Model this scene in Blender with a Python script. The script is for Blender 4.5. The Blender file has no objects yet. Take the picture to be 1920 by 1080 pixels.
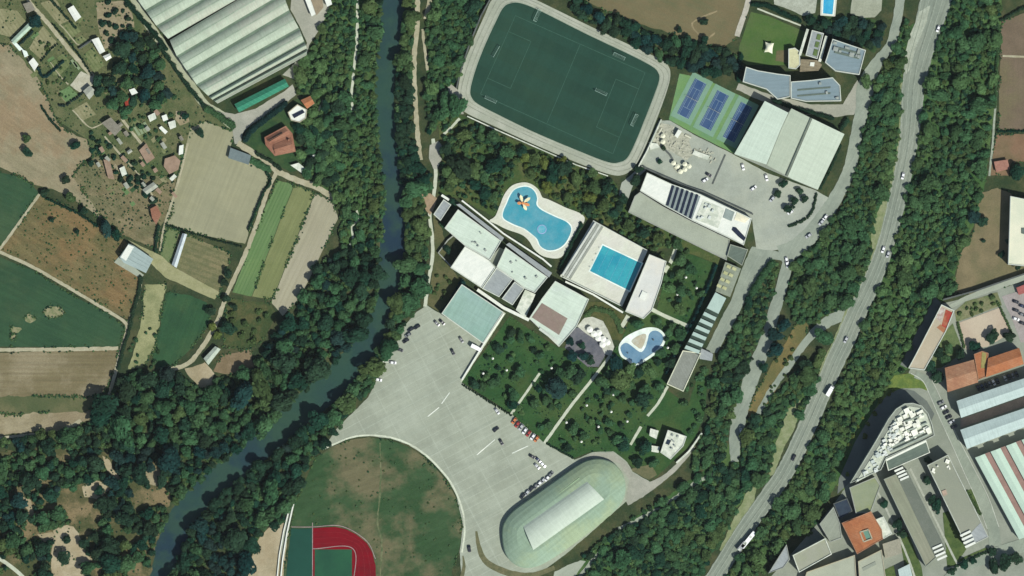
import bpy, bmesh, math, random
import numpy as np
from mathutils import Vector, noise as mnoise

# ------------------------------------------------------------------ scene, camera, light
SC = bpy.context.scene
COL = SC.collection
S = 0.32                      # metres per map unit (the plan is drawn on a 1920 x 1080 grid)
CAM_H = 5000.0
cam = bpy.data.cameras.new("survey_camera")
cam_ob = bpy.data.objects.new("survey_camera", cam)
COL.objects.link(cam_ob)
cam_ob.location = (0, 0, CAM_H)
cam.sensor_width = 36.0
cam.lens = 36.0 * CAM_H / (1920 * S)
cam.clip_start = 100.0
cam.clip_end = 30000.0
SC.camera = cam_ob

SUN_EL, SUN_AZ = math.radians(50), math.radians(135)      # azimuth from north, clockwise
world = bpy.data.worlds.new("World")
SC.world = world
world.use_nodes = True
wn = world.node_tree
bg = wn.nodes["Background"]
sky = wn.nodes.new("ShaderNodeTexSky")
sky.sky_type = 'NISHITA'
sky.sun_disc = False
sky.sun_elevation = SUN_EL
sky.sun_rotation = SUN_AZ
wn.links.new(sky.outputs[0], bg.inputs[0])
bg.inputs[1].default_value = 0.09
sun = bpy.data.lights.new("sun", 'SUN')
sun.energy = 4.85
sun.angle = math.radians(0.5)
sun.color = (1.0, 0.985, 0.92)
sun_ob = bpy.data.objects.new("sun", sun)
COL.objects.link(sun_ob)
sun_ob.location = (400, -400, 600)
d_sun = Vector((math.sin(SUN_AZ) * math.cos(SUN_EL), math.cos(SUN_AZ) * math.cos(SUN_EL), math.sin(SUN_EL)))
sun_ob.rotation_euler = d_sun.to_track_quat('Z', 'Y').to_euler()
SC.view_settings.view_transform = 'Standard'
SC.view_settings.look = 'None'
SC.view_settings.exposure = 0.03
SC.view_settings.gamma = 1.0
SC.view_settings.use_curve_mapping = False
SC.cycles.max_bounces = 4
SC.cycles.diffuse_bounces = 2

# ------------------------------------------------------------------ helpers
R = random.Random(7)
LIT = 1.2                     # what a white sunlit surface receives: seen colour / LIT = base colour

def lin(c):
    c /= 255.0
    return c / 12.92 if c <= 0.04045 else ((c + 0.055) / 1.055) ** 2.4

def A(c):
    k = (0.90, 0.965, 0.92) if max(c) < 225 else (0.96, 0.97, 0.92)
    return tuple(min(0.86, lin(v) * q / LIT) for v, q in zip(c, k)) + (1.0,)

def W(p, z=0.0):
    return Vector(((p[0] - 960) * S, (540 - p[1]) * S, z))

def tag(o, label=None, cat=None, kind=None, group=None):
    if label: o["label"] = label
    if cat: o["category"] = cat
    if kind: o["kind"] = kind
    if group: o["group"] = group
    return o

def empty(name, label, cat, loc, rz=0.0, group=None):
    o = bpy.data.objects.new(name, None)
    COL.objects.link(o)
    o.location = loc
    o.rotation_euler = (0, 0, rz)
    o.empty_display_size = 1.0
    return tag(o, label, cat, None, group)

def link(name, me, mat, parent=None, loc=None):
    o = bpy.data.objects.new(name, me)
    COL.objects.link(o)
    if mat is not None and not me.materials:
        me.materials.append(mat)
    if parent is not None: o.parent = parent
    if loc is not None: o.location = loc
    return o

class MB:
    def __init__(s):
        s.v, s.f = [], []
    def poly(s, pts):
        n = len(s.v)
        s.v += [tuple(p) for p in pts]
        s.f.append(tuple(range(n, n + len(pts))))
        return s
    def prism(s, pts, z0, z1, bottom=False, sides=True):
        if area(pts) < 0: pts = pts[::-1]
        n, k = len(s.v), len(pts)
        s.v += [(p[0], p[1], z0) for p in pts] + [(p[0], p[1], z1) for p in pts]
        if sides:
            for i in range(k):
                j = (i + 1) % k
                s.f.append((n + i, n + j, n + k + j, n + k + i))
        s.f.append(tuple(range(n + k, n + 2 * k)))
        if bottom: s.f.append(tuple(range(n + k - 1, n - 1, -1)))
        return s
    def walls(s, pts, z0, z1):
        if area(pts) < 0: pts = pts[::-1]
        n, k = len(s.v), len(pts)
        s.v += [(p[0], p[1], z0) for p in pts] + [(p[0], p[1], z1) for p in pts]
        for i in range(k):
            j = (i + 1) % k
            s.f.append((n + i, n + j, n + k + j, n + k + i))
        return s
    def bar(s, a, b, w, z0, z1):
        """a box along a-b, w wide"""
        d = Vector((b[0] - a[0], b[1] - a[1])); L = d.length or 1e-6
        q = Vector((-d.y, d.x)) / L * w / 2
        return s.prism([(a[0] + q.x, a[1] + q.y), (a[0] - q.x, a[1] - q.y), (b[0] - q.x, b[1] - q.y), (b[0] + q.x, b[1] + q.y)], z0, z1, True)
    def box(s, c, sx, sy, z0, z1, rz=0.0):
        ca, sa = math.cos(rz), math.sin(rz)
        return s.prism([(c[0] + ca * x - sa * y, c[1] + sa * x + ca * y) for x, y in ((-sx/2, -sy/2), (sx/2, -sy/2), (sx/2, sy/2), (-sx/2, sy/2))], z0, z1, True)
    def tube(s, a, b, r0, r1, n=8, cap=True):
        a, b = Vector(a), Vector(b)
        d = (b - a).normalized()
        u = d.cross(Vector((0, 0, 1)) if abs(d.z) < .9 else Vector((1, 0, 0))).normalized(); w = d.cross(u)
        k = len(s.v)
        for c, r in ((a, r0), (b, r1)):
            for i in range(n):
                t = 2 * math.pi * i / n
                s.v.append(tuple(c + (u * math.cos(t) + w * math.sin(t)) * r))
        for i in range(n):
            j = (i + 1) % n
            s.f.append((k + i, k + j, k + n + j, k + n + i))
        if cap:
            s.f.append(tuple(range(k + n, k + 2 * n))); s.f.append(tuple(range(k + n - 1, k - 1, -1)))
        return s
    def mesh(s, name, tri=True, smooth=False):
        me = bpy.data.meshes.new(name)
        me.from_pydata(s.v, [], s.f)
        bm = bmesh.new(); bm.from_mesh(me)
        if tri:
            big = [f for f in bm.faces if len(f.verts) > 4]
            if big: bmesh.ops.triangulate(bm, faces=big)
        bmesh.ops.recalc_face_normals(bm, faces=bm.faces) if smooth else None
        bm.to_mesh(me); bm.free()
        if smooth:
            for p in me.polygons: p.use_smooth = True
        me.update()
        return me
    def build(s, name, mat, parent=None, loc=None, smooth=False):
        return link(name, s.mesh(name, True, smooth), mat, parent, loc)

def area(p):
    return sum(p[i][0] * p[(i + 1) % len(p)][1] - p[(i + 1) % len(p)][0] * p[i][1] for i in range(len(p))) / 2

def centroid(p):
    return (sum(q[0] for q in p) / len(p), sum(q[1] for q in p) / len(p))

def inside(x, y, poly):
    c = False; j = len(poly) - 1
    for i in range(len(poly)):
        xi, yi = poly[i]; xj, yj = poly[j]
        if (yi > y) != (yj > y) and x < (xj - xi) * (y - yi) / (yj - yi) + xi: c = not c
        j = i
    return c

def roughen(pts, amp, step=5.0):
    """subdivide a plan outline and let it waver a little, as field edges do"""
    out = []
    for i in range(len(pts)):
        a, b = Vector(pts[i]), Vector(pts[(i + 1) % len(pts)])
        n = max(1, int((b - a).length / step))
        for k in range(n):
            p = a.lerp(b, k / n)
            q = mnoise.noise_vector(Vector((p.x * 0.07, p.y * 0.07, 3.1))) * amp * 1.2 + mnoise.noise_vector(Vector((p.x * .3, p.y * .3, 9.0))) * amp * .6
            out.append((p.x + q.x, p.y + q.y))
    return out

def smooth_line(pts, step=6.0):
    """Catmull-Rom through (x, y[, w]) points"""
    P = [tuple(map(float, p)) for p in pts]
    P = [tuple(2 * a - b for a, b in zip(P[0], P[1]))] + P + [tuple(2 * a - b for a, b in zip(P[-1], P[-2]))]
    out = []
    for i in range(1, len(P) - 2):
        p0, p1, p2, p3 = P[i - 1:i + 3]
        n = max(2, int(math.dist(p1[:2], p2[:2]) / step))
        for k in range(n):
            t = k / n
            out.append(tuple(0.5 * (2 * b + (c - a) * t + (2 * a - 5 * b + 4 * c - d) * t * t + (3 * b - a - 3 * c + d) * t ** 3) for a, b, c, d in zip(p0, p1, p2, p3)))
    out.append(P[-2])
    return out

def closed_curve(pts, step=4.0):
    P = list(pts); n = len(P); out = []
    for i in range(n):
        p0, p1, p2, p3 = P[i - 1], P[i], P[(i + 1) % n], P[(i + 2) % n]
        m = max(2, int(math.dist(p1, p2) / step))
        for k in range(m):
            t = k / m
            out.append(tuple(0.5 * (2 * b + (c - a) * t + (2 * a - 5 * b + 4 * c - d) * t * t + (3 * b - a - 3 * c + d) * t ** 3) for a, b, c, d in zip(p0, p1, p2, p3)))
    return out

def ribbon_outline(pts, w=None):
    L, Rr = [], []
    for i, p in enumerate(pts):
        a = pts[max(0, i - 1)]; b = pts[min(len(pts) - 1, i + 1)]
        dx, dy = b[0] - a[0], b[1] - a[1]; l = math.hypot(dx, dy) or 1e-6
        h = (p[2] if w is None else w) / 2
        L.append((p[0] - dy / l * h, p[1] + dx / l * h)); Rr.append((p[0] + dy / l * h, p[1] - dx / l * h))
    return L, Rr

# ------------------------------------------------------------------ materials
MATS = {}
def nt(name):
    m = bpy.data.materials.new(name); m.use_nodes = True
    t = m.node_tree
    return m, t, t.nodes["Principled BSDF"]

def M(name, c1, c2=None, scale=0.15, c3=None, scale3=0.03, amt3=0.8, rough=0.9, fine=0.18, stripe=None, spec=0.1, bump=0.0, sharp=0.16, streak=None):
    """mottled surface: c1/c2 blotches at `scale`, wide patches of c3, fine grain, optional stripes (angle, period m, colour, share, strength)"""
    if name in MATS: return MATS[name]
    m, t, b = nt(name)
    N, Lk = t.nodes.new, t.links.new
    if c2 is None: c2 = tuple(min(255, v * 1.12 + 3) for v in c1)
    tc = N("ShaderNodeTexCoord")
    co = tc.outputs["Object"]
    def nz(sc, det=6.0, ro=.6):
        n = N("ShaderNodeTexNoise"); n.inputs["Scale"].default_value = sc; n.inputs["Detail"].default_value = det
        n.inputs["Roughness"].default_value = ro; Lk(co, n.inputs["Vector"]); return n.outputs["Fac"]
    def rng(v, lo, hi, a=0., z=1.):
        r = N("ShaderNodeMapRange"); r.interpolation_type = 'SMOOTHSTEP'
        r.inputs[1].default_value = lo; r.inputs[2].default_value = hi; r.inputs[3].default_value = a; r.inputs[4].default_value = z
        Lk(v, r.inputs[0]); return r.outputs[0]
    def mix(f, a, z, mode='MIX'):
        x = N("ShaderNodeMix"); x.data_type = 'RGBA'; x.blend_type = mode
        for sck, v in ((x.inputs[0], f), (x.inputs[6], a), (x.inputs[7], z)):
            if hasattr(v, "is_linked"): Lk(v, sck)
            else: sck.default_value = v
        return x.outputs[2]
    col = mix(rng(nz(scale), .5 - sharp, .5 + sharp), A(c1), A(c2))
    if c3 is not None:
        col = mix(rng(nz(scale3, 5, .65), .44, .62, 0., amt3), col, A(c3))
    if stripe:
        for (ang, per, sc, share, stg) in (stripe if isinstance(stripe, list) else [stripe]):
            ang = math.radians(ang)
            dt = N("ShaderNodeVectorMath"); dt.operation = 'DOT_PRODUCT'
            Lk(co, dt.inputs[0]); dt.inputs[1].default_value = (math.cos(ang) / per, math.sin(ang) / per, 0)
            fr = N("ShaderNodeMath"); fr.operation = 'FRACT'; Lk(dt.outputs["Value"], fr.inputs[0])
            ls = N("ShaderNodeMath"); ls.operation = 'LESS_THAN'; Lk(fr.outputs[0], ls.inputs[0]); ls.inputs[1].default_value = share
            mu = N("ShaderNodeMath"); mu.operation = 'MULTIPLY'; Lk(ls.outputs[0], mu.inputs[0])
            Lk(rng(nz(0.4, 3), .3, .6, stg * .4, stg), mu.inputs[1])
            col = mix(mu.outputs[0], col, A(sc))
    if streak:
        for (ang, amt, ln, wd) in (streak if isinstance(streak, list) else [streak]):      # direction of the streaks, strength, length and width in metres
            ang = math.radians(ang)
            dts = []
            for vx, vy, k in ((math.cos(ang), math.sin(ang), ln), (-math.sin(ang), math.cos(ang), wd)):
                dt = N("ShaderNodeVectorMath"); dt.operation = 'DOT_PRODUCT'; Lk(co, dt.inputs[0]); dt.inputs[1].default_value = (vx / k, vy / k, 0); dts.append(dt)
            cx = N("ShaderNodeCombineXYZ"); Lk(dts[0].outputs["Value"], cx.inputs[0]); Lk(dts[1].outputs["Value"], cx.inputs[1])
            n = N("ShaderNodeTexNoise"); n.inputs["Scale"].default_value = 1; n.inputs["Detail"].default_value = 5; n.inputs["Roughness"].default_value = .65
            Lk(cx.outputs[0], n.inputs["Vector"])
            col = mix(1.0, col, rng(n.outputs["Fac"], .3, .7, 1 - amt, 1 + amt * .6), 'MULTIPLY')
    if fine:
        col = mix(1.0, col, rng(nz(1.1, 8, .75), .25, .75, 1 - fine, 1 + fine), 'MULTIPLY')
    Lk(col, b.inputs["Base Color"])
    b.inputs["Roughness"].default_value = rough
    b.inputs["Specular IOR Level"].default_value = spec
    if bump:
        bp = N("ShaderNodeBump"); bp.inputs["Strength"].default_value = bump; bp.inputs["Distance"].default_value = .6
        Lk(nz(.9, 6, .7), bp.inputs["Height"]); Lk(bp.outputs[0], b.inputs["Normal"])
    MATS[name] = m
    return m

def water_mat(name, c1, c2, scale, rough=.08, bump=.15, spec=.5, c3=None):
    m = M(name, c1, c2, scale, c3, .03, .7, rough=rough, fine=.1, spec=spec)
    t = m.node_tree; b = t.nodes["Principled BSDF"]
    n = t.nodes.new("ShaderNodeTexNoise"); n.inputs["Scale"].default_value = .9; n.inputs["Detail"].default_value = 4
    tc = t.nodes.new("ShaderNodeTexCoord"); t.links.new(tc.outputs["Object"], n.inputs["Vector"])
    bp = t.nodes.new("ShaderNodeBump"); bp.inputs["Strength"].default_value = bump; bp.inputs["Distance"].default_value = .3
    t.links.new(n.outputs["Fac"], bp.inputs["Height"]); t.links.new(bp.outputs[0], b.inputs["Normal"])
    return m

def paint_mat():
    m, t, b = nt("car paint")
    oi = t.nodes.new("ShaderNodeObjectInfo")
    t.links.new(oi.outputs["Color"], b.inputs["Base Color"])
    b.inputs["Roughness"].default_value = .35; b.inputs["Coat Weight"].default_value = .6
    return m
PAINT = paint_mat()

def leaf_mat():
    m, t, b = nt("leaves")
    oi = t.nodes.new("ShaderNodeObjectInfo")
    at = t.nodes.new("ShaderNodeAttribute"); at.attribute_name = "tone"
    x = t.nodes.new("ShaderNodeMix"); x.data_type = 'RGBA'; x.blend_type = 'MULTIPLY'; x.inputs[0].default_value = 1
    t.links.new(oi.outputs["Color"], x.inputs[6]); t.links.new(at.outputs["Color"], x.inputs[7])
    df, tl, ms = t.nodes.new("ShaderNodeBsdfDiffuse"), t.nodes.new("ShaderNodeBsdfTranslucent"), t.nodes.new("ShaderNodeMixShader")
    ms.inputs[0].default_value = .36
    for n in (df, tl): t.links.new(x.outputs[2], n.inputs["Color"])
    t.links.new(df.outputs[0], ms.inputs[1]); t.links.new(tl.outputs[0], ms.inputs[2])
    t.links.new(ms.outputs[0], t.nodes["Material Output"].inputs[0]); t.nodes.remove(b)
    return m
LEAF = leaf_mat()
BARK = M("bark", (95, 80, 62), (70, 60, 48), 2.0)

# ------------------------------------------------------------------ setting sheets
HARD = []                     # paved or built outlines where no weed may grow
EXCL = []                     # plan outlines where no wood tree may stand
Z = dict(field=0.06, patch=0.12, path=0.18, road=0.24, top=0.30, mark=0.36)

n_sheet = [0]
def level(z):
    """every sheet lies a few millimetres from the next, so that no two share a plane"""
    n_sheet[0] += 1
    return (Z[z] if isinstance(z, str) else z) + (n_sheet[0] % 24) * .0022

def sheet(name, pts, z, mat, label, cat, amp=0.0, excl=True, curve=False, kind='structure'):
    if curve: pts = closed_curve(pts)
    if amp: pts = roughen(pts, amp)
    if excl: EXCL.append(pts)
    if cat not in ("field", "lawn", "garden", "verge", "park", "clearing", "plot", "garden bed"): HARD.append(pts)
    zz = level(z)
    o = MB().poly([W(p, zz) for p in (pts if area(pts) < 0 else pts[::-1])]).build(name, mat)
    return tag(o, label, cat, kind)

def strip(name, pts, w, z, mat, label, cat, excl=True, amp=0.0, kind='structure'):
    pts = smooth_line(pts)
    L, Rr = ribbon_outline(pts, w)
    if amp:
        L = [(p[0] + R.uniform(-amp, amp), p[1] + R.uniform(-amp, amp)) for p in L]
        Rr = [(p[0] + R.uniform(-amp, amp), p[1] + R.uniform(-amp, amp)) for p in Rr]
    if excl: EXCL.append(L + Rr[::-1])
    if z is not None and cat not in ("verge", "river"): HARD.append(L + Rr[::-1])
    zz = level(z)
    mb = MB(); n = len(L)
    mb.v = [tuple(W(p, zz)) for p in L] + [tuple(W(p, zz)) for p in Rr]
    mb.f = [(i, i + 1, n + i + 1, n + i) for i in range(n - 1)]
    o = mb.build(name, mat)
    if o.data.polygons[0].normal.z < 0: o.data.flip_normals()
    return tag(o, label, cat, kind)

# ------------------------------------------------------------------ buildings
def grow(pts, d):
    """offset a closed outline outwards by d (metres)"""
    if area(pts) < 0: pts = pts[::-1]
    out = []; n = len(pts)
    for i in range(n):
        a, b, c = Vector(pts[i - 1][:2]), Vector(pts[i][:2]), Vector(pts[(i + 1) % n][:2])
        d1, d2 = (b - a).normalized(), (c - b).normalized()
        n1, n2 = Vector((d1.y, -d1.x)), Vector((d2.y, -d2.x))
        k = (n1 + n2); k = k / max(.4, 1 + n1.dot(n2))
        out.append((b.x + k.x * d, b.y + k.y * d))
    return out

def bld(name, label, cat, pts, h, roof, wall, parapet=0.0, over=0.25, group=None, pitch=None, pmat=None, excl=True, z0=0.0, curve=False):
    """a building: Empty > wall, roof (flat slab, or gable of given rise), parapet. returns (empty, local outline, h)"""
    if curve: pts = closed_curve(pts)
    if excl: EXCL.append(pts)
    HARD.append(pts)
    w = [W(p) for p in pts]; c = centroid(w)
    loc = [(p[0] - c[0], p[1] - c[1]) for p in w]
    e = empty(name, label, cat, (c[0], c[1], z0), group=group)
    MB().walls(loc, -0.2, h).build("wall", wall, e)
    if pitch is None:
        MB().prism(grow(loc, over if not parapet else 0.02), h - .02, h + .28, True).build("roof", roof, e)
        if parapet:
            o_, i_ = grow(loc, .06), grow(loc, -.45)
            mb = MB(); n = len(o_); z1, z2 = h + .29, h + .29 + parapet
            mb.v = [(x, y, z1) for x, y in o_] + [(x, y, z2) for x, y in o_] + [(x, y, z2) for x, y in i_] + [(x, y, z1) for x, y in i_]
            for i in range(n):
                j = (i + 1) % n
                for k in range(3): mb.f.append((k * n + i, k * n + j, (k + 1) * n + j, (k + 1) * n + i))
            mb.build("parapet", pmat or wall, e)
    else:
        gable(e, grow(loc, over), h, pitch, roof, wall)
    return e, loc, h

def gable(e, q, h, rise, roof, wall, name="roof"):
    """a two-slope roof on a quad; the ridge runs along the longer side"""
    q = [Vector((p[0], p[1], h)) for p in q]
    if (q[0] - q[1]).length < (q[1] - q[2]).length: q = q[1:] + q[:1]
    a, b, c, d = q
    r0, r1 = (a + d) / 2 + Vector((0, 0, rise)), (b + c) / 2 + Vector((0, 0, rise))
    t = Vector((0, 0, .22))
    mb = MB()
    for s1 in ((a, b, r1, r0), (c, d, r0, r1)):
        mb.poly(s1); mb.poly([p + t for p in s1])
        for i in range(4): mb.poly([s1[i], s1[(i + 1) % 4], s1[(i + 1) % 4] + t, s1[i] + t])
    o = mb.mesh(name)
    bm = bmesh.new(); bm.from_mesh(o); bmesh.ops.remove_doubles(bm, verts=bm.verts, dist=.001); bmesh.ops.recalc_face_normals(bm, faces=bm.faces); bm.to_mesh(o); bm.free()
    link(name, o, roof, e)
    g = MB(); k = .3
    MB().poly([d, a, r0]).build("gable_wall", wall, e)
    MB().poly([b, c, r1]).build("gable_wall", wall, e)

def on(e, p):
    """plan point in a building's own frame"""
    w = W(p); return (w.x - e.location.x, w.y - e.location.y)

def slab(e, name, pts, z0, z1, mat, label=None):
    o = MB().prism([on(e, p) for p in pts], z0, z1, True).build(name, mat, e)
    if label: o["label"] = label
    return o

def units(e, pts, h, n, mat, name="roof_unit", smin=.8, smax=2.4, seed=1, hh=(0.5, 1.4), ang=None):
    r = random.Random(seed)
    xs = [p[0] for p in pts]; ys = [p[1] for p in pts]; k = 0; tries = 0
    while k < n and tries < 400:
        tries += 1
        p = (r.uniform(min(xs), max(xs)), r.uniform(min(ys), max(ys)))
        if not inside(p[0], p[1], pts): continue
        c = on(e, p)
        MB().box(c, r.uniform(smin, smax), r.uniform(smin, smax), h, h + r.uniform(*hh), math.radians(ang if ang is not None else r.uniform(0, 90))).build(name, mat, e)
        k += 1

# ------------------------------------------------------------------ terrain and river
RIVER = smooth_line([(742, -900, 50), (742, -300, 50), (737, -10, 50), (735, 60, 50), (724, 120, 42), (720, 180, 40), (724, 250, 40), (732, 300, 42), (738, 360, 44), (738, 420, 46), (734, 480, 50),
                     (728, 540, 44), (714, 595, 46), (690, 645, 54), (644, 700, 58), (600, 740, 58), (556, 778, 54), (500, 828, 52), (440, 878, 56), (384, 922, 52), (350, 960, 54),
                     (322, 1010, 56), (298, 1080, 56), (260, 1300, 60), (200, 1900, 60)], 10)
def river_d(x, y, _p=np.array(RIVER)):
    d = np.hypot(_p[:, 0] - x, _p[:, 1] - y); i = int(d.argmin())
    return d[i] - _p[i, 2] / 2

def ground():
    xs = sorted(set([-12000, -6000, -2500, -1200, -600] + [x for x in range(-120, 2041, 6)] + [2600, 4000, 8000, 14000]))
    ys = sorted(set([-12000, -6000, -2500, -1200, -500] + [y for y in range(-120, 1201, 6)] + [1700, 3200, 7000, 13000]))
    rp = np.array(RIVER)
    X, Y = np.meshgrid(xs, ys)
    best = np.full(X.shape, 1e9)
    for p in rp:
        best = np.minimum(best, np.hypot(X - p[0], Y - p[1]) - p[2] / 2)
    t = np.clip((4 - best) / 12, 0, 1); t = t * t * (3 - 2 * t)
    zz = -3.0 * t
    verts = np.stack([(X - 960) * S, (540 - Y) * S, zz], -1).reshape(-1, 3)
    n, m = X.shape
    faces = [(i * m + j, (i + 1) * m + j, (i + 1) * m + j + 1, i * m + j + 1) for i in range(n - 1) for j in range(m - 1)]
    me = bpy.data.meshes.new("ground"); me.from_pydata(verts.tolist(), [], faces)
    for p in me.polygons: p.use_smooth = True
    o = link("ground", me, M("rough ground", (58, 72, 46), (84, 84, 58), .12, (46, 62, 42), .05, .7, fine=.3, bump=.5))
    tag(o, "rough grassy ground with dry patches under trees and fields", "ground", 'structure')
ground()
L_, R_ = ribbon_outline(RIVER); 
L_, R_ = ribbon_outline([(p[0], p[1], p[2] - 14) for p in RIVER])
EXCL.append([(p[0], p[1]) for p in L_] + [(p[0], p[1]) for p in R_[::-1]])
strip("river", [(p[0], p[1], p[2] + 8) for p in RIVER[::3]], None, -1.3, water_mat("river water", (52, 80, 70), (38, 57, 74), .012, rough=.3, bump=.25, spec=.12, c3=(58, 84, 68)),
      "dark blue green river winding between wooded banks", "river", excl=False)

# ------------------------------------------------------------------ ground materials
EARTH = M("bare earth", (158, 144, 118), (142, 132, 106), .08, (152, 124, 96), .035, .6, fine=.2, bump=.3, streak=(-35, .12, 14, 2.5))
EARTH2 = M("pale earth", (166, 152, 126), (148, 134, 106), .1, (140, 122, 98), .03, .6, bump=.3, streak=(10, .12, 14, 2.5))
BROWN = M("brown plough", (128, 116, 88), (116, 104, 76), .06, (156, 142, 116), .03, .85, stripe=(90, 2.6, (122, 104, 80), .5, .25), bump=.3, streak=(0, .16, 60, 2.2))
WEEDY = M("weedy fallow", (122, 108, 76), (104, 98, 66), .12, (144, 112, 78), .04, .6, fine=.25, bump=.4, streak=(-32, .2, 18, 2.5))
WEEDY2 = M("weedy patch", (140, 126, 98), (118, 108, 80), .14, (102, 104, 74), .05, .7, fine=.25, bump=.4, streak=(-40, .2, 10, 2))
GREEN = M("green crop", (58, 86, 60), (50, 78, 56), .05, (74, 92, 64), .02, .7, fine=.14, bump=.2, streak=(-25, .12, 50, 2.2))
GREEN2 = M("bright green crop", (54, 87, 58), (48, 78, 54), .08, (72, 96, 62), .03, .6, fine=.16, bump=.2, streak=(70, .12, 40, 2))
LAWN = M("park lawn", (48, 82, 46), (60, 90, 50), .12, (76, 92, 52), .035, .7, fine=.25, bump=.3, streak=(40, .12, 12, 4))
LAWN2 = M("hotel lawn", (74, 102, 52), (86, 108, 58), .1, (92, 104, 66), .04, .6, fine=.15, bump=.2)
DRYLAWN = M("worn lawn", (64, 88, 58), (54, 80, 50), .06, (116, 108, 82), .028, .95, fine=.15, bump=.2, streak=(20, .14, 14, 3))
SCRUB = M("scrub ground", (70, 82, 50), (92, 90, 58), .2, (54, 74, 44), .06, .7, fine=.35, bump=.5)
TAN = M("tan stubble", (164, 158, 130), (155, 150, 124), .04, (152, 146, 116), .016, .7, stripe=(158, 3.0, (158, 152, 124), .5, .3), fine=.08, streak=[(68, .09, 70, 1.8), (-20, .05, 40, 5)])
STRIPG = M("green strip crop", (102, 127, 82), (110, 132, 88), .05, (118, 140, 88), .02, .7, stripe=(155, 2.0, (84, 116, 66), .4, .5), fine=.1, streak=(65, .14, 60, 1.4))
STRIPO = M("olive strip crop", (134, 136, 94), (124, 128, 86), .05, (116, 124, 78), .02, .6, stripe=(155, 2.4, (120, 122, 80), .4, .5), fine=.1, streak=(65, .14, 60, 1.6))
STRIPT = M("sandy strip", (172, 163, 140), (162, 153, 130), .04, (178, 168, 148), .02, .6, stripe=(155, 3.2, (160, 150, 126), .4, .35), fine=.08, streak=(65, .1, 70, 2))
TRACKM = M("dirt track", (186, 176, 152), (172, 162, 136), .25, (160, 150, 122), .08, .5, fine=.15)
CONC = M("concrete", (176, 178, 164), (166, 169, 154), .05, (158, 161, 147), .02, .6, fine=.07, streak=(38, .06, 20, 3))
CONC2 = M("pinkish paving", (178, 172, 160), (164, 160, 148), .12, (152, 150, 138), .05, .6, fine=.12)
ASPH = M("road asphalt", (152, 157, 144), (140, 146, 134), .1, (164, 168, 154), .03, .6, fine=.1, streak=(62, .08, 40, 1.2))
ASPH2 = M("dark asphalt", (104, 108, 102), (90, 94, 88), .1, (118, 120, 112), .04, .5, fine=.1)
HWY = M("highway asphalt", (146, 151, 138), (134, 140, 128), .08, (158, 160, 146), .03, .6, fine=.1, streak=(66, .12, 80, .9))
WHITE = M("white paint", (222, 224, 214), fine=.08)
PALELINE = M("pale path", (206, 206, 188), (192, 192, 172), .3, fine=.1)
PARK = M("parking surface", (174, 176, 161), (166, 168, 152), .07, (156, 158, 143), .03, .8, stripe=[(-62, 5.5, (190, 193, 178), .07, .5), (28, 17, (186, 189, 174), .04, .4), (-62, 16, (156, 160, 146), .12, .35)], fine=.06, streak=[(28, .06, 40, 1.6), (-62, .05, 25, 3)])
YARD = M("gravel yard", (186, 186, 172), (168, 168, 154), .35, (150, 150, 136), .1, .5, fine=.2)
SAND = M("sand yard", (186, 170, 144), (170, 152, 124), .12, (150, 136, 108), .05, .6, fine=.15)
SHADEPAVE = M("tree shade paving", (112, 110, 118), (98, 98, 108), .25, (128, 122, 126), .08, .6, fine=.15, streak=(30,.15,5,1.5))  # the dark mauve grey carries tree shade painted into the paving
TEAL = M("teal court", (150, 176, 162), (158, 180, 172), .06, (140, 172, 160), .025, .6, fine=.06, streak=(30,.08,20,1))
RUNRED = M("red track", (134, 14, 30), (122, 18, 30), .1, (108, 26, 36), .03, .6, fine=.06, streak=(0,.08,20,1.2))
COURTG = M("dark green court", (36, 78, 66), (32, 70, 60), .06, fine=.05)
COURTG2 = M("green court", (46, 92, 66), (40, 80, 62), .06, fine=.05)
PITCH = M("pitch turf", (44, 72, 60), (40, 68, 57), .03, (51, 77, 61), .012, .6, stripe=[(64, 16, (46, 78, 66), .5, .5)], fine=.08, streak=(64, .08, 60, 5))
ORCH = M("allotment soil", (126, 120, 88), (108, 108, 78), .2, (142, 128, 96), .06, .7, stripe=(70, 3.4, (104, 104, 72), .4, .7), fine=.25, bump=.4)
ALLOT = M("allotment ground", (112, 110, 78), (92, 98, 66), .16, (76, 92, 58), .05, .8, fine=.3, bump=.4)
PLOT_TAN = M("dry plot", (156, 148, 116), (142, 136, 104), .2, (128, 126, 92), .07, .6, stripe=(35, 2.2, (128, 122, 90), .4, .6), fine=.15)
PLOT_OLV = M("olive plot", (130, 132, 94), (114, 120, 82), .2, (98, 112, 70), .07, .6, stripe=(35, 2.0, (96, 106, 66), .4, .7), fine=.2)
PLOT_GRN = M("green plot", (112, 136, 92), (96, 122, 78), .2, fine=.2)

# ------------------------------------------------------------------ west fields
F = lambda n, pts, z, m, lab, amp=2.0, cat="field", **k: sheet(n, pts, z, m, lab, cat, amp, **k)
F("field", [(-40, -40), (240, -40), (300, 60), (345, 140), (392, 212), (442, 240), (352, 266), (330, 330), (270, 332), (230, 302), (175, 290), (165, 262), (108, 226), (80, 160), (50, 122), (18, 84), (-40, 70)], .04, ALLOT,
  "patchwork of small allotment gardens on dry olive ground", 0, excl=False)
F("field", [(-40, 70), (18, 84), (50, 122), (78, 158), (106, 226), (126, 246), (162, 262), (176, 288), (155, 302), (135, 330), (160, 360), (206, 405), (190, 410), (165, 392), (125, 366), (90, 352), (60, 345), (30, 326), (-40, 300)], 'field', EARTH,
  "bare tan earth with a few lone trees beside the allotments", 2)
F("field", [(-40, 312), (28, 330), (60, 346), (73, 362), (0, 464), (-40, 470)], 'field', GREEN, "green field tucked under the bare tan earth", 1)
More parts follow.
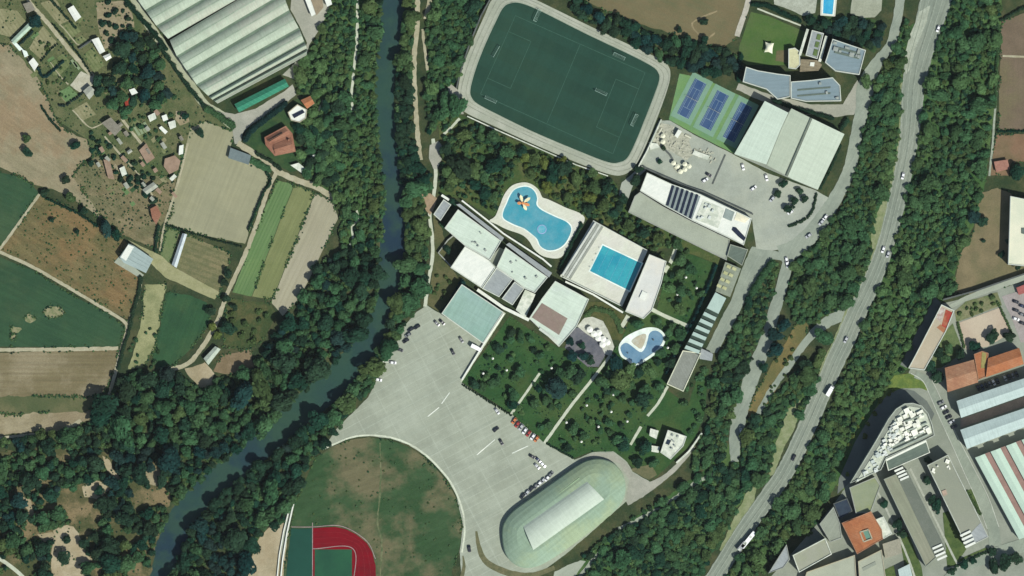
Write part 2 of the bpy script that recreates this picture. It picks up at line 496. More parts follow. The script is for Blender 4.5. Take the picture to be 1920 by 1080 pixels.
F("field", [(76, 366), (110, 378), (150, 400), (180, 420), (205, 432), (225, 445), (240, 458), (235, 490), (264, 512), (262, 545), (240, 600), (205, 582), (120, 532), (0, 470)], 'field', WEEDY,
  "rusty brown weedy field next to the white barn", 1.5)
F("field", [(135, 330), (176, 290), (230, 300), (270, 331), (330, 330), (322, 400), (302, 420), (296, 470), (265, 455), (230, 440), (195, 410), (160, 365)], 'field', WEEDY2, "patchy dry ground below the allotment sheds", 2)
F("field", [(357, 240), (385, 228), (440, 248), (432, 278), (470, 305), (508, 322), (490, 365), (460, 457), (385, 442), (311, 421), (330, 345)], 'field', TAN, "smooth tan stubble field with slanted edges", 1)
F("field", [(520, 338), (552, 346), (522, 420), (472, 556), (436, 548), (470, 460), (492, 400)], 'field', STRIPG, "bright green strip crop beside the tan stubble field", .6)
F("field", [(553, 346), (590, 360), (547, 470), (510, 562), (473, 556), (523, 420)], 'field', STRIPO, "olive strip crop between green strip and sandy strip", .6)
F("field", [(591, 361), (624, 380), (634, 408), (600, 480), (562, 560), (530, 592), (509, 567), (548, 470)], 'field', STRIPT, "pale sandy strip along the riverside wood", .8)
F("field", [(312, 430), (345, 436), (432, 476), (426, 510), (410, 556), (330, 522), (298, 496)], 'field', ORCH, "kitchen garden rows below the tan stubble field", 1)
F("field", [(310, 425), (336, 432), (322, 492), (300, 490)], 'patch', M("pale grass", (104, 120, 78), (116, 124, 86), .2), "pale grass plot beside the white greenhouse tunnel", 1)
F("path", [(240, 450), (300, 478), (325, 500), (412, 548), (402, 562), (380, 552), (310, 520), (285, 496)], 'path', M("straw lane", (164, 158, 122), (150, 146, 108), .2, fine=.15), "straw coloured lane leading from the white barn", 1, cat="path")
F("field", [(312, 548), (350, 552), (386, 566), (398, 586), (388, 612), (365, 646), (330, 682), (292, 694), (286, 662), (300, 612)], 'field', GREEN2, "deep green rounded field beside the farm track", 1.5)
F("field", [(270, 534), (312, 532), (300, 602), (290, 655), (264, 692), (240, 692), (256, 640), (268, 590)], 'field', M("straw strip", (160, 156, 116), (146, 144, 104), .15, (110, 118, 80), .06, .5, fine=.2), "straw coloured strip next to the deep green field", 2)
F("field", [(-40, 474), (0, 482), (60, 506), (140, 556), (200, 586), (236, 613), (226, 645), (221, 651), (-40, 650)], 'field', GREEN, "large dark green field with pale bald patches", 1)
for i, (x, y, r) in enumerate([(101, 585, 15), (56, 597, 9), (30, 618, 8), (26, 630, 5)]):
    F("field", [(x + r * math.cos(a) * 1.15, y + r * math.sin(a) * .8) for a in [k * .5236 for k in range(12)]], 'patch', M("bald patch", (156, 146, 116), (116, 122, 86), .35, fine=.2),
      ["largest pale bald patch in the dark green field", "middle pale bald patch in the dark green field", "small pale bald patch near the field corner", "smallest pale bald patch at the field margin"][i], 3)
F("field", [(-40, 662), (222, 655), (215, 692), (196, 736), (160, 746), (80, 743), (-40, 746)], 'field', BROWN, "brown ploughed field below the dark green field", 1)
F("field", [(-40, 744), (160, 743), (192, 750), (165, 772), (-40, 777)], .09, M("dull grass", (92, 96, 66), (110, 106, 76), .1, (76, 88, 58), .04, .6, fine=.2), "dull green grass belt below the ploughed field", 4)
F("field", [(-40, 775), (165, 771), (186, 760), (190, 775), (152, 796), (130, 808), (60, 810), (-40, 820)], 'field', EARTH2, "pale earth margin along the riverside wood", 3)
strip("path", [(-20, 656), (120, 655), (222, 653)], 7, 'path', TRACKM, "pale track between green field and ploughed field", "path", amp=.6)
F("yard", [(345, 692), (385, 680), (402, 700), (396, 730), (375, 726), (355, 708)], 'patch', SAND, "sandy farmyard at the wood's edge", 2, cat="yard")
F("field", [(415, 666), (470, 655), (476, 690), (430, 702), (398, 696)], 'patch', M("brown bed", (138, 118, 94), (124, 106, 82), .2, fine=.2), "square brown bed beside the farm shed", 1.5)
F("field", [(426, 560), (505, 568), (520, 590), (490, 642), (470, 655), (418, 650)], 'field', SCRUB, "scrubby olive plot below the strip crops", 2, excl=False)
F("clearing", [(100, 995), (118, 985), (140, 988), (152, 1010), (160, 1040), (178, 1046), (160, 1060), (158, 1095), (96, 1095), (94, 1040)], 'patch', SAND, "largest sandy clearing in the riverside wood", 3, cat="clearing")
F("clearing", [(152, 912), (172, 898), (190, 905), (206, 915), (190, 934), (160, 932)], 'patch', SAND, "sandy clearing shaped like a fan in the riverside wood", 3, cat="clearing")
F("clearing", [(192, 855), (206, 862), (212, 880), (232, 902), (220, 905), (200, 880)], 'patch', SAND, "narrow sandy clearing winding through the riverside wood", 2, cat="clearing")
F("clearing", [(272, 884), (298, 878), (310, 892), (300, 912), (276, 906)], 'patch', EARTH2, "sandy clearing nearest the river inside the wood", 2, cat="clearing")
F("clearing", [(70, 1002), (98, 998), (104, 1010), (84, 1016)], 'patch', SAND, "small sandy opening beside the largest clearing", 2, cat="clearing")
F("clearing", [(38, 930), (58, 938), (66, 966), (56, 968), (46, 946)], 'patch', SAND, "narrow sandy opening among tall wood trees", 2, cat="clearing")
strip("path", [(-10, 1042), (12, 1056), (36, 1075), (60, 1100)], 7, 'path', PALELINE, "pale path cutting the corner of the riverside wood", "path")
strip("path", [(-20, 822), (30, 818), (72, 812)], 5, 'path', TRACKM, "pale path along the lower edge of the earth margin", "path", amp=.6)
strip("path", [(126, 802), (140, 796), (152, 788)], 8, 'path', TRACKM, "short pale path stub near a big dark tree", "path", amp=.6)
# allotment plots
for pts, m, lab in [
    ([(-10, 16), (32, 20), (48, 40), (24, 70), (-10, 62)], PLOT_TAN, "dry tan allotment plot above the long pale greenhouse"),
    ([(80, 48), (110, 84), (76, 112), (54, 90)], PLOT_TAN, "dry tan allotment plot enclosed by greenhouse and sheds"),
    ([(76, 6), (104, -2), (130, 38), (112, 48)], PLOT_TAN, "dry allotment plot across the track at the upper edge"),
    ([(115, 50), (138, 40), (152, 58), (128, 76)], PLOT_OLV, "olive allotment plot with a hedge beside the track"),
    ([(136, 76), (153, 66), (170, 80), (152, 92)], PLOT_OLV, "small mossy allotment plot above the white cabin"),
    ([(156, 103), (176, 88), (196, 122), (178, 138)], PLOT_OLV, "olive allotment plot beside the white cabin"),
    ([(92, 120), (118, 100), (134, 118), (112, 142), (100, 142)], PLOT_OLV, "vegetable allotment plot above the concrete yard"),
    ([(110, 172), (129, 162), (148, 177), (126, 195)], PLOT_GRN, "pale green allotment plot below the concrete yard"),
    ([(136, 207), (162, 190), (180, 215), (156, 226)], PLOT_TAN, "dry tan allotment plot below the grey hut"),
    ([(180, 4), (232, 2), (248, 26), (252, 52), (240, 48), (222, 60), (212, 84), (196, 92), (184, 50)], EARTH2, "sandy plot dotted with dark bushes"),
    ([(250, 222), (276, 236), (268, 262), (240, 252)], PLOT_OLV, "green allotment plot with cold frames"),
    ([(330, 207), (352, 212), (356, 228), (338, 236), (328, 224)], EARTH2, "pale bare spot by a small round tree")]:
    F("allotment_plot", pts, 'patch', m, lab, 1.2, cat="plot", excl=False)
strip("path", [(50, -20), (56, 4), (92, 46), (130, 93), (160, 128), (176, 146)], 8, 'path', TRACKM, "straight dusty track through the allotments", "path", amp=.7)
F("yard", [(152, 133), (170, 143), (178, 148), (174, 160), (150, 173), (131, 160)], 'path', M("pale yard", (196, 188, 170), (182, 174, 154), .3), "pale concrete yard at the track's end", .8, cat="yard")
strip("path", [(228, 222), (245, 244), (266, 270)], 5, 'path', TRACKM, "narrow pale track below the allotment sheds", "path", amp=.5)
strip("path", [(244, -20), (268, 30), (290, 62), (330, 118), (356, 156), (384, 196), (412, 214), (436, 236)], 16, 'path', M("lane gravel", (186, 184, 160), (172, 172, 146), .2, (156, 158, 130), .06, .5, fine=.15), "gravel lane along the long greenhouse roofs", "lane", amp=.8)
F("yard", [(405, 208), (440, 214), (478, 204), (538, 168), (548, 158), (556, 176), (530, 200), (470, 234), (455, 250), (452, 268), (440, 270), (434, 236)], 'path', CONC2, "pale yard below the green roofed shed", 1, cat="yard")
F("yard", [(548, -20), (628, -20), (612, 30), (598, 56), (580, 84), (574, 108), (560, 122), (552, 150), (530, 140), (568, 104), (576, 80), (562, 50), (545, 18)], 'path', CONC2, "pale concrete apron beside the long greenhouse roofs", .8, cat="yard")
strip("path", [(445, 268), (470, 284), (495, 298), (520, 320), (556, 338), (596, 352), (628, 374)], 11, 'path', TRACKM, "farm track passing the red roofed house", "track", amp=.9)
strip("path", [(519, 322), (505, 350), (488, 398), (466, 462), (440, 520), (424, 556), (412, 590), (398, 620), (380, 650), (352, 682), (310, 694)], 8, 'path', TRACKM, "farm track between stubble field and strip crops", "track", amp=.8)
strip("path", [(352, 268), (340, 320), (322, 380), (308, 424), (300, 470)], 4, 'path', TRACKM, "thin pale track along the stubble field", "track", amp=.4)
strip("path", [(-10, 470), (0, 466), (40, 412), (74, 364)], 5, 'path', TRACKM, "thin track beside the small green field", "track", amp=.4)
strip("path", [(-10, 468), (60, 500), (120, 534), (200, 582), (237, 608), (232, 640), (226, 660), (216, 700), (205, 740)], 6, 'path', TRACKM, "pale track around the large dark green field", "track", amp=.5)
strip("path", [(238, 610), (258, 560), (264, 520), (252, 508), (220, 492)], 5, 'path', TRACKM, "pale track up to the white barn", "track", amp=.5)
F("yard", [(214, 492), (226, 478), (236, 488), (270, 516), (262, 522), (250, 514)], 'top', CONC, "white concrete apron in front of the barn", .6, cat="yard")
# garden around the red roofed houses
F("garden", [(458, 266), (470, 248), (500, 226), (540, 196), (556, 186), (576, 180), (596, 186), (590, 215), (570, 240), (560, 290), (572, 318), (545, 322), (510, 305), (480, 285)], 'field', M("garden grass", (46, 72, 46), (60, 84, 50), .2, (80, 92, 58), .07, .5, fine=.25), "dark green garden around the red roofed houses", 1.5, cat="garden", excl=False)
strip("path", [(606, 188), (598, 206), (586, 240), (582, 248)], 3.5, 'path', PALELINE, "thin pale garden path near the solar panel house", "path", amp=.2)
strip("path", [(668, -20), (670, 20), (670, 45), (668, 90), (664, 130), (660, 170), (660, 210)], 5, 'path', PALELINE, "thin pale path through the west bank wood", "path", amp=.9)
strip("path", [(668, 392), (672, 412), (660, 424), (662, 448), (656, 460)], 4, 'path', PALELINE, "small winding path beside a round tree in the wood", "path", amp=.3)

# ------------------------------------------------------------------ east bank of the river
strip("path", [(782, -20), (783, 12), (781, 60), (777, 100), (777, 150), (779, 190), (782, 240), (788, 300)], 9, 'path', TRACKM, "sandy river path on the east bank", "path", amp=.9)
strip("path", [(808, -20), (804, 10), (798, 36)], 9, 'path', TRACKM, "second sandy path beside the river path", "path", amp=.9)
strip("path", [(792, 54), (796, 90), (802, 132)], 5, 'path', TRACKM, "thin sandy path parallel to the river path", "path", amp=.7)
strip("path", [(812, 260), (815, 300), (817, 328), (813, 368), (806, 402), (810, 440), (811, 480), (803, 530), (797, 575)], 6.5, 'path', PALELINE, "pale footpath running down to the car park", "path", amp=.4)
F("plaza", [(806, 272), (822, 264), (830, 275), (828, 300), (818, 318), (812, 316), (804, 296)], 'path', CONC2, "small paved spot where the footpath widens", .6, cat="plaza")
F("path", [(788, 365), (806, 362), (820, 372), (812, 395), (806, 404), (798, 395)], 'path', M("reddish earth", (172, 146, 122), (160, 136, 110), .3), "reddish earth spot by the footpath", 1.2, cat="path")
strip("path", [(832, 252), (845, 240), (862, 222)], 5, 'path', PALELINE, "short pale path to the running track corner", "path", amp=.3)
F("park", [(820, 216), (862, 214), (960, 262), (1060, 300), (1150, 336), (1168, 372), (1180, 398), (1366, 492), (1356, 500), (1262, 462), (1215, 470), (1098, 412), (1010, 356), (985, 340), (952, 356), (930, 408), (860, 372), (822, 365), (830, 300)], .04, M("park grass", (74, 92, 50), (58, 82, 44), .1, (104, 102, 64), .04, .7, fine=.28, bump=.4), "park grass with trees above the leisure pool", 2, cat="park", excl=False)
F("garden", [(812, 372), (826, 420), (846, 500), (866, 530), (826, 584), (800, 570), (808, 530), (814, 480)], .04, M("brown garden", (92, 92, 62), (74, 84, 52), .15, (112, 104, 74), .05, .6, fine=.3), "scrubby garden beside the sports centre", 2, cat="garden", excl=False)
# football field with running track
OUT = [(942, -14), (975, -14), (1010, 2), (1100, 46), (1180, 84), (1236, 110), (1252, 122), (1257, 140), (1250, 172), (1228, 232), (1204, 288), (1188, 314), (1168, 328), (1140, 326), (1080, 304), (1000, 270), (930, 238), (878, 214), (863, 200), (858, 178), (866, 132), (886, 80), (908, 30), (922, 0)]
INN = [(958, 6), (976, 6), (1012, 20), (1100, 64), (1180, 102), (1222, 124), (1234, 136), (1236, 150), (1226, 180), (1208, 226), (1190, 270), (1176, 296), (1162, 304), (1140, 304), (1080, 281), (1000, 247), (930, 213), (896, 195), (885, 184), (882, 168), (892, 130), (908, 88), (930, 40), (944, 14)]
sheet("running_track", OUT, 'path', M("track concrete", (184, 182, 168), (170, 170, 154), .12, (160, 162, 146), .04, .6, fine=.12), "pale grey oval track around the football pitch", "track", curve=True)
sheet("football_pitch", INN, 'road', PITCH, "dark green artificial turf football pitch", "pitch", curve=True)
def ring_line(name, pts, k, w, z, mat, lab):
    c = (sum(p[0] for p in pts) / len(pts), sum(p[1] for p in pts) / len(pts))
    q = closed_curve([(c[0] + (p[0] - c[0]) * k, c[1] + (p[1] - c[1]) * k) for p in pts]); q.append(q[0]); q.append(q[1])
    L, Rr = ribbon_outline(q, w); mb = MB(); n = len(L)
    mb.v = [tuple(W(p, z)) for p in L] + [tuple(W(p, z)) for p in Rr]
    mb.f = [(i, n + i, n + i + 1, i + 1) for i in range(n - 1)]
    o = mb.build(name, mat)
    if o.data.polygons[0].normal.z < 0: o.data.flip_normals()
    tag(o, lab, "marking", 'structure')
ring_line("track_line", INN, 1.045, 1.0, .3, M("track seam", (146, 146, 132)), "thin grey seam on the inner lane of the oval track")
ring_line("track_line", INN, 1.10, 1.2, .3, M("track seam2", (140, 140, 128)), "thin grey seam on the outer lane of the oval track")
ring_line("track_kerb", INN, 1.008, .8, .32, M("kerb grey", (150, 158, 142)), "pale kerb around the football pitch")
F("plaza", [(838, 164), (846, 158), (858, 168), (864, 196), (870, 214), (858, 214), (846, 190)], 'patch', CONC2, "paved notch at the corner of the oval track", .5, cat="plaza")
F("field", [(1086, -40), (1410, -40), (1398, 30), (1378, 74), (1356, 88), (1322, 84), (1252, 60), (1192, 44), (1132, 18), (1100, 2)], 'field', M("dry meadow", (118, 106, 79), (107, 104, 76), .08, (128, 114, 86), .03, .6, stripe=(65, 4, (120, 104, 76), .4, .3), fine=.15), "dry brown meadow above the football pitch", 2)
strip("path", [(1340, 62), (1322, 72), (1298, 44), (1345, 20)], 3, 'patch', M("worn trail", (142, 126, 98)), "faint worn trail across the dry meadow", "path", amp=.6)
strip("path", [(1408, -20), (1398, 20), (1388, 48), (1382, 68)], 10, 'path', M("pinkish lane", (196, 186, 174), (178, 170, 156), .3), "pinkish lane beside the hotel lawn", "lane", amp=.4)
# hotel grounds
F("lawn", [(1408, 22), (1440, 30), (1502, 56), (1512, 60), (1498, 104), (1480, 122), (1400, 122), (1385, 112), (1386, 86)], 'field', LAWN2, "hotel lawn with a white canopy", .6, cat="lawn")
F("lawn", [(1456, 96), (1478, 92), (1478, 118), (1454, 114)], 'patch', M("worn grass", (116, 104, 78), (104, 98, 70), .2), "worn brown corner of the hotel lawn", 1.5, cat="lawn")
strip("path", [(1420, 16), (1450, 28), (1502, 48)], 3, 'path', PALELINE, "thin pale path along the upper hotel hedge", "path", amp=.2)
F("garden", [(1520, 28), (1600, 30), (1640, 36), (1660, 60), (1640, 100), (1622, 90), (1560, 74), (1545, 62), (1512, 56)], 'field', M("garden green", (66, 88, 52), (52, 74, 44), .2, fine=.25), "garden strip behind the hotel", 1, cat="garden", excl=False)
F("yard", [(1450, -20), (1534, -20), (1528, 24), (1506, 30), (1480, 18), (1452, 8)], 'path', YARD, "pale gravel yard at the upper edge", .8, cat="yard")
F("yard", [(1600, -20), (1656, -20), (1652, 20), (1640, 32), (1618, 34), (1594, 26)], 'path', M("grey yard", (168, 168, 150), (156, 156, 138), .2), "grey parking yard beside the small blue pool", .8, cat="yard")
F("yard", [(1385, 156), (1440, 176), (1520, 196), (1580, 196), (1608, 150), (1614, 190), (1600, 215), (1560, 220), (1480, 212), (1430, 190), (1380, 168)], .1, CONC2, "paved service lane between hotel and sports hall", 1, cat="yard", excl=False)
# tennis courts
F("tennis_ground", [(1274, 138), (1318, 146), (1422, 196), (1376, 288), (1300, 250), (1254, 224)], 'field', M("court green", (112, 146, 92), (122, 152, 100), .1, (104, 142, 108), .04, .6, fine=.1), "green hard court surround of three tennis courts", .3, cat="court")
COURTB = M("court blue", (60, 84, 124), (66, 90, 128), .1, (72, 92, 128), .05, .6, fine=.08)
RUNOFF = M("court apron", (124, 156, 132), (132, 160, 142), .1, fine=.08)
def court(c, ang, k, lab):
    cx, cy = c; L, Wd = 74, 33
    ca, sa = math.cos(math.radians(ang)), math.sin(math.radians(ang))
    P = lambda u, v: (cx + u * ca - v * sa, cy + u * sa + v * ca)
    sheet("tennis_court", [P(-46, -21), (P(46, -21)), P(46, 21), P(-46, 21)], 'patch', RUNOFF, lab + " apron", "court", .3)
    sheet("tennis_court", [P(-L / 2, -12), P(L / 2, -12), P(L / 2, 12), P(-L / 2, 12)], 'path', COURTB, lab, "court", .2)
    mb = MB()
    def ln(a, b):
        a, b = P(*a), P(*b); d = Vector((b[0] - a[0], b[1] - a[1])).normalized(); q = (-d.y * .2, d.x * .2)
        mb.poly([W((a[0] + q[0], a[1] + q[1]), .25), W((b[0] + q[0], b[1] + q[1]), .25), W((b[0] - q[0], b[1] - q[1]), .25), W((a[0] - q[0], a[1] - q[1]), .25)])
    h, s_ = 37, 17
    hw = 8.6 * 1.95 / 1.6 * .98
    for a, b in (((-h, -hw), (h, -hw)), ((-h, hw), (h, hw)), ((-h, -hw), (-h, hw)), ((h, -hw), (h, hw)), ((-h, -hw * .75), (h, -hw * .75)), ((-h, hw * .75), (h, hw * .75)), ((-20, -hw * .75), (-20, hw * .75)), ((20, -hw * .75), (20, hw * .75)), ((-20, 0), (20, 0))): ln(a, b)
    tag(mb.build("court_line", M("court line", (150, 168, 178), fine=.05)), "white lines of the " + lab, "marking", 'structure')
    net = empty("tennis_net", "net across the " + lab, "tennis net", W(c, .2))
    a, b = P(0, -14), P(0, 14)
    wa, wb = W(a) - W(c), W(b) - W(c)
    MB().bar(wa, wb, .05, .05, .95).build("mesh", M("net black", (40, 44, 44)), net)
    MB().bar(wa, wb, .09, .95, 1.03).build("net_tape", WHITE, net)
    for q in (wa, wb): MB().tube((q.x, q.y, 0), (q.x, q.y, 1.08), .05, .05, 8).build("post", M("net post", (70, 84, 80)), net)
court((1297, 185), 117.5, 0, "blue tennis court beside the football track")
court((1339, 207), 117.5, 1, "blue tennis court in the middle of the three")
court((1383, 229), 117.5, 2, "blue tennis court shaded by the sports hall")
# forecourt
F("plaza", [(1236, 226), (1256, 226), (1300, 252), (1376, 290), (1440, 325), (1530, 357), (1556, 372), (1540, 402), (1505, 440), (1486, 462), (1448, 470), (1418, 466), (1410, 410), (1315, 366), (1212, 318), (1190, 338), (1178, 372), (1160, 366), (1166, 342), (1190, 322), (1206, 292)], 'path', M("plaza paving", (170, 172, 161), (160, 162, 151), .12, (180, 180, 166), .035, .7, fine=.1), "pale paved plaza in front of the sports hall", .6, cat="plaza")
F("plaza", [(1236, 230), (1262, 236), (1290, 256), (1300, 290), (1286, 300), (1250, 280), (1222, 272)], 'road', M("rubble paving", (196, 190, 172), (158, 156, 140), .5, (176, 172, 156), .12, .5, fine=.25), "blotchy stone terrace at the plaza's upper corner", 1, cat="terrace")
F("road", [(1410, 462), (1448, 470), (1478, 474), (1472, 490), (1452, 486), (1440, 500), (1402, 555), (1374, 610), (1344, 662), (1320, 662), (1345, 612), (1372, 560), (1392, 500)], 'path', ASPH, "grey service road down beside the striped pergola", 1, cat="road")
# main roads
strip("road", [(1690, -20, 18), (1682, 37, 17), (1669, 85, 18), (1648, 112, 20), (1632, 140, 28), (1622, 170, 32), (1617, 205, 26), (1608, 240, 22), (1600, 285, 22), (1590, 325, 23), (1564, 376, 26), (1528, 430, 30), (1494, 464, 34), (1462, 476, 32)], None, 'road', ASPH, "grey access road curving past the sports hall", "road", amp=.8)
strip("road", [(1482, 478, 18), (1474, 505, 20), (1464, 545, 21), (1450, 590, 22), (1436, 640, 24), (1416, 690, 28), (1398, 740, 28), (1384, 790, 27), (1378, 835, 22), (1378, 866, 14)], None, 'road', ASPH, "grey side road running down between the trees", "road", amp=.8)
F("field", [(1492, 610), (1522, 598), (1508, 640), (1480, 682), (1450, 740), (1424, 780), (1404, 782), (1404, 766), (1430, 712), (1462, 660)], 'patch', M("rusty verge", (134, 116, 74), (120, 106, 70), .15, (96, 98, 62), .05, .7, fine=.25), "rusty brown verge between side road and highway", 2, excl=False)
strip("road", [(1420, 778, 10), (1446, 732, 11), (1478, 688, 12), (1512, 640, 14), (1548, 606, 20), (1590, 586, 24)], None, 'path', ASPH, "narrow slip road joining the highway", "road", amp=.9)
HW = [(1772, -80, 60), (1757, -10, 60), (1742, 45, 52), (1722, 110, 48), (1713, 160, 44), (1709, 210, 40), (1703, 270, 35), (1694, 320, 34), (1683, 370, 33), (1666, 440, 32), (1650, 490, 33), (1629, 540, 34), (1605, 590, 36), (1584, 640, 36), (1567, 675, 36), (1544, 730, 34), (1518, 790, 34), (1502, 825, 34), (1472, 885, 33), (1440, 932, 33), (1392, 1000, 32), (1356, 1058, 32), (1320, 1110, 32), (1250, 1200, 32)]
strip("highway", HW, None, 'road', HWY, "long grey highway running through the trees", "road", amp=.9)
LN = M("lane marking", (176, 180, 166), (160, 164, 150), .6, fine=.2); LN2 = M("seam marking", (122, 127, 116), (140, 145, 132), .4, fine=.2)
hw = smooth_line(HW)
def along(off, w, z, mat, lab, dash=None):
    mb = MB(); run = 0
    for i in range(len(hw) - 1):
        a, b = hw[i], hw[i + 1]; dx, dy = b[0] - a[0], b[1] - a[1]; l = math.hypot(dx, dy); n = (-dy / l, dx / l)
        run += 1
        if dash and run % 3 == 0: continue
        o0, o1 = off * a[2] / 2, off * b[2] / 2
        q = [(a[0] + n[0] * (o0 - w), a[1] + n[1] * (o0 - w)), (b[0] + n[0] * (o1 - w), b[1] + n[1] * (o1 - w)), (b[0] + n[0] * (o1 + w), b[1] + n[1] * (o1 + w)), (a[0] + n[0] * (o0 + w), a[1] + n[1] * (o0 + w))]
        if area(q) > 0: q = q[::-1]
        mb.poly([W(p, z) for p in q])
    tag(mb.build("lane_marking", mat), lab, "marking", 'structure')
for off, w, m, lab, d in ((-.9, .55, LN, "white edge line on the river side of the highway", 0), (.9, .55, LN, "white edge line on the town side of the highway", 0), (-.42, .45, LN, "pale lane line on the river side of the highway", 0), (.42, .45, LN, "pale lane line on the town side of the highway", 0),
                          (0.04, .9, LN2, "dark centre seam of the highway", 0), (-.05, .4, LN, "pale line beside the highway's centre seam", 0), (-.66, .5, LN2, "dark wheel seam on the river side of the highway", 0), (.66, .5, LN2, "dark wheel seam on the town side of the highway", 0)):
    along(off, w, .335 if m is LN else .318, m, lab, d)
F("layby", [(1744, 10), (1724, 22), (1704, 70), (1696, 112), (1698, 140), (1706, 130), (1716, 90), (1738, 40)], 'road', M("layby", (182, 184, 168), (166, 168, 152), .2), "pale layby at the upper bend of the highway", 1, cat="layby")
F("verge", [(1655, 378), (1668, 380), (1650, 440), (1636, 470), (1632, 440), (1644, 400)], 'patch', M("pale verge", (150, 152, 118), (128, 136, 96), .2), "pale grassy verge beside the highway bend", 1.5, cat="verge")
F("verge", [(1476, 768), (1500, 750), (1490, 800), (1466, 850), (1452, 890), (1440, 896), (1456, 830)], 'patch', M("pale verge", (150, 152, 118)), "pale stony verge beside the lower highway", 2, cat="verge")
F("verge", [(1402, 915), (1420, 912), (1412, 950), (1386, 1000), (1360, 1040), (1350, 1030), (1370, 985)], 'patch', M("pale verge", (150, 152, 118)), "stony verge at the bottom of the highway", 2, cat="verge")
strip("path", [(1160, 992), (1200, 972), (1250, 944), (1300, 908), (1338, 888)], 6, 'path', M("pale ditch", (168, 172, 156), (150, 154, 138), .3), "pale straight service path in the wood below the pool park", "path", amp=1.1)
strip("path", [(1084, 1086), (1104, 1060), (1126, 1034)], 7, 'path', M("pale ditch", (168, 172, 156)), "pale path stub at the lower edge of the wood", "path", amp=1.0)
strip("road", [(1172, 936, 26), (1200, 922, 22), (1236, 902, 12), (1262, 882, 9), (1284, 858, 8), (1300, 836, 8)], None, 'path', CONC2, "narrow lane past the white park building", "lane", amp=.6)
F("yard", [(1068, 1098), (1098, 1052), (1088, 1050), (1040, 1072), (1030, 1098)], 'field', CONC, "pale yard behind the oval hall", 1.5, cat="yard")
# parking lot and round field
F("parking_lot", [(800, 572), (832, 592), (908, 640), (892, 668), (864, 716), (905, 744), (960, 778), (1022, 832), (1050, 848), (1078, 862), (1110, 848), (1150, 846), (1176, 866), (1186, 884), (1216, 902), (1226, 912), (1180, 935), (1060, 1040), (1000, 1082), (985, 1110), (866, 1110), (862, 1035), (868, 985), (856, 930), (840, 900), (818, 874), (796, 854), (766, 834), (732, 822), (692, 817), (655, 820), (608, 838), (634, 800), (655, 780), (690, 745), (702, 722), (716, 690), (736, 652), (758, 612), (780, 585)], 'path', PARK, "large pale concrete car park", .8, cat="car park")
F("plaza", [(1084, 862), (1112, 850), (1150, 848), (1174, 868), (1186, 886), (1216, 903), (1226, 912), (1188, 934), (1172, 938), (1180, 900), (1160, 868), (1120, 858)], 'road', CONC2, "pinkish paving behind the oval hall", .6, cat="plaza")
strip("verge", [(893, 996, 4), (897, 1022, 8), (906, 1046, 10), (924, 1062, 12), (960, 1076, 12), (1000, 1078, 10), (1040, 1064, 8)], None, 'road', M("olive bank", (118, 112, 84), (100, 100, 72), .3, fine=.2), "olive brown bank curving around the oval hall", "verge", amp=.4)
strip("verge", [(868, 1042, 2), (870, 1062, 6), (864, 1090, 8)], None, 'road', M("olive bank", (118, 112, 84)), "olive brown island where two lanes split", "verge", amp=.3)
RF = [(590, 862), (620, 838), (655, 825), (692, 820), (730, 825), (765, 837), (795, 857), (817, 878), (838, 903), (854, 932), (864, 965), (866, 1000), (860, 1035), (848, 1068), (842, 1110), (528, 1110), (543, 1000), (551, 955), (565, 917)]
sheet("grass_field", RF, 'field', DRYLAWN, "round worn grass field beside the car park", "field", .6)
strip("path", [(606, 842), (655, 821), (692, 816), (732, 820), (768, 833), (798, 853), (820, 874), (842, 900), (858, 930), (869, 966), (871, 1000), (866, 1036)], 3.5, 'top', M("pale rim", (196, 196, 178)), "pale rim path around the round grass field", "path", amp=.2)
strip("path", [(712, 830), (714, 880), (712, 930), (708, 980), (716, 1020), (712, 1090)], 3, 'patch', M("worn line", (126, 124, 94), (86, 100, 68), .25), "faint worn trail down the round grass field", "path", amp=.9)
F("court", [(546, 991), (586, 991), (586, 1110), (534, 1110), (540, 1040)], 'path', COURTG, "dark green court strip at the corner of the round field", .3, cat="court")
F("athletics_track", [(586, 990), (628, 988), (648, 992), (668, 1002), (688, 1018), (698, 1036), (704, 1060), (706, 1110), (586, 1110)], 'path', RUNRED, "dark red curved athletics track", .2, cat="track")
F("court", [(590, 1030), (660, 1030), (660, 1110), (590, 1110)], 'road', COURTG2, "green court inside the red athletics track", .2, cat="court")
for p, lab in (([(586, 980), (586, 1110)], "pale pink line between red track and green strip"), ([(546, 988), (586, 988), (628, 985), (650, 990), (672, 1002), (692, 1020), (704, 1048)], "pale border line over the red athletics track"), ([(586, 1029), (662, 1029), (662, 1100)], "pale inner border line of the red track")):
    strip("court_line", p, 1.4, 'top', M("court border", (150, 130, 128)), lab, "marking", excl=False)
F("yard", [(470, 1050), (486, 1010), (506, 985), (536, 970), (540, 1000), (528, 1110), (460, 1110)], 'field', SAND, "sandy yard beside the green court strip", 2, cat="yard", excl=False)
F("yard", [(540, 940), (552, 946), (540, 1000), (532, 1050), (526, 1050), (532, 990)], 'path', CONC, "pale strip between sandy yard and green court", .5, cat="yard")
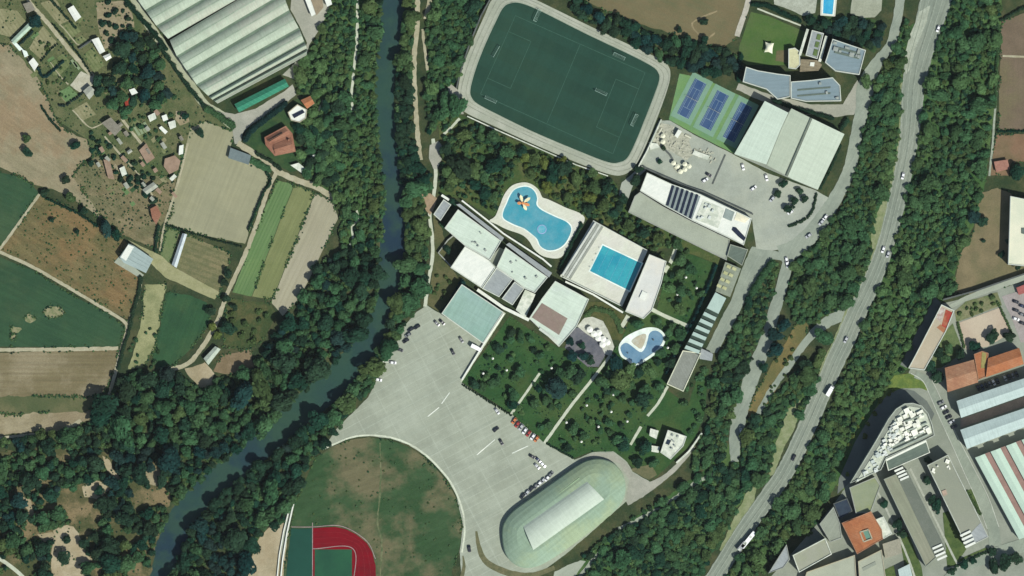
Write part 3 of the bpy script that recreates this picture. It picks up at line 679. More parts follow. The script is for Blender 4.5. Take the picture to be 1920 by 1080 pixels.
# pool park lawns
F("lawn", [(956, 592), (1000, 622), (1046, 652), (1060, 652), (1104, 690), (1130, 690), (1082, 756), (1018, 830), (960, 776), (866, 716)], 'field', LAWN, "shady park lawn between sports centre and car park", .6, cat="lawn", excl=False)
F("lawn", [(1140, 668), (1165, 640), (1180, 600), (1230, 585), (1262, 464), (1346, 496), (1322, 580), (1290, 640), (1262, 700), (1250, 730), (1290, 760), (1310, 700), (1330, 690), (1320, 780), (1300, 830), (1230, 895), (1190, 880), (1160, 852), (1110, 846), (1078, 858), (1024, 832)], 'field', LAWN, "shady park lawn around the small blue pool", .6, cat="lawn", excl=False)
F("garden", [(1096, 590), (1106, 566), (1130, 566), (1180, 596), (1165, 640), (1148, 636), (1130, 604)], 'patch', M("shrub bed", (76, 82, 48), (92, 90, 56), .3, fine=.3), "olive shrub bed beside the pool stairs", 1, cat="garden", excl=False)
F("verge", [(1180, 880), (1220, 870), (1232, 890), (1216, 900)], 'patch', M("olive bank", (118, 112, 84)), "olive corner patch by the narrow lane", 1, cat="verge")
for p, w, lab in (([(946, 586), (905, 650), (863, 716)], 5, "white wall path from sports centre to car park"), ([(1012, 700), (984, 740), (956, 780)], 4.5, "short white path across the shady lawn"), ([(1146, 664), (1110, 712), (1070, 762), (1020, 832)], 5.5, "long white path across the shady lawn"),
                  ([(1252, 724), (1234, 756), (1214, 780)], 5, "white path below the striped pergola"), ([(1202, 800), (1182, 834)], 5, "short white path near the white park building"), ([(1222, 580), (1250, 594), (1292, 612)], 7, "sandy path from pool terrace to pergola"), ([(1268, 462), (1258, 490), (1246, 510)], 7, "sandy path at the top of the pool lawn"), ([(1178, 592), (1164, 616)], 8, "short ramp from pool terrace to the lawn")):
    strip("path", p, w, 'path', PALELINE, lab, "path", amp=.3)
F("terrace", [(1110, 594), (1131, 602), (1144, 628), (1152, 650), (1146, 668), (1134, 664), (1122, 640), (1094, 622), (1082, 612), (1096, 596)], 'road', M("white terrace", (206, 202, 190), (184, 180, 168), .3, fine=.15), "white cafe terrace beside the small blue pool", .6, cat="terrace")
F("terrace", [(1072, 618), (1084, 614), (1120, 640), (1142, 654), (1122, 688), (1102, 688), (1059, 652)], 'path', SHADEPAVE, "paved terrace below the cafe with tree shade painted in mauve", .6, cat="terrace")
# far east
F("field", [(1878, 40), (1960, 10), (1960, 244), (1872, 244), (1874, 150)], 'field', M("mauve plough", (124, 106, 90), (112, 96, 80), .08, (120, 112, 82), .03, .6, stripe=(0, 3, (114, 98, 82), .4, .3)), "mauve brown field at the far edge of the wood", 1)
strip("path", [(1880, 105), (1960, 108)], 4, 'path', TRACKM, "pale track across the mauve field", "track", amp=.3)
F("field", [(1868, 252), (1960, 250), (1960, 300), (1896, 306), (1890, 330), (1856, 328)], 'field', M("reddish plot", (134, 112, 88), (118, 100, 76), .15, (140, 104, 84), .05, .6), "reddish garden plot below the mauve field", 1.5)
strip("path", [(1868, 170), (1862, 260), (1855, 330)], 4, 'path', M("pale ditch", (168, 172, 156)), "thin pale track along the wood's far edge", "track", amp=.4)
F("field", [(1838, 362), (1870, 352), (1900, 366), (1960, 376), (1960, 516), (1830, 550), (1786, 552), (1800, 478), (1824, 440)], 'field', M("rough earth", (138, 122, 94), (122, 110, 84), .1, (104, 104, 74), .04, .6, fine=.2), "rough earth slope around the large white roof", 2)
# town
F("town_ground", [(1764, 570), (1880, 540), (1960, 515), (1960, 1110), (1420, 1110), (1500, 1020), (1560, 950), (1578, 925), (1640, 790), (1690, 738), (1704, 698)], 'field', M("town paving", (158, 159, 147), (146, 148, 136), .1, (134, 138, 126), .03, .6, fine=.1), "grey paving between the town buildings", .6, cat="paving")
strip("road", [(1780, 576, 8), (1820, 556, 9), (1880, 534, 11), (1960, 506, 12)], None, 'path', CONC, "pale lane above the school yard", "lane", amp=.5)
F("yard", [(1793, 607), (1873, 577), (1884, 598), (1896, 624), (1851, 650), (1811, 656)], 'road', M("pink yard", (198, 178, 158), (188, 166, 148), .08, (202, 184, 164), .03, .6, fine=.07), "pinkish school yard", .5, cat="yard")
F("garden", [(1790, 584), (1810, 566), (1870, 548), (1878, 572), (1794, 604)], 'road', M("yard scrub", (124, 122, 90), (98, 112, 72), .25, (150, 140, 112), .1, .5, fine=.3), "scrubby corner garden above the school yard", 1, cat="garden")
F("garden", [(1772, 622), (1786, 606), (1806, 660), (1780, 680), (1764, 690), (1740, 690)], 'path', M("yard grass", (112, 122, 84), (90, 106, 68), .25, fine=.2), "grassy wedge beside the red sports roof", 1, cat="garden")
F("yard", [(1878, 556), (1960, 530), (1960, 640), (1914, 642), (1898, 600)], 'path', M("mauve yard", (172, 160, 158), (160, 148, 146), .1), "mauve car yard beside the school", .5, cat="yard")
strip("road", [(1716, 702, 14), (1736, 712, 13), (1750, 738, 14), (1768, 780, 15), (1790, 826, 16), (1816, 880, 18), (1842, 936, 20), (1862, 990, 22), (1866, 1024, 22)], None, 'top', ASPH, "town street curving down past the warehouses", "street", amp=.3)
strip("road", [(1770, 1098, 24), (1800, 1066, 20), (1850, 1044, 24), (1960, 1010, 26)], None, 'top', ASPH, "town street crossing the lower corner", "street", amp=.3)
F("verge", [(1676, 704), (1704, 700), (1736, 712), (1748, 736), (1724, 728), (1690, 728), (1668, 745), (1640, 790), (1600, 880), (1582, 920), (1570, 910), (1620, 800), (1660, 730)], 'path', M("yellow verge", (118, 130, 66), (92, 112, 58), .25, fine=.25), "yellow green verge above the curved building", 1, cat="verge", excl=False)
for pts, lab in (([(1812, 920), (1826, 916), (1846, 960), (1836, 966)], "narrow dark hedge bed beside the town street"), ([(1768, 962), (1778, 958), (1804, 1010), (1812, 1030), (1790, 1060), (1776, 1064)], "narrow lawn between two long flat halls"), ([(1686, 1002), (1702, 998), (1728, 1064), (1732, 1098), (1712, 1098), (1696, 1060)], "narrow lawn below the orange roofed hall"), ([(1790, 1052), (1850, 1026), (1856, 1038), (1796, 1066)], "hedge bed along the lower street"), ([(1655, 1070), (1676, 1060), (1684, 1098), (1660, 1098)], "small lawn at the lower edge of town")):
    F("lawn", pts, 'road', M("town grass", (92, 106, 62), (74, 92, 52), .25, fine=.25), lab, .4, cat="lawn")

EXCL.append([(1556, 936), (1566, 892), (1594, 822), (1628, 764), (1656, 732), (1690, 719), (1718, 724), (1748, 752), (1710, 800), (1600, 920)])
F("paving", [(1570, 926), (1573, 898), (1604, 827), (1638, 770), (1664, 740), (1690, 728), (1714, 733), (1738, 752), (1752, 776), (1746, 790), (1710, 752), (1668, 780), (1590, 908)], 'path', M("shadow band paving", (118, 122, 116), (106, 110, 106), .1, fine=.08), "dark paved strip shaped to the shadow of the tall curved building", .3, cat="paving")  # paving darker than the town's, cut to the outline of the building's cast shadow
F("paving", [(1752, 556), (1764, 568), (1716, 664), (1700, 690), (1688, 684)], 'path', M("shadow band paving", (118, 122, 116)), "dark paved strip shaped to the shadow of the sports deck wall", .3, cat="paving")  # same dark paving, laid out along the deck's shadow band
for k, (x, y) in enumerate([(R.uniform(176, 345), R.uniform(226, 400)) for _ in range(46)] + [(R.uniform(60, 210), R.uniform(20, 190)) for _ in range(16)]):
    if inside(x, y, [(176, 290), (270, 240), (340, 230), (350, 262), (330, 400), (296, 420), (230, 380), (180, 340)]) or k >= 46:
        L1, W1, an = R.uniform(7, 17), R.uniform(4, 9), math.radians(R.choice([52, -38]) + R.uniform(-6, 6))
        ca, sa = math.cos(an), math.sin(an)
        m = R.choice([PLOT_TAN, PLOT_OLV, PLOT_GRN, SCRUB, EARTH2, ALLOT, GREEN2, ORCH])
        F("garden_bed", [(x + u * ca - v * sa, y + u * sa + v * ca) for u, v in ((-L1 / 2, -W1 / 2), (L1 / 2, -W1 / 2), (L1 / 2, W1 / 2), (-L1 / 2, W1 / 2))], .13, m, "small garden bed among the allotment sheds", .8, cat="garden bed", excl=False)

F("clearing", [(-30, 850), (120, 840), (240, 850), (330, 872), (320, 930), (300, 990), (276, 1110), (-30, 1110)], .035, M("wood floor", (88, 86, 58), (68, 78, 48), .1, (148, 126, 96), .05, .8, fine=.3, bump=.4), "brown leaf strewn floor of the riverside wood", 4, cat="clearing", excl=False)
for p, lab in (([(843, 736), (828, 757)], "short white road marking in the middle of the car park"), ([(823, 764), (802, 781)], "white road marking below another in the car park"), ([(928, 824), (894, 853)], "long white road marking near the lower car park"), ([(716, 678), (742, 680)], "white bay marking at the car park's wood edge"), ([(960, 850), (990, 836)], "white road marking before the lawn corner")):
    strip("parking_line", p, 1.6, 'top', WHITE, lab, "marking", excl=False)
FL = M("faint pitch line", (74, 104, 90), (62, 94, 80), .5, fine=.1)
PP = lambda u, v: ((958 + (1222 - 958) * u) + (888 - 958) * v + u * v * 6, (20 + (136 - 20) * u) + (176 - 20) * v + u * v * 6)
for pts, lab in (([(.04, .03), (.96, .03), (.96, .97), (.04, .97), (.04, .03)], "faint border line of the football pitch"), ([(.5, .03), (.5, .97)], "faint halfway line of the football pitch"), ([(.04, .22), (.2, .22), (.2, .78), (.04, .78)], "faint box line at the river end of the pitch"), ([(.96, .22), (.8, .22), (.8, .78), (.96, .78)], "faint box line at the plaza end of the pitch")):
    mb = MB()
    for q0, q1 in zip(pts, pts[1:]): 
        A_, B_ = W(PP(*q0), .3), W(PP(*q1), .3); d_ = (B_ - A_).normalized(); n_ = Vector((-d_.y, d_.x, 0)) * .16
        mb.poly([A_ + n_, A_ - n_, B_ - n_, B_ + n_])
    o = mb.build("pitch_line", FL)
    for f_ in o.data.polygons: 
        if f_.normal.z < 0: f_.flip()
    tag(o, lab, "marking", 'structure')
for k in (3.5, 7, 10.5):
    s_ = k / 14
    strip("lane_line", [(586, 990 + 40 * s_), (628 + 8 * s_, 988 + 40 * s_), (650 + 2 * s_, 993 + 37 * s_), (688 - 26 * s_, 1018 + 14 * s_), (704 - 42 * s_, 1060), (706 - 44 * s_, 1110)], .6, .335, M("faded lane", (150, 56, 62), (136, 36, 46), .5), "faded lane line on the red athletics track", "marking", excl=False, kind='structure')

GRASSV = M("verge grass", (74, 104, 58), (58, 90, 50), .12, (92, 112, 66), .04, .7, fine=.3, bump=.4, streak=(66, .2, 25, 3))
F("verge", [(1790, -30), (1880, -30), (1868, 160), (1850, 335), (1826, 420), (1800, 476), (1780, 555), (1764, 566), (1706, 690), (1670, 714), (1600, 860), (1560, 925), (1470, 1020), (1340, 1110), (1400, 1020), (1466, 940), (1530, 820), (1570, 740), (1610, 640), (1650, 540), (1700, 360), (1720, 230), (1740, 120)], .03, GRASSV, "grassy floor of the long wood between highway and town", 3, cat="verge", excl=False)
F("verge", [(1640, 160), (1690, 60), (1716, 40), (1700, 230), (1680, 320), (1650, 440), (1600, 570), (1500, 610), (1474, 560), (1490, 490), (1600, 370), (1618, 230)], .03, GRASSV, "grassy floor of the belt between access road and highway", 3, cat="verge", excl=False)
F("verge", [(622, -30), (716, -30), (704, 120), (698, 300), (706, 470), (640, 470), (636, 372), (566, 330), (570, 240), (600, 190), (556, 176), (560, 130), (600, 66)], .03, GRASSV, "grassy floor of the west bank wood", 3, cat="verge", excl=False)
F("verge", [(806, -30), (920, -30), (862, 150), (840, 212), (806, 254), (800, 120)], .03, GRASSV, "grassy floor of the grove beside the oval track", 3, cat="verge", excl=False)
F("verge", [(1500, 690), (1550, 660), (1500, 780), (1404, 914), (1290, 1110), (1010, 1110), (1190, 970), (1310, 890), (1400, 800)], .03, GRASSV, "grassy floor of the wood along the lower highway", 3, cat="verge", excl=False)

for pts, lab in (([(1708, 700), (1730, 714), (1743, 740), (1761, 782), (1782, 828), (1807, 884), (1832, 940), (1851, 992)], "pale kerb line on the hall side of the town street"), ([(1744, 708), (1758, 734), (1776, 778), (1798, 824), (1826, 878), (1853, 932), (1873, 988)], "pale kerb line on the warehouse side of the town street")):
    strip("kerb_line", pts, 1.3, .34, M("kerb pale", (182, 182, 172), fine=.1), lab, "kerb", excl=False)
strip("path", [(1640, 912), (1668, 968), (1700, 1040), (1718, 1090)], 4, .335, M("town walk", (186, 186, 174), (170, 170, 158), .3), "pale walkway beside the long two toned hall", "path", amp=.2)
strip("path", [(1706, 878), (1742, 950), (1788, 1044), (1800, 1064)], 4, .335, M("town walk", (186, 186, 174)), "pale walkway between the two long flat halls", "path", amp=.2)
strip("shoulder", [(p[0] - p[2] * .5, p[1] - p[2] * .12) for p in HW[4:16]], 5, .228, M("pale verge", (150, 152, 118)), "stony shoulder on the river side of the highway", "shoulder", excl=False, amp=1.2)

for p, w, lab in (([(112, 46), (126, 60), (148, 84), (172, 74)], 2, "pale border path between two allotment plots"), ([(94, 116), (112, 142), (128, 158)], 2, "pale border path of the vegetable plot"), ([(20, 78), (50, 106), (66, 134)], 2.5, "pale border path along bare earth and sheds"), ([(136, 206), (156, 228), (172, 240), (192, 232)], 2.5, "pale border path below the grey hut"), ([(196, 256), (226, 290), (262, 330), (290, 372)], 3, "pale crooked path through the lower allotments")):
    strip("path", p, w, 'path', TRACKM, lab, "path", amp=.5, excl=False)

# ------------------------------------------------------------------ building materials
RW = M("white roof", (236, 238, 230), (226, 230, 222), .3, fine=.05, rough=.6, streak=(30, .05, 8, 1.2))
RP = M("pale green roof", (216, 224, 210), (208, 217, 202), .1, (212, 216, 210), .03, .6, fine=.05, stripe=(64, 3.0, (192, 206, 192), .06, .5), rough=.7, streak=[(-28, .09, 14, 1.1), (62, .05, 20, 3)])
RG = M("grey roof", (158, 160, 146), (150, 152, 140), .1, (142, 145, 132), .03, .6, fine=.08, streak=(62,.1,12,1.2))
RGD = M("dark grey roof", (112, 122, 112), (102, 112, 104), .1, fine=.1, streak=(25,.14,12,1.2))
RTAN = M("tan grey roof", (150, 150, 130), (142, 142, 122), .1, (156, 152, 134), .03, .6, fine=.07, streak=[(-62, .12, 40, 1.6)])
RLAV = M("lavender roof", (168, 170, 172), (156, 158, 160), .15, fine=.08, stripe=(28, 2.5, (150, 152, 156), .1, .5), streak=(-28,.1,8,1))
RBLUE = M("blue grey roof", (138, 152, 160), (128, 144, 152), .05, (146, 158, 164), .02, .6, fine=.05, streak=(5,.09,16,1.5))
RLB = M("light blue roof", (196, 208, 206), (186, 198, 196), .06, fine=.05, stripe=(20, 6.0, (180, 192, 190), .06, .6), streak=[(19,.08,30,2),(109,.08,8,1)])
RTILE = M("orange tile", (182, 118, 82), (168, 104, 72), .25, (190, 136, 104), .06, .6, fine=.15, stripe=(70, 1.0, (160, 92, 60), .3, .4), streak=(-20,.12,8,.8))
RTILE2 = M("faded tile", (176, 128, 100), (160, 112, 88), .2, (188, 146, 118), .06, .7, fine=.15, stripe=(70, 1.0, (150, 106, 84), .3, .4), streak=(-20,.14,8,.8))
RRED = M("red brown tile", (158, 110, 90), (146, 98, 80), .25, (172, 128, 106), .08, .6, fine=.15, stripe=(65, 1.0, (138, 92, 76), .3, .4), streak=(-20,.14,8,.8))
RTEAL = M("teal metal roof", (62, 134, 108), (54, 122, 98), .15, fine=.1, stripe=(62, 2.2, (92, 158, 134), .12, .6))
RCAN = M("light teal roof", (152, 178, 166), (160, 184, 178), .05, (142, 172, 158), .025, .7, fine=.05, stripe=(62, 5.0, (142, 166, 158), .05, .6), streak=[(62,.1,14,1.6),(-28,.06,20,2)])
RBARN = M("grey blue sheet roof", (172, 184, 182), (164, 176, 174), .1, fine=.05, stripe=(60, 2.0, (154, 166, 164), .1, .5), streak=(-30,.1,10,1))
RHOUSE = M("long house roof", (184, 192, 174), (172, 180, 162), .12, (188, 184, 170), .04, .6, fine=.07, stripe=(0, 2.6, (190, 202, 184), .08, .6), rough=.7, streak=[(118, .12, 12, 1.0), (27, .08, 40, 1.5)])
RMIX = M("stained white roof", (228, 230, 218), (202, 204, 190), .35, (180, 184, 168), .15, .5, fine=.12)
WALLW = M("white wall", (214, 214, 204), (204, 204, 194), .3, fine=.08)
WALLB = M("beige wall", (186, 176, 154), (176, 166, 144), .3, fine=.1)
WALLG = M("grey wall", (150, 150, 142), fine=.1)
WALLD = M("dark wall", (90, 92, 90), fine=.1)
METAL = M("light metal", (180, 184, 182), fine=.05, rough=.45)
UNIT = M("unit grey", (150, 154, 150), (170, 172, 166), .5, fine=.1)
GLASS = M("dark glass", (40, 50, 62), fine=.05, rough=.12, spec=.6)
BLACKP = M("black panel", (34, 40, 56), (42, 48, 66), .5, fine=.05, rough=.2, spec=.6)
POOLW = water_mat("pool water", (46, 148, 172), (66, 168, 182), .1, bump=.05)
POOLL = water_mat("leisure water", (106, 166, 182), (68, 156, 176), .1, bump=.05)
POOLK = water_mat("kids pool water", (104, 140, 168), (126, 156, 180), .12, bump=.05)
DECK = M("pool deck", (224, 221, 206), (214, 210, 194), .15, (224, 216, 208), .06, .6, fine=.08, streak=(28,.06,8,1))
COPING = M("pool coping", (216, 228, 220), fine=.05)
ROOFT = M("mauve roof terrace", (152, 130, 122), (142, 122, 112), .2, (156, 144, 128), .06, .6, fine=.1)

# ------------------------------------------------------------------ the long multi-ridge factory (two blocks)
def ridged(name, label, bays, h, rise, flat=None):
    out = [bays[0][0]] + [b[1] for b in bays] + [b[2] for b in bays][::-1] + [bays[0][3]]
    EXCL.append(out)
    c = W(centroid(out)); c.z = 0
    e = empty(name, label, "factory", c)
    w = [on(e, p) for p in out]
    MB().walls(w, -.2, h).build("wall", WALLW, e)
    for k, b in enumerate(bays):
        q = [Vector((*on(e, p), h)) for p in b]            # upper-left, lower-left, lower-right, upper-right
        r0 = q[0].lerp(q[1], .42) + Vector((0, 0, rise)); r1 = q[3].lerp(q[2], .42) + Vector((0, 0, rise))
        mb = MB()
        ks = 9
        prof = lambda a, b_: [a.lerp(b_, t) + Vector((0, 0, math.sin(math.pi * min(1, t * 1.0)) ** .8 * rise)) for t in [i / ks for i in range(ks + 1)]]
        L, Rr = prof(q[0], q[1]), prof(q[3], q[2])
        mb.v = [tuple(p) for p in L] + [tuple(p) for p in Rr]; n = ks + 1
        mb.f = [(i, i + 1, n + i + 1, n + i) for i in range(ks)]
        o = mb.build("roof_bay", RHOUSE if k != flat else RG, e)
        if o.data.polygons[0].normal.z < 0: o.data.flip_normals()
        MB().poly(L).build("gable_wall", WALLW, e); MB().poly(Rr[::-1]).build("gable_wall", WALLW, e)
        MB().bar(q[0].lerp(q[1], .5), q[3].lerp(q[2], .5), .5, h + rise - .1, h + rise + .12).build("ridge_seam", M("ridge grey", (150, 162, 144), fine=.1), e)
        if k:
            MB().bar(q[0], q[3], 1.7, h + .1, h + .5).build("gutter", M("gutter grey", (104, 118, 102), fine=.15), e)
    return e
ridged("factory_hall", "long ridged pale roof hall cut by the upper edge", [
    [(246, -18), (274, 21), (390, -46), (350, -60)], [(275, 22), (295, 50), (462, -45), (391, -46)], [(296, 51), (316, 73), (520, -44), (463, -45)]], 7.0, 2.6)
ridged("factory_hall", "long ridged pale roof hall beside the green roofed shed", [
    [(319, 76), (333, 107), (531, -10), (514, -40)], [(334, 107), (352, 134), (543, 21), (532, -9)], [(353, 135), (370, 160), (561, 54), (544, 22)], [(371, 161), (392, 181), (571, 79), (562, 55)],
    [(393, 182), (400, 188), (576, 92), (572, 80)], [(401, 188), (408, 194), (575, 104), (576, 93)]], 7.0, 2.6, flat=5)
e, l, h = bld("green_roofed_shed", "long shed with dark green metal roof below the pale factory hall", "shed", [(441, 196), (534, 149), (541, 162), (449, 210)], 4.5, RTEAL, WALLG, pitch=1.2)
e, l, h = bld("site_office", "pale narrow roof cut by the upper edge beside the concrete apron", "building", [(568, -14), (576, -18), (592, 26), (585, 30)], 3.5, RW, WALLW)
e, l, h = bld("site_office", "brown flat roof between pale strips at the upper edge", "building", [(577, -20), (600, -24), (606, 14), (594, 28)], 4, M("brown felt", (160, 142, 118), (150, 134, 112), .2), WALLW)
e, l, h = bld("site_office", "small white roof at the wood's edge beside the concrete apron", "building", [(606, -12), (616, -16), (622, 8), (614, 12)], 3.5, RW, WALLW)
# houses
e, l, h = bld("house", "red roofed house with a long dark roof slot", "house", [(497, 258), (536, 237), (548, 251), (554, 284), (516, 292), (499, 272)], 4.2, RRED, WALLB)
gable(e, [on(e, p) for p in [(500, 259), (535, 240), (545, 251), (506, 270)]], 4.5, 1.3, RRED, WALLB, "roof")
slab(e, "roof_slot", [(503, 263), (529, 248), (531, 251), (505, 266)], 5.6, 5.95, M("slot black", (46, 40, 36)))
gable(e, [on(e, p) for p in [(512, 272), (546, 258), (552, 283), (517, 290)]], 4.5, 1.5, RRED, WALLB, "roof")
slab(e, "chimney", [(540, 262), (543, 261), (544, 264), (541, 265)], 4.5, 6.8, RRED)
e, l, h = bld("house", "white terraced house carrying dark solar panels", "house", [(540, 211), (558, 196), (576, 206), (574, 222), (562, 230), (546, 226)], 4.0, RW, WALLB, parapet=.4)
slab(e, "solar_panel", [(548, 216), (568, 206), (572, 211), (552, 222)], 4.6, 4.8, BLACKP)
gable(e, [on(e, p) for p in [(564, 188), (582, 180), (590, 194), (576, 204)]], 4.0, 1.2, RTILE, WALLB, "tiled_roof")
MB().walls([on(e, p) for p in [(564, 188), (582, 180), (590, 194), (576, 204)]], 0, 4.0).build("wing_wall", WALLB, e)
e, l, h = bld("farm_shed", "grey flat shed at the corner of the stubble field", "shed", [(433, 278), (470, 292), (466, 308), (429, 296)], 2.6, M("slate shed roof", (120, 130, 132), (110, 120, 122), .2, fine=.15), WALLG)
e, l, h = bld("barn", "white barn with a grey blue sheet roof", "barn", [(242, 458), (252, 462), (287, 486), (274, 511), (233, 492), (226, 482)], 5.0, RBARN, WALLW)
slab(e, "roof_strip", [(241, 459), (252, 463), (237, 489), (227, 482)], 5.3, 5.55, RW)
for k in range(3):
    t = (k + 1) / 4
    a = (252 + (235 - 252) * t, 463 + (491 - 463) * t); b = (286 + (274 - 286) * t, 487 + (510 - 487) * t)
    o = MB().bar(on(e, a), on(e, b), .25, 5.28, 5.5).build("roof_seam", M("seam grey", (146, 158, 158)), e)
e, l, h = bld("greenhouse_tunnel", "thin white greenhouse tunnel beside the kitchen garden rows", "greenhouse", [(343, 438), (350, 440), (331, 501), (323, 496)], 2.2, M("tunnel film", (206, 210, 214), (190, 194, 200), .4), WALLW, pitch=1.2)
e, l, h = bld("farm_shed", "long pale shed roof in the sandy farmyard", "shed", [(383, 672), (404, 650), (413, 655), (391, 683)], 3, M("pale sheet", (192, 198, 184), (172, 178, 164), .4, fine=.15), WALLG, pitch=.8)
sheds = [
    ([(128, 17), (138, 11), (152, 32), (142, 40)], 2.8, RW, "white shed beside the dark trees at the upper edge", 1), ([(173, 75), (185, 71), (197, 96), (188, 101)], 3, RW, "white cabin with the brightest roof among the allotments", 1),
    ([(194, 106), (206, 101), (209, 108), (200, 114)], 2.5, RW, "small white shed just below the white cabin", 1), ([(24, 80), (30, 80), (42, 92), (37, 95)], 2.4, M("pale teal sheet", (216, 228, 220), fine=.1), "small white shed at the end of the long greenhouse", 0),
    ([(42, 93), (50, 97), (53, 104), (47, 107)], 2.2, M("pale teal sheet", (216, 228, 220)), "small teal white shed in a garden corner", 0), ([(55, 117), (63, 109), (72, 121), (65, 132)], 2.8, RW, "white hut at the edge of the bare tan earth", 1),
    ([(157, 171), (169, 161), (180, 172), (168, 186)], 3, M("grey hut roof", (176, 174, 162), (160, 158, 146), .3), "grey hut below the concrete yard", 1), ([(192, 231), (208, 221), (228, 242), (216, 254)], 3, M("brown grey roof", (132, 124, 112), (146, 138, 126), .3, fine=.15), "brown grey barn roof among the lower allotments", 1),
    ([(243, 169), (252, 166), (258, 174), (248, 178)], 2.4, RW, "white shed next to the red garden shed", 0), ([(233, 188), (242, 184), (246, 194), (237, 199)], 2.4, M("red sheet", (168, 70, 56), (150, 60, 50), .4), "red garden shed under dark trees", 1),
    ([(278, 218), (290, 212), (293, 222), (282, 228)], 2.4, RMIX, "pale shed below the dark allotment trees", 0), ([(304, 218), (312, 215), (315, 224), (307, 227)], 2.4, RW, "white shed nearest the small round tree", 0),
    ([(299, 240), (303, 237), (314, 247), (310, 251)], 2.3, RW, "narrow white shed below two other white sheds", 0), ([(316, 230), (328, 226), (330, 238), (320, 242)], 2.3, RMIX, "stained pale shed beside the narrow white shed", 0),
    ([(22, 76), (54, 44), (60, 51), (28, 82)], 2.4, M("tunnel pale", (186, 202, 184), (170, 188, 170), .4, fine=.12), "long pale greenhouse beside the dry tan plot", 1), ([(337, 274), (344, 272), (343, 288), (336, 290)], 2.4, RW, "upright white shed at the corner of the stubble field", 0),
    ([(310, 298), (328, 292), (338, 302), (334, 318), (318, 326), (308, 312)], 2.2, M("pink roof", (166, 138, 120), (150, 124, 106), .3, fine=.15), "pinkish flat shed beside the stubble field track", 0), ([(283, 392), (294, 386), (302, 402), (293, 420), (286, 408)], 3, RRED, "little red tiled hut below the allotments", 0),
    ([(268, 356), (288, 342), (296, 350), (276, 364)], 2.4, M("grey hut roof", (176, 174, 162)), "grey lean to beside the little red hut", 1), ([(262, 282), (274, 270), (290, 296), (276, 306)], 2.4, M("pink roof", (166, 138, 120)), "pinkish shed roof in the middle of the lower allotments", 0),
    ([(546, 310), (560, 306), (574, 318), (566, 324)], 2.4, RMIX, "pale shed in the yard behind the red house", 0), ([(586, 292), (592, 290), (594, 297), (588, 298)], 2.2, RW, "tiny white shed in the wood beside the garden", 0), ([(195, 300), (206, 302), (214, 336), (204, 334)], 2.2, M("pink roof", (166, 138, 120)), "long narrow pink shed on the patchy dry ground", 0),
    ([(44, 8), (58, 4), (66, 18), (52, 24)], 2.4, M("brown grey roof", (132, 124, 112)), "brown grey shed beside the dusty track", 0), ([(225, 316), (233, 312), (238, 326), (230, 330)], 2.3, RMIX, "stained white shed on the patchy dry ground", 0)]
for pts, h, m, lab, pit in sheds:
    bld("garden_shed", lab, "shed", pts, h, m, WALLB, pitch=.7 if pit and len(pts) == 4 else None, over=.2)
def frames(rows, lab):
    for a, b in rows:
        o = MB().bar(W(a), W(b), 1.6, 0, .7).build("cold_frame", M("cold frame", (150, 160, 128), (128, 142, 108), .5))
        tag(o, lab, "cold frame", group=lab)
frames([((134 + k * 5, 112 + k * 4), (144 + k * 5, 126 + k * 4)) for k in range(2)], "narrow pale cold frame beside the dusty allotment track")
frames([((252 + k * 6, 238 - k * 3), (262 + k * 6, 254 - k * 3)) for k in range(4)], "pale cold frame on the lower allotment plot")

# ------------------------------------------------------------------ sports centre
e, l, h = bld("pump_house", "small lavender roofed block at the tip of the sports centre", "building", [(832, 374), (846, 384), (826, 414), (813, 402)], 4, RLAV, WALLW, parapet=.3)
e, l, h = bld("sports_centre", "pale green flat roofed hall at the upper end of the sports centre", "sports centre", [(859, 393), (940, 452), (919, 488), (904, 479), (872, 461), (834, 428)], 9, RP, WALLW, parapet=.5)
units(e, [(880, 420), (930, 458), (912, 476), (860, 438)], 9.3, 6, UNIT, smin=.6, smax=1.5, seed=3, ang=35)
e, l, h = bld("sports_centre", "brilliant white roofed hall of the sports centre", "sports centre", [(872, 462), (904, 480), (918, 489), (929, 502), (903, 540), (845, 502)], 8, RW, WALLW, parapet=.4)
e, l, h = bld("sports_centre", "pale green flat roofed hall in the middle of the sports centre", "sports centre", [(948, 464), (1027, 520), (1003, 549), (984, 541), (964, 525), (931, 501)], 9, RP, WALLW, parapet=.5)
units(e, [(960, 480), (1010, 516), (1000, 536), (945, 500)], 9.3, 5, UNIT, smin=.6, smax=1.4, seed=5, ang=35)
e, l, h = bld("link_block", "grey link roof between the two pale green halls", "building", [(937, 465), (946, 469), (929, 500), (918, 487)], 5.5, RG, WALLG)
e, l, h = bld("gallery", "narrow grey gallery roof along the upper pale green hall", "gallery", [(857, 384), (862, 383), (944, 446), (941, 451)], 5.5, RLAV, WALLW)
e, l, h = bld("gallery", "narrow grey gallery roof along the middle pale green hall", "gallery", [(950, 459), (955, 456), (1034, 512), (1029, 519)], 5.5, RLAV, WALLW)
e, l, h = bld("flat_wing", "lavender grey flat wing beside the brilliant white hall", "building", [(931, 502), (962, 523), (936, 557), (904, 541)], 6, RLAV, WALLW, parapet=.3)
e, l, h = bld("flat_wing", "lavender grey flat wing behind a dark gap", "building", [(965, 528), (983, 541), (961, 572), (941, 560)], 6, RLAV, WALLW, parapet=.3)
e, l, h = bld("flat_wing", "pale speckled low wing beside the reddish roof terrace", "building", [(985, 544), (1003, 552), (985, 595), (968, 581)], 4, RMIX, WALLW)
e, l, h = bld("sports_centre", "pale green roofed hall with a reddish roof terrace", "sports centre", [(1041, 527), (1104, 561), (1081, 612), (1048, 650), (992, 597), (1016, 560)], 8, RP, WALLW, parapet=.5)
slab(e, "roof_terrace", [(1016, 568), (1064, 597), (1048, 628), (997, 595)], 8.3, 8.45, ROOFT)
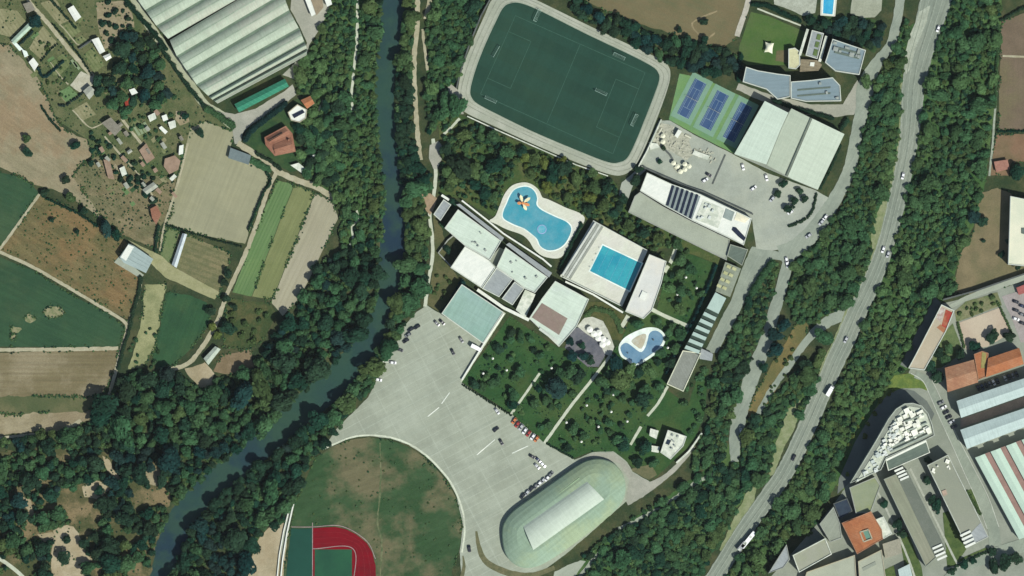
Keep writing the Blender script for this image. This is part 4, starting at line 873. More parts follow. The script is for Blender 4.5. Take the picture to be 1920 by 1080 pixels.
slab(e, "terrace_beam", [(1013, 614), (1046, 638), (1043, 642), (1010, 618)], 8.3, 9.4, WALLW)
e, l, h = bld("sports_hall", "flat light teal roofed hall facing the car park", "sports hall", [(866, 533), (944, 585), (906, 644), (828, 588)], 7, RCAN, WALLW, parapet=.3)
def free_wall(name, label, pts, w, h, mat, cat="wall", cap=None):
    p = [W(q) for q in pts]; c = centroid(p)
    e = empty(name, label, cat, (c[0], c[1], 0))
    mb, mc = MB(), MB()
    L, Rr = ribbon_outline(p, w); n = len(p)
    mb.prism([(x - c[0], y - c[1]) for x, y in L + Rr[::-1]], -.2, h)
    mb.build("wall", mat, e)
    L, Rr = ribbon_outline(p, w + .25)
    mc.prism([(x - c[0], y - c[1]) for x, y in L + Rr[::-1]], h + .01, h + .2, True)
    mc.build("coping", cap or mat, e)
    return e
free_wall("covered_walk", "white covered walkway between teal hall and grey wings", [(895, 543), (944, 577), (992, 600)], 1.6, 3, WALLW, "walkway", RW)
free_wall("boundary_wall", "long white topped wall between sports centre and leisure pool", [(866, 376), (912, 412), (944, 438), (1018, 486), (1034, 500)], .7, 3.4, WALLW, "wall", RW)
free_wall("boundary_wall", "short white wall at the tip of the sports centre", [(828, 366), (842, 375)], 1.2, 3, WALLW, "wall", RW)
free_wall("boundary_wall", "pale courtyard wall beside the small round courtyard tree", [(850, 442), (840, 450), (822, 474), (846, 500)], .5, 2, WALLG)
free_wall("boundary_wall", "white wall between the car park and the shady lawn", [(945, 588), (904, 650), (866, 712)], .6, 1.6, WALLW, "wall", RW)
# ------------------------------------------------------------------ pools
def ringed(e, name, outer, inner, z, mat):
    """flat deck with a hole (both outlines local, same builder fills between)"""
    bm = bmesh.new()
    for loop in (outer, inner):
        vs = [bm.verts.new((p[0], p[1], z)) for p in loop]
        for i in range(len(vs)): bm.edges.new((vs[i], vs[(i + 1) % len(vs)]))
    bmesh.ops.triangle_fill(bm, use_beauty=True, use_dissolve=False, edges=bm.edges[:])
    kill = [f for f in bm.faces if inside(f.calc_center_median().x, f.calc_center_median().y, inner)]
    bmesh.ops.delete(bm, geom=kill, context='FACES_ONLY')
    for f in bm.faces:
        if f.normal.z < 0: f.normal_flip()
    me = bpy.data.meshes.new(name); bm.to_mesh(me); bm.free()
    return link(name, me, mat, e)
def pool(name, label, outer, inner, wm, zd, zw, dm=DECK, curve=True, wallm=WALLW, cw=.7):
    if curve: outer, inner = closed_curve(outer, 4), closed_curve(inner, 4)
    EXCL.append(outer); HARD.append(outer)
    c = W(centroid(outer)); e = empty(name, label, "pool", (c.x, c.y, 0))
    o, i = [on(e, p) for p in outer], [on(e, p) for p in inner]
    ringed(e, "deck", o, i, zd, dm)
    MB().walls(o, -.2, zd).build("deck_wall", wallm, e)
    MB().walls(i, zw - 1.5, zd).build("pool_wall", COPING, e)
    MB().poly([(p[0], p[1], zw) for p in (i if area(i) > 0 else i[::-1])]).build("water", wm, e)
    ringed(e, "coping", grow(i, cw), grow(i, -.03), zd + .06, COPING)
    return e
LEI_O = [(980, 342), (996, 345), (1010, 356), (1017, 370), (1026, 373), (1058, 388), (1096, 408), (1076, 446), (1062, 470), (1048, 484), (1020, 481), (1002, 468), (992, 452), (978, 440), (950, 430), (930, 420), (917, 414), (928, 406), (936, 388), (946, 364), (960, 348)]
LEI_I = [(982, 350), (994, 352), (1003, 360), (1007, 372), (1006, 384), (1016, 394), (1040, 406), (1062, 416), (1071, 428), (1066, 446), (1056, 460), (1042, 468), (1026, 469), (1013, 461), (1007, 448), (996, 438), (982, 428), (962, 420), (944, 409), (944, 396), (950, 382), (957, 366), (966, 355)]
pool("leisure_pool", "curvy light blue leisure pool with a white deck", LEI_O, LEI_I, POOLL, .5, .42)
KID_O = [(1160, 650), (1170, 634), (1190, 622), (1214, 614), (1234, 616), (1247, 628), (1246, 644), (1234, 660), (1212, 676), (1190, 688), (1184, 684), (1176, 676), (1164, 668)]
KID_I = [(1163, 652), (1169, 644), (1176, 643), (1185, 649), (1195, 657), (1203, 660), (1210, 651), (1214, 638), (1217, 626), (1224, 620), (1234, 621), (1243, 630), (1242, 642), (1230, 657), (1210, 672), (1191, 683), (1181, 675), (1168, 666)]
e = pool("paddling_pool", "kidney shaped grey blue paddling pool with a sandy island", KID_O, KID_I, POOLK, .4, .3, COPING)
isl = closed_curve([(1184, 640), (1194, 631), (1208, 626), (1212, 630), (1208, 644), (1202, 654), (1194, 650)], 3)
slab(e, "island", isl, .2, .5, M("island sand", (196, 184, 162), (186, 172, 150), .4, (204, 206, 196), .15, .5, fine=.1))
MB().tube((*on(e, (1225, 637)), .3), (*on(e, (1225, 637)), 1.6), .5, .35, 10).build("fountain", WALLD, e)
MB().tube((*on(e, (1177, 662)), .3), (*on(e, (1177, 662)), 1.4), .35, .3, 10).build("fountain", WALLD, e)
# raised swimming pool terrace with stand steps
TO = [(1112, 414), (1214, 470), (1166, 575), (1050, 518)]
e = pool("swimming_pool", "rectangular turquoise swimming pool on a raised white terrace", TO, [(1130, 460), (1203, 494), (1180, 545), (1106, 508)], POOLW, 4.0, 3.9, DECK, curve=False)
for k in range(4):
    a, b = (1114 - k * 0 + 3 + k * 4.2, 418 + k * 2.3), (1055 + k * 4.4, 516 + k * 2.2)
    MB().bar(on(e, a), on(e, b), 1.3, 4.0, 5.6 - k * .4).build("stand_step", M("step white", (216, 214, 206), (204, 202, 194), .4) if k % 2 == 0 else WALLG, e)
for a, b in (((1112, 414), (1213, 469.5)), ((1056, 519.5), (1164, 573))):
    MB().bar(on(e, a), on(e, b), .5, 4.0, 5.2).build("parapet", WALLW, e)
for k in range(4):
    t = (k + .5) / 4
    p = (1106 + (1130 - 1106) * t - 3, 508 + (460 - 508) * t - 1.5)
    MB().box(on(e, p), .7, .7, 4.0, 4.6, math.radians(-28)).build("starting_block", WALLW, e)
for k in range(1, 6):
    t = k / 6
    MB().bar(on(e, (1130 + 73 * t, 460 + 34 * t)), on(e, (1106 + 74 * t, 508 + 37 * t)), .22, 3.86, 3.95).build("lane_rope", M("lane rope", (120, 176, 196), (60, 130, 170), 2.0), e)
e, l, h = bld("pool_building", "white lavender flat roof shading one side of the swimming pool", "building", [(1217, 477), (1249, 490), (1240, 530), (1222, 582), (1206, 598), (1172, 584)], 9.5, M("lavender white roof", (224, 219, 214), (214, 210, 206), .1, (226, 220, 206), .03, .6, fine=.06), WALLW, parapet=.5)
slab(e, "roof_hatch", [(1204, 545), (1214, 550), (1208, 564), (1198, 558)], 9.8, 10.6, RW)
free_wall("boundary_wall", "pale wall along the lower side of the swimming pool terrace", [(1060, 528), (1112, 552), (1168, 586)], .8, 3, WALLG, "wall", RW)
# water toy: flower with petals
c = W((980, 381)); e = empty("water_toy", "orange and cream flower shaped water toy in the leisure pool", "water toy", (c.x, c.y, .42))
MB().tube((0, 0, 0), (0, 0, 2.6), .28, .22, 10).build("stem", M("toy orange", (214, 140, 92)), e)
MB().tube((0, 0, 2.3), (0, 0, 2.9), .9, .6, 14).build("flower_centre", M("toy orange", (214, 140, 92)), e)
for k, (dx, dy, m) in enumerate([(14, -10, "cream"), (7, 13, "cream"), (-10, 0, "orange"), (-4, -15, "cream"), (13, 4, "orange")]):
    u = Vector((dx * S, -dy * S)); n = Vector((-u.y, u.x)).normalized()
    pts = [u * .18 + n * .3, u * .55 + n * .95, u * .85 + n * .8, u * 1.05, u * .85 - n * .8, u * .55 - n * .95, u * .18 - n * .3]
    MB().prism([(p.x, p.y) for p in pts], 2.35, 2.5, True).build("petal", M("toy cream", (226, 218, 180)) if m == "cream" else M("toy orange", (214, 140, 92)), e)
c = W((1016, 430)); e = empty("whirlpool", "round bubbling whirlpool ring in the leisure pool", "whirlpool", (c.x, c.y, 0))
mb = MB(); n = 24
for k in range(n):
    a, b = 2 * math.pi * k / n, 2 * math.pi * (k + 1) / n
    mb.bar((2.6 * math.cos(a), 2.6 * math.sin(a)), (2.6 * math.cos(b), 2.6 * math.sin(b)), .4, .3, .56)
mb.build("rim", M("toy lilac", (150, 160, 200)), e)
MB().prism([(2.4 * math.cos(2 * math.pi * k / n), 2.4 * math.sin(2 * math.pi * k / n)) for k in range(n)], .3, .46).build("water", water_mat("foam water", (130, 190, 208), (96, 176, 196), .8), e)
pool("hotel_pool", "narrow bright blue hotel pool at the upper edge", [(1540, -30), (1572, -30), (1566, 31), (1538, 29)], [(1545, -24), (1566, -24), (1561, 27), (1543, 25)], water_mat("bright pool", (60, 166, 212), (76, 178, 216), .3), .4, .3, DECK, curve=False)

# ------------------------------------------------------------------ clubhouse row above the pools
e, l, h = bld("clubhouse", "long white clubhouse with dark skylight stripes", "clubhouse", [(1213, 324), (1258, 345), (1312, 364), (1409, 410), (1394, 460), (1368, 447), (1298, 414), (1246, 386), (1200, 358)], 6, RW, WALLW, parapet=.4)
slab(e, "roof_field", [(1259, 347), (1313, 368), (1297, 412), (1247, 385)], 6.29, 6.36, M("skylight field", (150, 158, 158), (138, 146, 146), .3))
for k in range(6):
    t = (k + .35) / 5.9
    a = (1259 + (1312 - 1259) * t, 347 + (367 - 347) * t); b = (1248 + (1298 - 1248) * t, 384 + (412 - 384) * t)
    MB().bar(on(e, a), on(e, b), 1.3, 6.36, 6.9).build("skylight", BLACKP, e)
slab(e, "roof_panel", [(1361, 391), (1377, 398), (1371, 415), (1355, 408)], 6.3, 6.6, M("grey panel", (142, 150, 146), fine=.1))
slab(e, "roof_panel", [(1381, 398), (1404, 410), (1396, 418), (1376, 412)], 6.3, 6.5, M("cream panel", (222, 214, 190), fine=.08))
slab(e, "roof_light", [(1374, 426), (1380, 427), (1398, 446), (1394, 452), (1384, 444), (1372, 432)], 6.3, 6.9, BLACKP)
slab(e, "roof_field", [(1318, 374), (1358, 392), (1346, 428), (1302, 411)], 6.29, 6.38, RMIX)
units(e, [(1320, 378), (1354, 394), (1344, 424), (1306, 408)], 6.38, 10, M("unit pale", (196, 200, 196)), seed=8, smin=.8, smax=2.2, ang=64)
e, l, h = bld("roof_terrace", "large flat grey roof terrace in front of the clubhouse", "terrace", [(1190, 368), (1200, 360), (1244, 388), (1298, 416), (1368, 449), (1362, 488), (1320, 468), (1178, 398)], 3.2, M("terrace grey", (170, 172, 156), (158, 160, 146), .1, (178, 180, 164), .03, .6, fine=.1), WALLG, parapet=.35)
e, l, h = bld("flat_block", "dark grey flat roof at the end of the clubhouse", "building", [(1369, 458), (1402, 468), (1391, 498), (1363, 480)], 4.5, RGD, WALLG, parapet=.4, pmat=RG)
free_wall("boundary_wall", "dark wall line between the clubhouse and the plaza", [(1206, 312), (1216, 318), (1290, 350), (1320, 360), (1412, 402)], .6, 1.6, WALLD)
# gym
e, l, h = bld("gym_hall", "large sports hall with three pale roof panels", "sports hall", [(1433, 190), (1477, 212), (1483, 204), (1520, 222), (1582, 252), (1532, 356), (1484, 336), (1376, 289)], 10, RG, WALLW, over=.05)
slab(e, "roof_panel", [(1433, 190), (1477, 212), (1464, 240), (1436, 309), (1376, 289)], 10.28, 10.7, M("gym panel", (208, 217, 203), (201, 210, 196), .05, streak=[(64, .06, 60, 1.2), (-26, .05, 20, 2)], fine=.05, stripe=(64, 4, (194, 208, 192), .05, .6)))
slab(e, "roof_panel", [(1478, 213), (1483, 204), (1517, 221), (1470, 328), (1437, 310), (1465, 240)], 10.28, 10.5, M("gym panel dull", (189, 194, 176), (182, 188, 170), .05, streak=[(64, .06, 60, 1.2), (-26, .05, 20, 2)], fine=.05, stripe=(64, 4, (180, 192, 174), .05, .6)))
slab(e, "roof_panel", [(1522, 223), (1582, 252), (1532, 356), (1484, 336), (1476, 331)], 10.28, 10.7, M("gym panel bright", (212, 218, 201), (205, 211, 194), .05, streak=[(64, .06, 60, 1.2), (-26, .05, 20, 2)], fine=.05, stripe=(64, 4, (202, 212, 192), .05, .6)))
MB().bar(on(e, (1519, 222)), on(e, (1473, 330)), .7, 10.28, 11.0).build("roof_gutter", RGD, e)
# hotel
e, l, h = bld("hotel_wing", "blue grey flat roofed hotel wing along the lawn", "hotel", [(1398, 126), (1420, 133), (1456, 139), (1481, 142), (1481, 182), (1457, 187), (1436, 168), (1392, 154)], 9, RBLUE, WALLW, parapet=.5)
e, l, h = bld("hotel_wing", "blue grey hotel wing with long roof slots", "hotel", [(1482, 154), (1520, 151), (1560, 146), (1574, 161), (1576, 190), (1510, 191), (1482, 185)], 9.5, RBLUE, WALLW, parapet=.5)
for y in (168, 179):
    slab(e, "roof_slot", [(1494, y), (1556, y - 5), (1556, y - 2), (1494, y + 3)], 9.8, 10.0, RGD)
units(e, [(1490, 158), (1570, 152), (1570, 185), (1490, 186)], 9.8, 4, UNIT, seed=2, ang=5)
e, l, h = bld("hotel_wing", "square blue grey hotel block at the garden end", "hotel", [(1560, 74), (1622, 95), (1610, 141), (1565, 134), (1546, 118)], 10, RBLUE, WALLW, parapet=.5)
for k, y in enumerate((84, 92)):
    slab(e, "roof_slot", [(1566 - k * 2, y + 4), (1612 - k * 2, y + 16), (1611 - k * 2, y + 20), (1565 - k * 2, y + 8)], 10.3, 10.8, RGD)
units(e, [(1564, 80), (1616, 97), (1612, 112), (1562, 96)], 10.3, 9, UNIT, seed=4, ang=-16, smin=1, smax=3)
e, l, h = bld("hotel_wing", "narrow terraced hotel block with green roof beds", "hotel", [(1522, 57), (1544, 63), (1532, 111), (1510, 104)], 5, RLAV, WALLW, parapet=.4)
for y0, y1 in ((64, 74), (78, 88), (92, 104)):
    t = (y0 - 57) / 50
    slab(e, "green_bed", [(1534 - t * 11, y0), (1541 - t * 11, y0 + 2), (1538 - t * 11, y1 + 2), (1531 - t * 11, y1)], 5.3, 5.6, M("roof green", (92, 108, 66), fine=.2))
free_wall("boundary_wall", "pale wall between hotel lawn and terraced block", [(1514, 55), (1499, 104)], 1.3, 5, WALLW, "wall", RMIX)
free_wall("boundary_wall", "pale wall between terraced and square hotel blocks", [(1549, 68), (1536, 116)], 1.5, 6, WALLW, "wall", RMIX)
e, l, h = bld("hotel_terrace", "cream terrace roof joining the hotel wings", "terrace", [(1478, 92), (1490, 90), (1499, 97), (1500, 122), (1492, 130), (1478, 128)], 4, M("cream roof", (216, 208, 170), (204, 196, 160), .4, fine=.12), WALLW, parapet=.3)
e, l, h = bld("hotel_terrace", "brown planked terrace with white awning inside the hotel", "terrace", [(1502, 112), (1532, 114), (1540, 122), (1534, 132), (1500, 134)], 3, M("brown deck", (150, 136, 114), (136, 122, 102), .3, stripe=(80, 2, (120, 108, 90), .3, .6)), WALLW)
slab(e, "awning", [(1519, 117), (1527, 117), (1526, 125), (1518, 124)], 3.4, 3.7, RW)
# tensile canopy
c = W((1443, 90)); e = empty("tensile_canopy", "white four pointed tensile canopy on the hotel lawn", "canopy", (c.x, c.y, 0))
mb = MB(); K = 10; cor = [Vector((*on(e, p), 2.6)) for p in [(1435, 79), (1451, 81), (1448, 101), (1433, 98)]]
grid = []
for i in range(K + 1):
    for j in range(K + 1):
        u, v = i / K, j / K
        p = (cor[0] * (1 - u) + cor[1] * u) * (1 - v) + (cor[3] * (1 - u) + cor[2] * u) * v
        ctr = Vector((0, .3, 0)); pin = .16 * (4 * u * (1 - u) * abs(2 * v - 1) ** 2 + 4 * v * (1 - v) * abs(2 * u - 1) ** 2)
        p = p + (ctr - Vector((p.x, p.y, 0))) * pin
        p.z = 2.6 + 1.6 * (math.sin(math.pi * u) * math.sin(math.pi * v)) ** .9
        mb.v.append(tuple(p))
for i in range(K):
    for j in range(K):
        a = i * (K + 1) + j; mb.f.append((a, a + K + 1, a + K + 2, a + 1))
o = mb.build("membrane", M("canopy white", (232, 230, 204), fine=.05), e, smooth=True)
for q in cor: MB().tube((q.x, q.y, 0), (q.x, q.y, 2.7), .12, .1, 8).build("pole", METAL, e)

# ------------------------------------------------------------------ striped pergola building
PR = lambda t, s: (1341 + (1283 - 1341) * t + s * (20 + 6 * t), 548 + (654 - 548) * t + s * (11 - 1 * t))
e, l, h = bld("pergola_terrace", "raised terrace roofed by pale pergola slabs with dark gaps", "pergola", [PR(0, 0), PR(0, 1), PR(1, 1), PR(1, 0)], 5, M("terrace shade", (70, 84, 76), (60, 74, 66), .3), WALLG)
slab(e, "roof_slab", [PR(0, 0), PR(0, 1), PR(.28, 1), PR(.28, 0)], 7.0, 7.3, M("pale slab", (184, 200, 192), (176, 192, 184), .2, fine=.06))
for k in range(6):
    t = .345 + k * .118
    slab(e, "roof_slab", [PR(t, -.02), PR(t, 1), PR(t + .058, 1), PR(t + .058, -.02)], 7.0, 7.25, M("pale slab", (184, 200, 192)))
for t in (.02, .25, .5, .75, .98):
    for s_ in (.05, .95):
        p = on(e, PR(t, s_)); MB().tube((p[0], p[1], 5.28), (p[0], p[1], 7.0), .15, .15, 8).build("post", METAL, e)
e, l, h = bld("deck_block", "flat mauve grey deck roof at the lower end of the pergola", "building", [(1280, 657), (1314, 662), (1281, 734), (1250, 720)], 5, M("deck grey", (148, 148, 140), (138, 138, 130), .3, fine=.12, stripe=(28, 1.6, (128, 128, 120), .3, .4)), WALLW, parapet=.5, pmat=M("cream parapet", (206, 206, 184)))
e, l, h = bld("planter_terrace", "pale planter terrace at the top of the pergola", "terrace", [(1360, 492), (1388, 504), (1368, 556), (1342, 546)], 4.5, M("planter paving", (150, 154, 138), (138, 142, 126), .3), WALLG)
for k in range(8):
    u, v = k // 2, k % 2
    p = (1366 - u * 6 + v * 10, 500 + u * 12 + v * 4)
    c = on(e, p)
    MB().box(c, 2.6, 1.8, 4.78, 5.3, math.radians(-28)).build("planter", M("planter cream", (196, 192, 150), (176, 174, 128), .5), e)
e, l, h = bld("flat_block", "pale stub roof beside the deck at the pergola's end", "building", [(1315, 654), (1336, 664), (1334, 676), (1312, 672)], 3, RLAV, WALLG)
# white park building lower right
e, l, h = bld("park_building", "white flat roofed park building near the narrow lane", "building", [(1252, 806), (1287, 818), (1281, 836), (1257, 861), (1238, 848), (1246, 824)], 5, RMIX, WALLW, parapet=.4)
units(e, [(1256, 812), (1280, 820), (1258, 850), (1246, 842)], 5.3, 5, UNIT, seed=9)
slab(e, "roof_light", [(1252, 824), (1258, 826), (1254, 834), (1248, 832)], 5.3, 5.9, GLASS)
e, l, h = bld("park_hut", "small white hut beside the white park building", "hut", [(1220, 804), (1234, 808), (1230, 822), (1218, 816)], 3, RMIX, WALLW)
e, l, h = bld("park_hut", "pale step roofed hut below the white park building", "hut", [(1222, 836), (1236, 838), (1234, 848), (1222, 846)], 2.5, RMIX, WALLW)
free_wall("boundary_wall", "pale wall along the narrow lane", [(1316, 812), (1292, 846), (1268, 868)], .8, 1.8, WALLG, "wall", RMIX)
# oval hall
OV = [(942, 990), (948, 974), (965, 955), (1003, 928), (1047, 897), (1080, 874), (1101, 863), (1124, 860), (1148, 867), (1164, 882), (1172, 902), (1172, 924), (1164, 944), (1148, 962), (1110, 994), (1064, 1028), (1034, 1048), (1006, 1062), (980, 1064), (960, 1054), (947, 1036), (942, 1012)]
ov = closed_curve(OV, 5); EXCL.append(ov)
c = W(centroid(OV)); e = empty("oval_hall", "oval pale green domed hall with a white roof ridge", "arena", (c.x, c.y, 0))
o = [on(e, p) for p in ov]
if area(o) < 0: o = o[::-1]
MB().walls(o, -.2, 3.2).build("wall", M("hall wall", (150, 168, 148), fine=.1), e)
axis = Vector((math.cos(math.radians(38)), math.sin(math.radians(38))))
def shrink(p, k):
    q = Vector(p); a = q.dot(axis); r = q - axis * a
    s_ = 24.0
    aa = max(-s_, min(s_, a)); base = axis * aa
    return base + (q - base) * k
rings = [(1.0, 3.2), (.97, 3.9), (.82, 5.6), (.66, 6.9), (.5, 7.8)]
mb = MB(); n = len(o)
for k, z in rings: mb.v += [(*shrink(p, k), z) for p in o]
for r_ in range(len(rings) - 1):
    for i in range(n):
        j = (i + 1) % n
        mb.f.append((r_ * n + i, r_ * n + j, (r_ + 1) * n + j, (r_ + 1) * n + i))
mb.f.append(tuple(range((len(rings) - 1) * n, len(rings) * n)))
mb.build("lower_roof", M("hall green", (154, 172, 152), (146, 165, 144), .06, (166, 176, 142), .03, .7, fine=.07, streak=[(38, .1, 50, 1.6), (-52, .08, 10, 1.4)]), e)
q = [(981, 986), (1100, 902), (1133, 936), (1000, 1031)]
q = [Vector((*on(e, p), 7.7)) for p in q]
K = 10; mb = MB()
for i in range(K + 1):
    t = i / K; z = 7.7 + 2.4 * math.sin(math.pi * t) ** .8
    a, b = q[0].lerp(q[3], t), q[1].lerp(q[2], t)
    mb.v += [(a.x, a.y, z), (b.x, b.y, z)]
mb.f = [(2 * i, 2 * i + 2, 2 * i + 3, 2 * i + 1) for i in range(K)]
mb.f.append(tuple(range(0, 2 * K + 2, 2))); mb.f.append(tuple(range(2 * K + 1, 0, -2)))
ob = mb.build("ridge_roof", M("hall ridge", (200, 207, 194), (192, 199, 186), .08, streak=[(38, .06, 50, 2), (-52, .06, 10, 1.4)], fine=.05, stripe=(38, 5, (192, 202, 186), .05, .6)), e)
if ob.data.polygons[2].normal.z < 0: ob.data.flip_normals()
MB().bar(on(e, (966, 992)), on(e, (1086, 896)), .8, 6.4, 7.4).build("roof_rib", M("hall rib", (150, 168, 136)), e)

# ------------------------------------------------------------------ town
CUR = [(1592, 905), (1612, 872), (1640, 826), (1664, 784), (1678, 766), (1694, 756), (1710, 755), (1726, 760), (1738, 774), (1746, 796), (1750, 816), (1726, 828), (1660, 858), (1650, 880)]
e, l, h = bld("curved_building", "tall curved building with cluttered white roof machinery", "building", CUR, 14.5, M("deck grey2", (150, 152, 142), (138, 140, 130), .2, fine=.12), WALLG, parapet=.8, pmat=M("curb grey", (166, 168, 158)))
slab(e, "roof_deck", [(1602, 904), (1619, 877), (1646, 835), (1673, 789), (1689, 769), (1703, 761), (1722, 764), (1735, 777), (1743, 800), (1745, 811), (1692, 838), (1656, 854), (1640, 884)], 14.79, 15.1, M("cluttered deck", (216, 216, 200), (196, 198, 182), .5, (178, 182, 166), .15, .5, fine=.2))
units(e, [(1652, 838), (1678, 790), (1698, 766), (1724, 769), (1740, 806), (1700, 826)], 15.1, 60, M("unit white", (226, 226, 214)), "roof_machine", .9, 3.6, 12, (.6, 2.2), 26)
units(e, [(1606, 900), (1648, 836), (1676, 792), (1690, 812), (1640, 884)], 15.1, 46, M("unit pale", (196, 200, 196)), "roof_machine", .8, 2.4, 13, (.6, 1.6), 26)
for a, b in (((1668, 846), (1738, 814)), ((1672, 836), (1730, 810)), ((1700, 806), (1736, 792)), ((1694, 790), (1730, 776))):
    MB().bar(on(e, a), on(e, b), .9, 15.1, 16.7).build("roof_duct", M("duct grey", (150, 156, 146)), e)
e, l, h = bld("flat_hall", "dark grey flat roof strip with a white edge beside the curved building", "hall", [(1659, 862), (1735, 826), (1742, 848), (1664, 882)], 11, RGD, WALLG, parapet=.3, pmat=RMIX)
MB().bar(on(e, (1660, 862)), on(e, (1735, 826)), 1.2, 11.7, 12.6).build("white_edge", RW, e)
e, l, h = bld("long_hall", "long two toned flat hall with four white skylights at each end", "hall", [(1656, 898), (1700, 880), (1773, 1028), (1735, 1062)], 8, RTAN, WALLG, parapet=.4, pmat=RG)
slab(e, "roof_stripe", [(1679, 889), (1700, 881), (1772, 1027), (1752, 1044)], 8.29, 8.45, M("roof stripe dark", (122, 124, 114), (112, 116, 106), .1, fine=.1))
for k in range(4):
    p = (1683 + k * 3.5, 880 + k * 5.5)
    MB().bar(on(e, (p[0] - 7, p[1] + 3)), on(e, (p[0] + 9, p[1] - 4)), 1.2, 8.45, 9.3).build("skylight", RW, e)
    p = (1756 + k * 3, 1024 + k * 7)
    MB().bar(on(e, (p[0] - 9, p[1] + 4)), on(e, (p[0] + 9, p[1] - 4)), 1.2, 8.45, 9.3).build("skylight", RW, e)
e, l, h = bld("long_hall", "broad flat grey hall beside the curving town street", "hall", [(1737, 872), (1776, 852), (1852, 1006), (1812, 1026)], 9, M("flat hall roof", (152, 152, 136), (146, 147, 132), .05, (156, 154, 140), .02, .6, fine=.05), WALLG, parapet=.4, pmat=M("curb pale", (176, 176, 166)))
slab(e, "roof_stripe", [(1838, 978), (1851, 1005), (1812, 1024), (1806, 1012)], 9.29, 9.4, RLAV)
for k in range(4):
    p = (1808 + k * 3, 1000 + k * 7)
    MB().bar(on(e, (p[0] - 9, p[1] + 4)), on(e, (p[0] + 10, p[1] - 5)), 1.3, 9.4, 10.4).build("skylight", RW, e)
units(e, [(1742, 874), (1774, 858), (1784, 876), (1750, 890)], 9.3, 7, M("unit white", (226, 226, 214)), seed=21)
slab(e, "roof_hatch", [(1764, 920), (1772, 917), (1775, 926), (1767, 930)], 9.3, 9.8, M("pink hatch", (170, 146, 130)))
e, l, h = bld("small_hall", "green tinged flat roof between the curved building and orange roof", "hall", [(1592, 914), (1640, 894), (1650, 910), (1632, 960), (1604, 962)], 6, M("mossy roof", (150, 154, 128), (140, 146, 122), .1, (146, 150, 96), .04, .5, fine=.08), WALLG, parapet=.4)
e, l, h = bld("orange_roofed_hall", "orange roofed building with a teal courtyard opening", "building", [(1577, 980), (1632, 958), (1652, 992), (1654, 1010), (1640, 1018), (1606, 1038)], 9, RTILE, WALLB, parapet=.3, pmat=RTILE2)
slab(e, "courtyard", [(1612, 998), (1626, 994), (1632, 1008), (1618, 1014)], 9.29, 9.4, M("court teal", (110, 146, 130), fine=.1))
for a, b in (((1611, 997), (1627, 992)), ((1627, 992), (1634, 1009)), ((1634, 1009), (1618, 1015)), ((1618, 1015), (1611, 997))):
    MB().bar(on(e, a), on(e, b), .7, 9.3, 10.2).build("court_rim", WALLB, e)
gable(e, [on(e, p) for p in [(1579, 981), (1606, 970), (1628, 1022), (1607, 1034)]], 9.3, .8, RTILE, WALLB, "tiled_roof")
e, l, h = bld("flat_block", "plain beige flat block at the bottom of the wood", "building", [(1485, 1040), (1546, 1008), (1558, 1038), (1497, 1072)], 12, M("beige roof", (166, 164, 148), (158, 156, 140), .08, (160, 166, 120), .03, .4, fine=.06), WALLB, parapet=.6, pmat=RMIX)
e, l, h = bld("flat_block", "grey slanted block between beige block and orange roof", "building", [(1536, 982), (1562, 950), (1574, 980), (1578, 1008), (1556, 1016)], 6, RG, WALLG, parapet=.4)
e, l, h = bld("flat_block", "dark roofed narrow block right above the orange roof", "building", [(1562, 944), (1588, 934), (1598, 958), (1574, 974)], 4, M("navy roof", (60, 70, 84), (52, 60, 76), .3), WALLD, parapet=.3)
e, l, h = bld("flat_block", "white slab roof beside the orange roofed building", "building", [(1640, 974), (1656, 968), (1672, 1000), (1656, 1010)], 5, RMIX, WALLW, parapet=.3)
e, l, h = bld("flat_block", "pale flat block at the bottom edge with a stepped outline", "building", [(1512, 1072), (1602, 1040), (1606, 1098), (1500, 1110)], 6, M("pale flat", (178, 178, 160), (168, 168, 152), .1, fine=.08), WALLB, parapet=.4)
e, l, h = bld("flat_block", "pale flat block at the bottom edge below the orange roof", "building", [(1608, 1052), (1652, 1030), (1662, 1098), (1612, 1110)], 7, M("pale flat", (178, 178, 160)), WALLB, parapet=.4)
slab(e, "roof_slot", [(1616, 1064), (1640, 1052), (1642, 1058), (1618, 1070)], 7.3, 7.6, RG)
e, l, h = bld("flat_block", "triangular grey block at the wood's lower tip", "building", [(1440, 1074), (1474, 1020), (1480, 1048), (1468, 1064)], 8, RLAV, WALLG, parapet=.4)
e, l, h = bld("flat_block", "pale low roof between lawn and white slab", "building", [(1655, 1020), (1686, 1010), (1690, 1036), (1660, 1046)], 4, M("pink grey roof", (166, 158, 142), (156, 150, 134), .2), WALLB)
e, l, h = bld("flat_block", "white low roof at the bottom edge beside the lawn", "building", [(1684, 1068), (1704, 1058), (1714, 1098), (1690, 1098)], 4, RLB, WALLW)
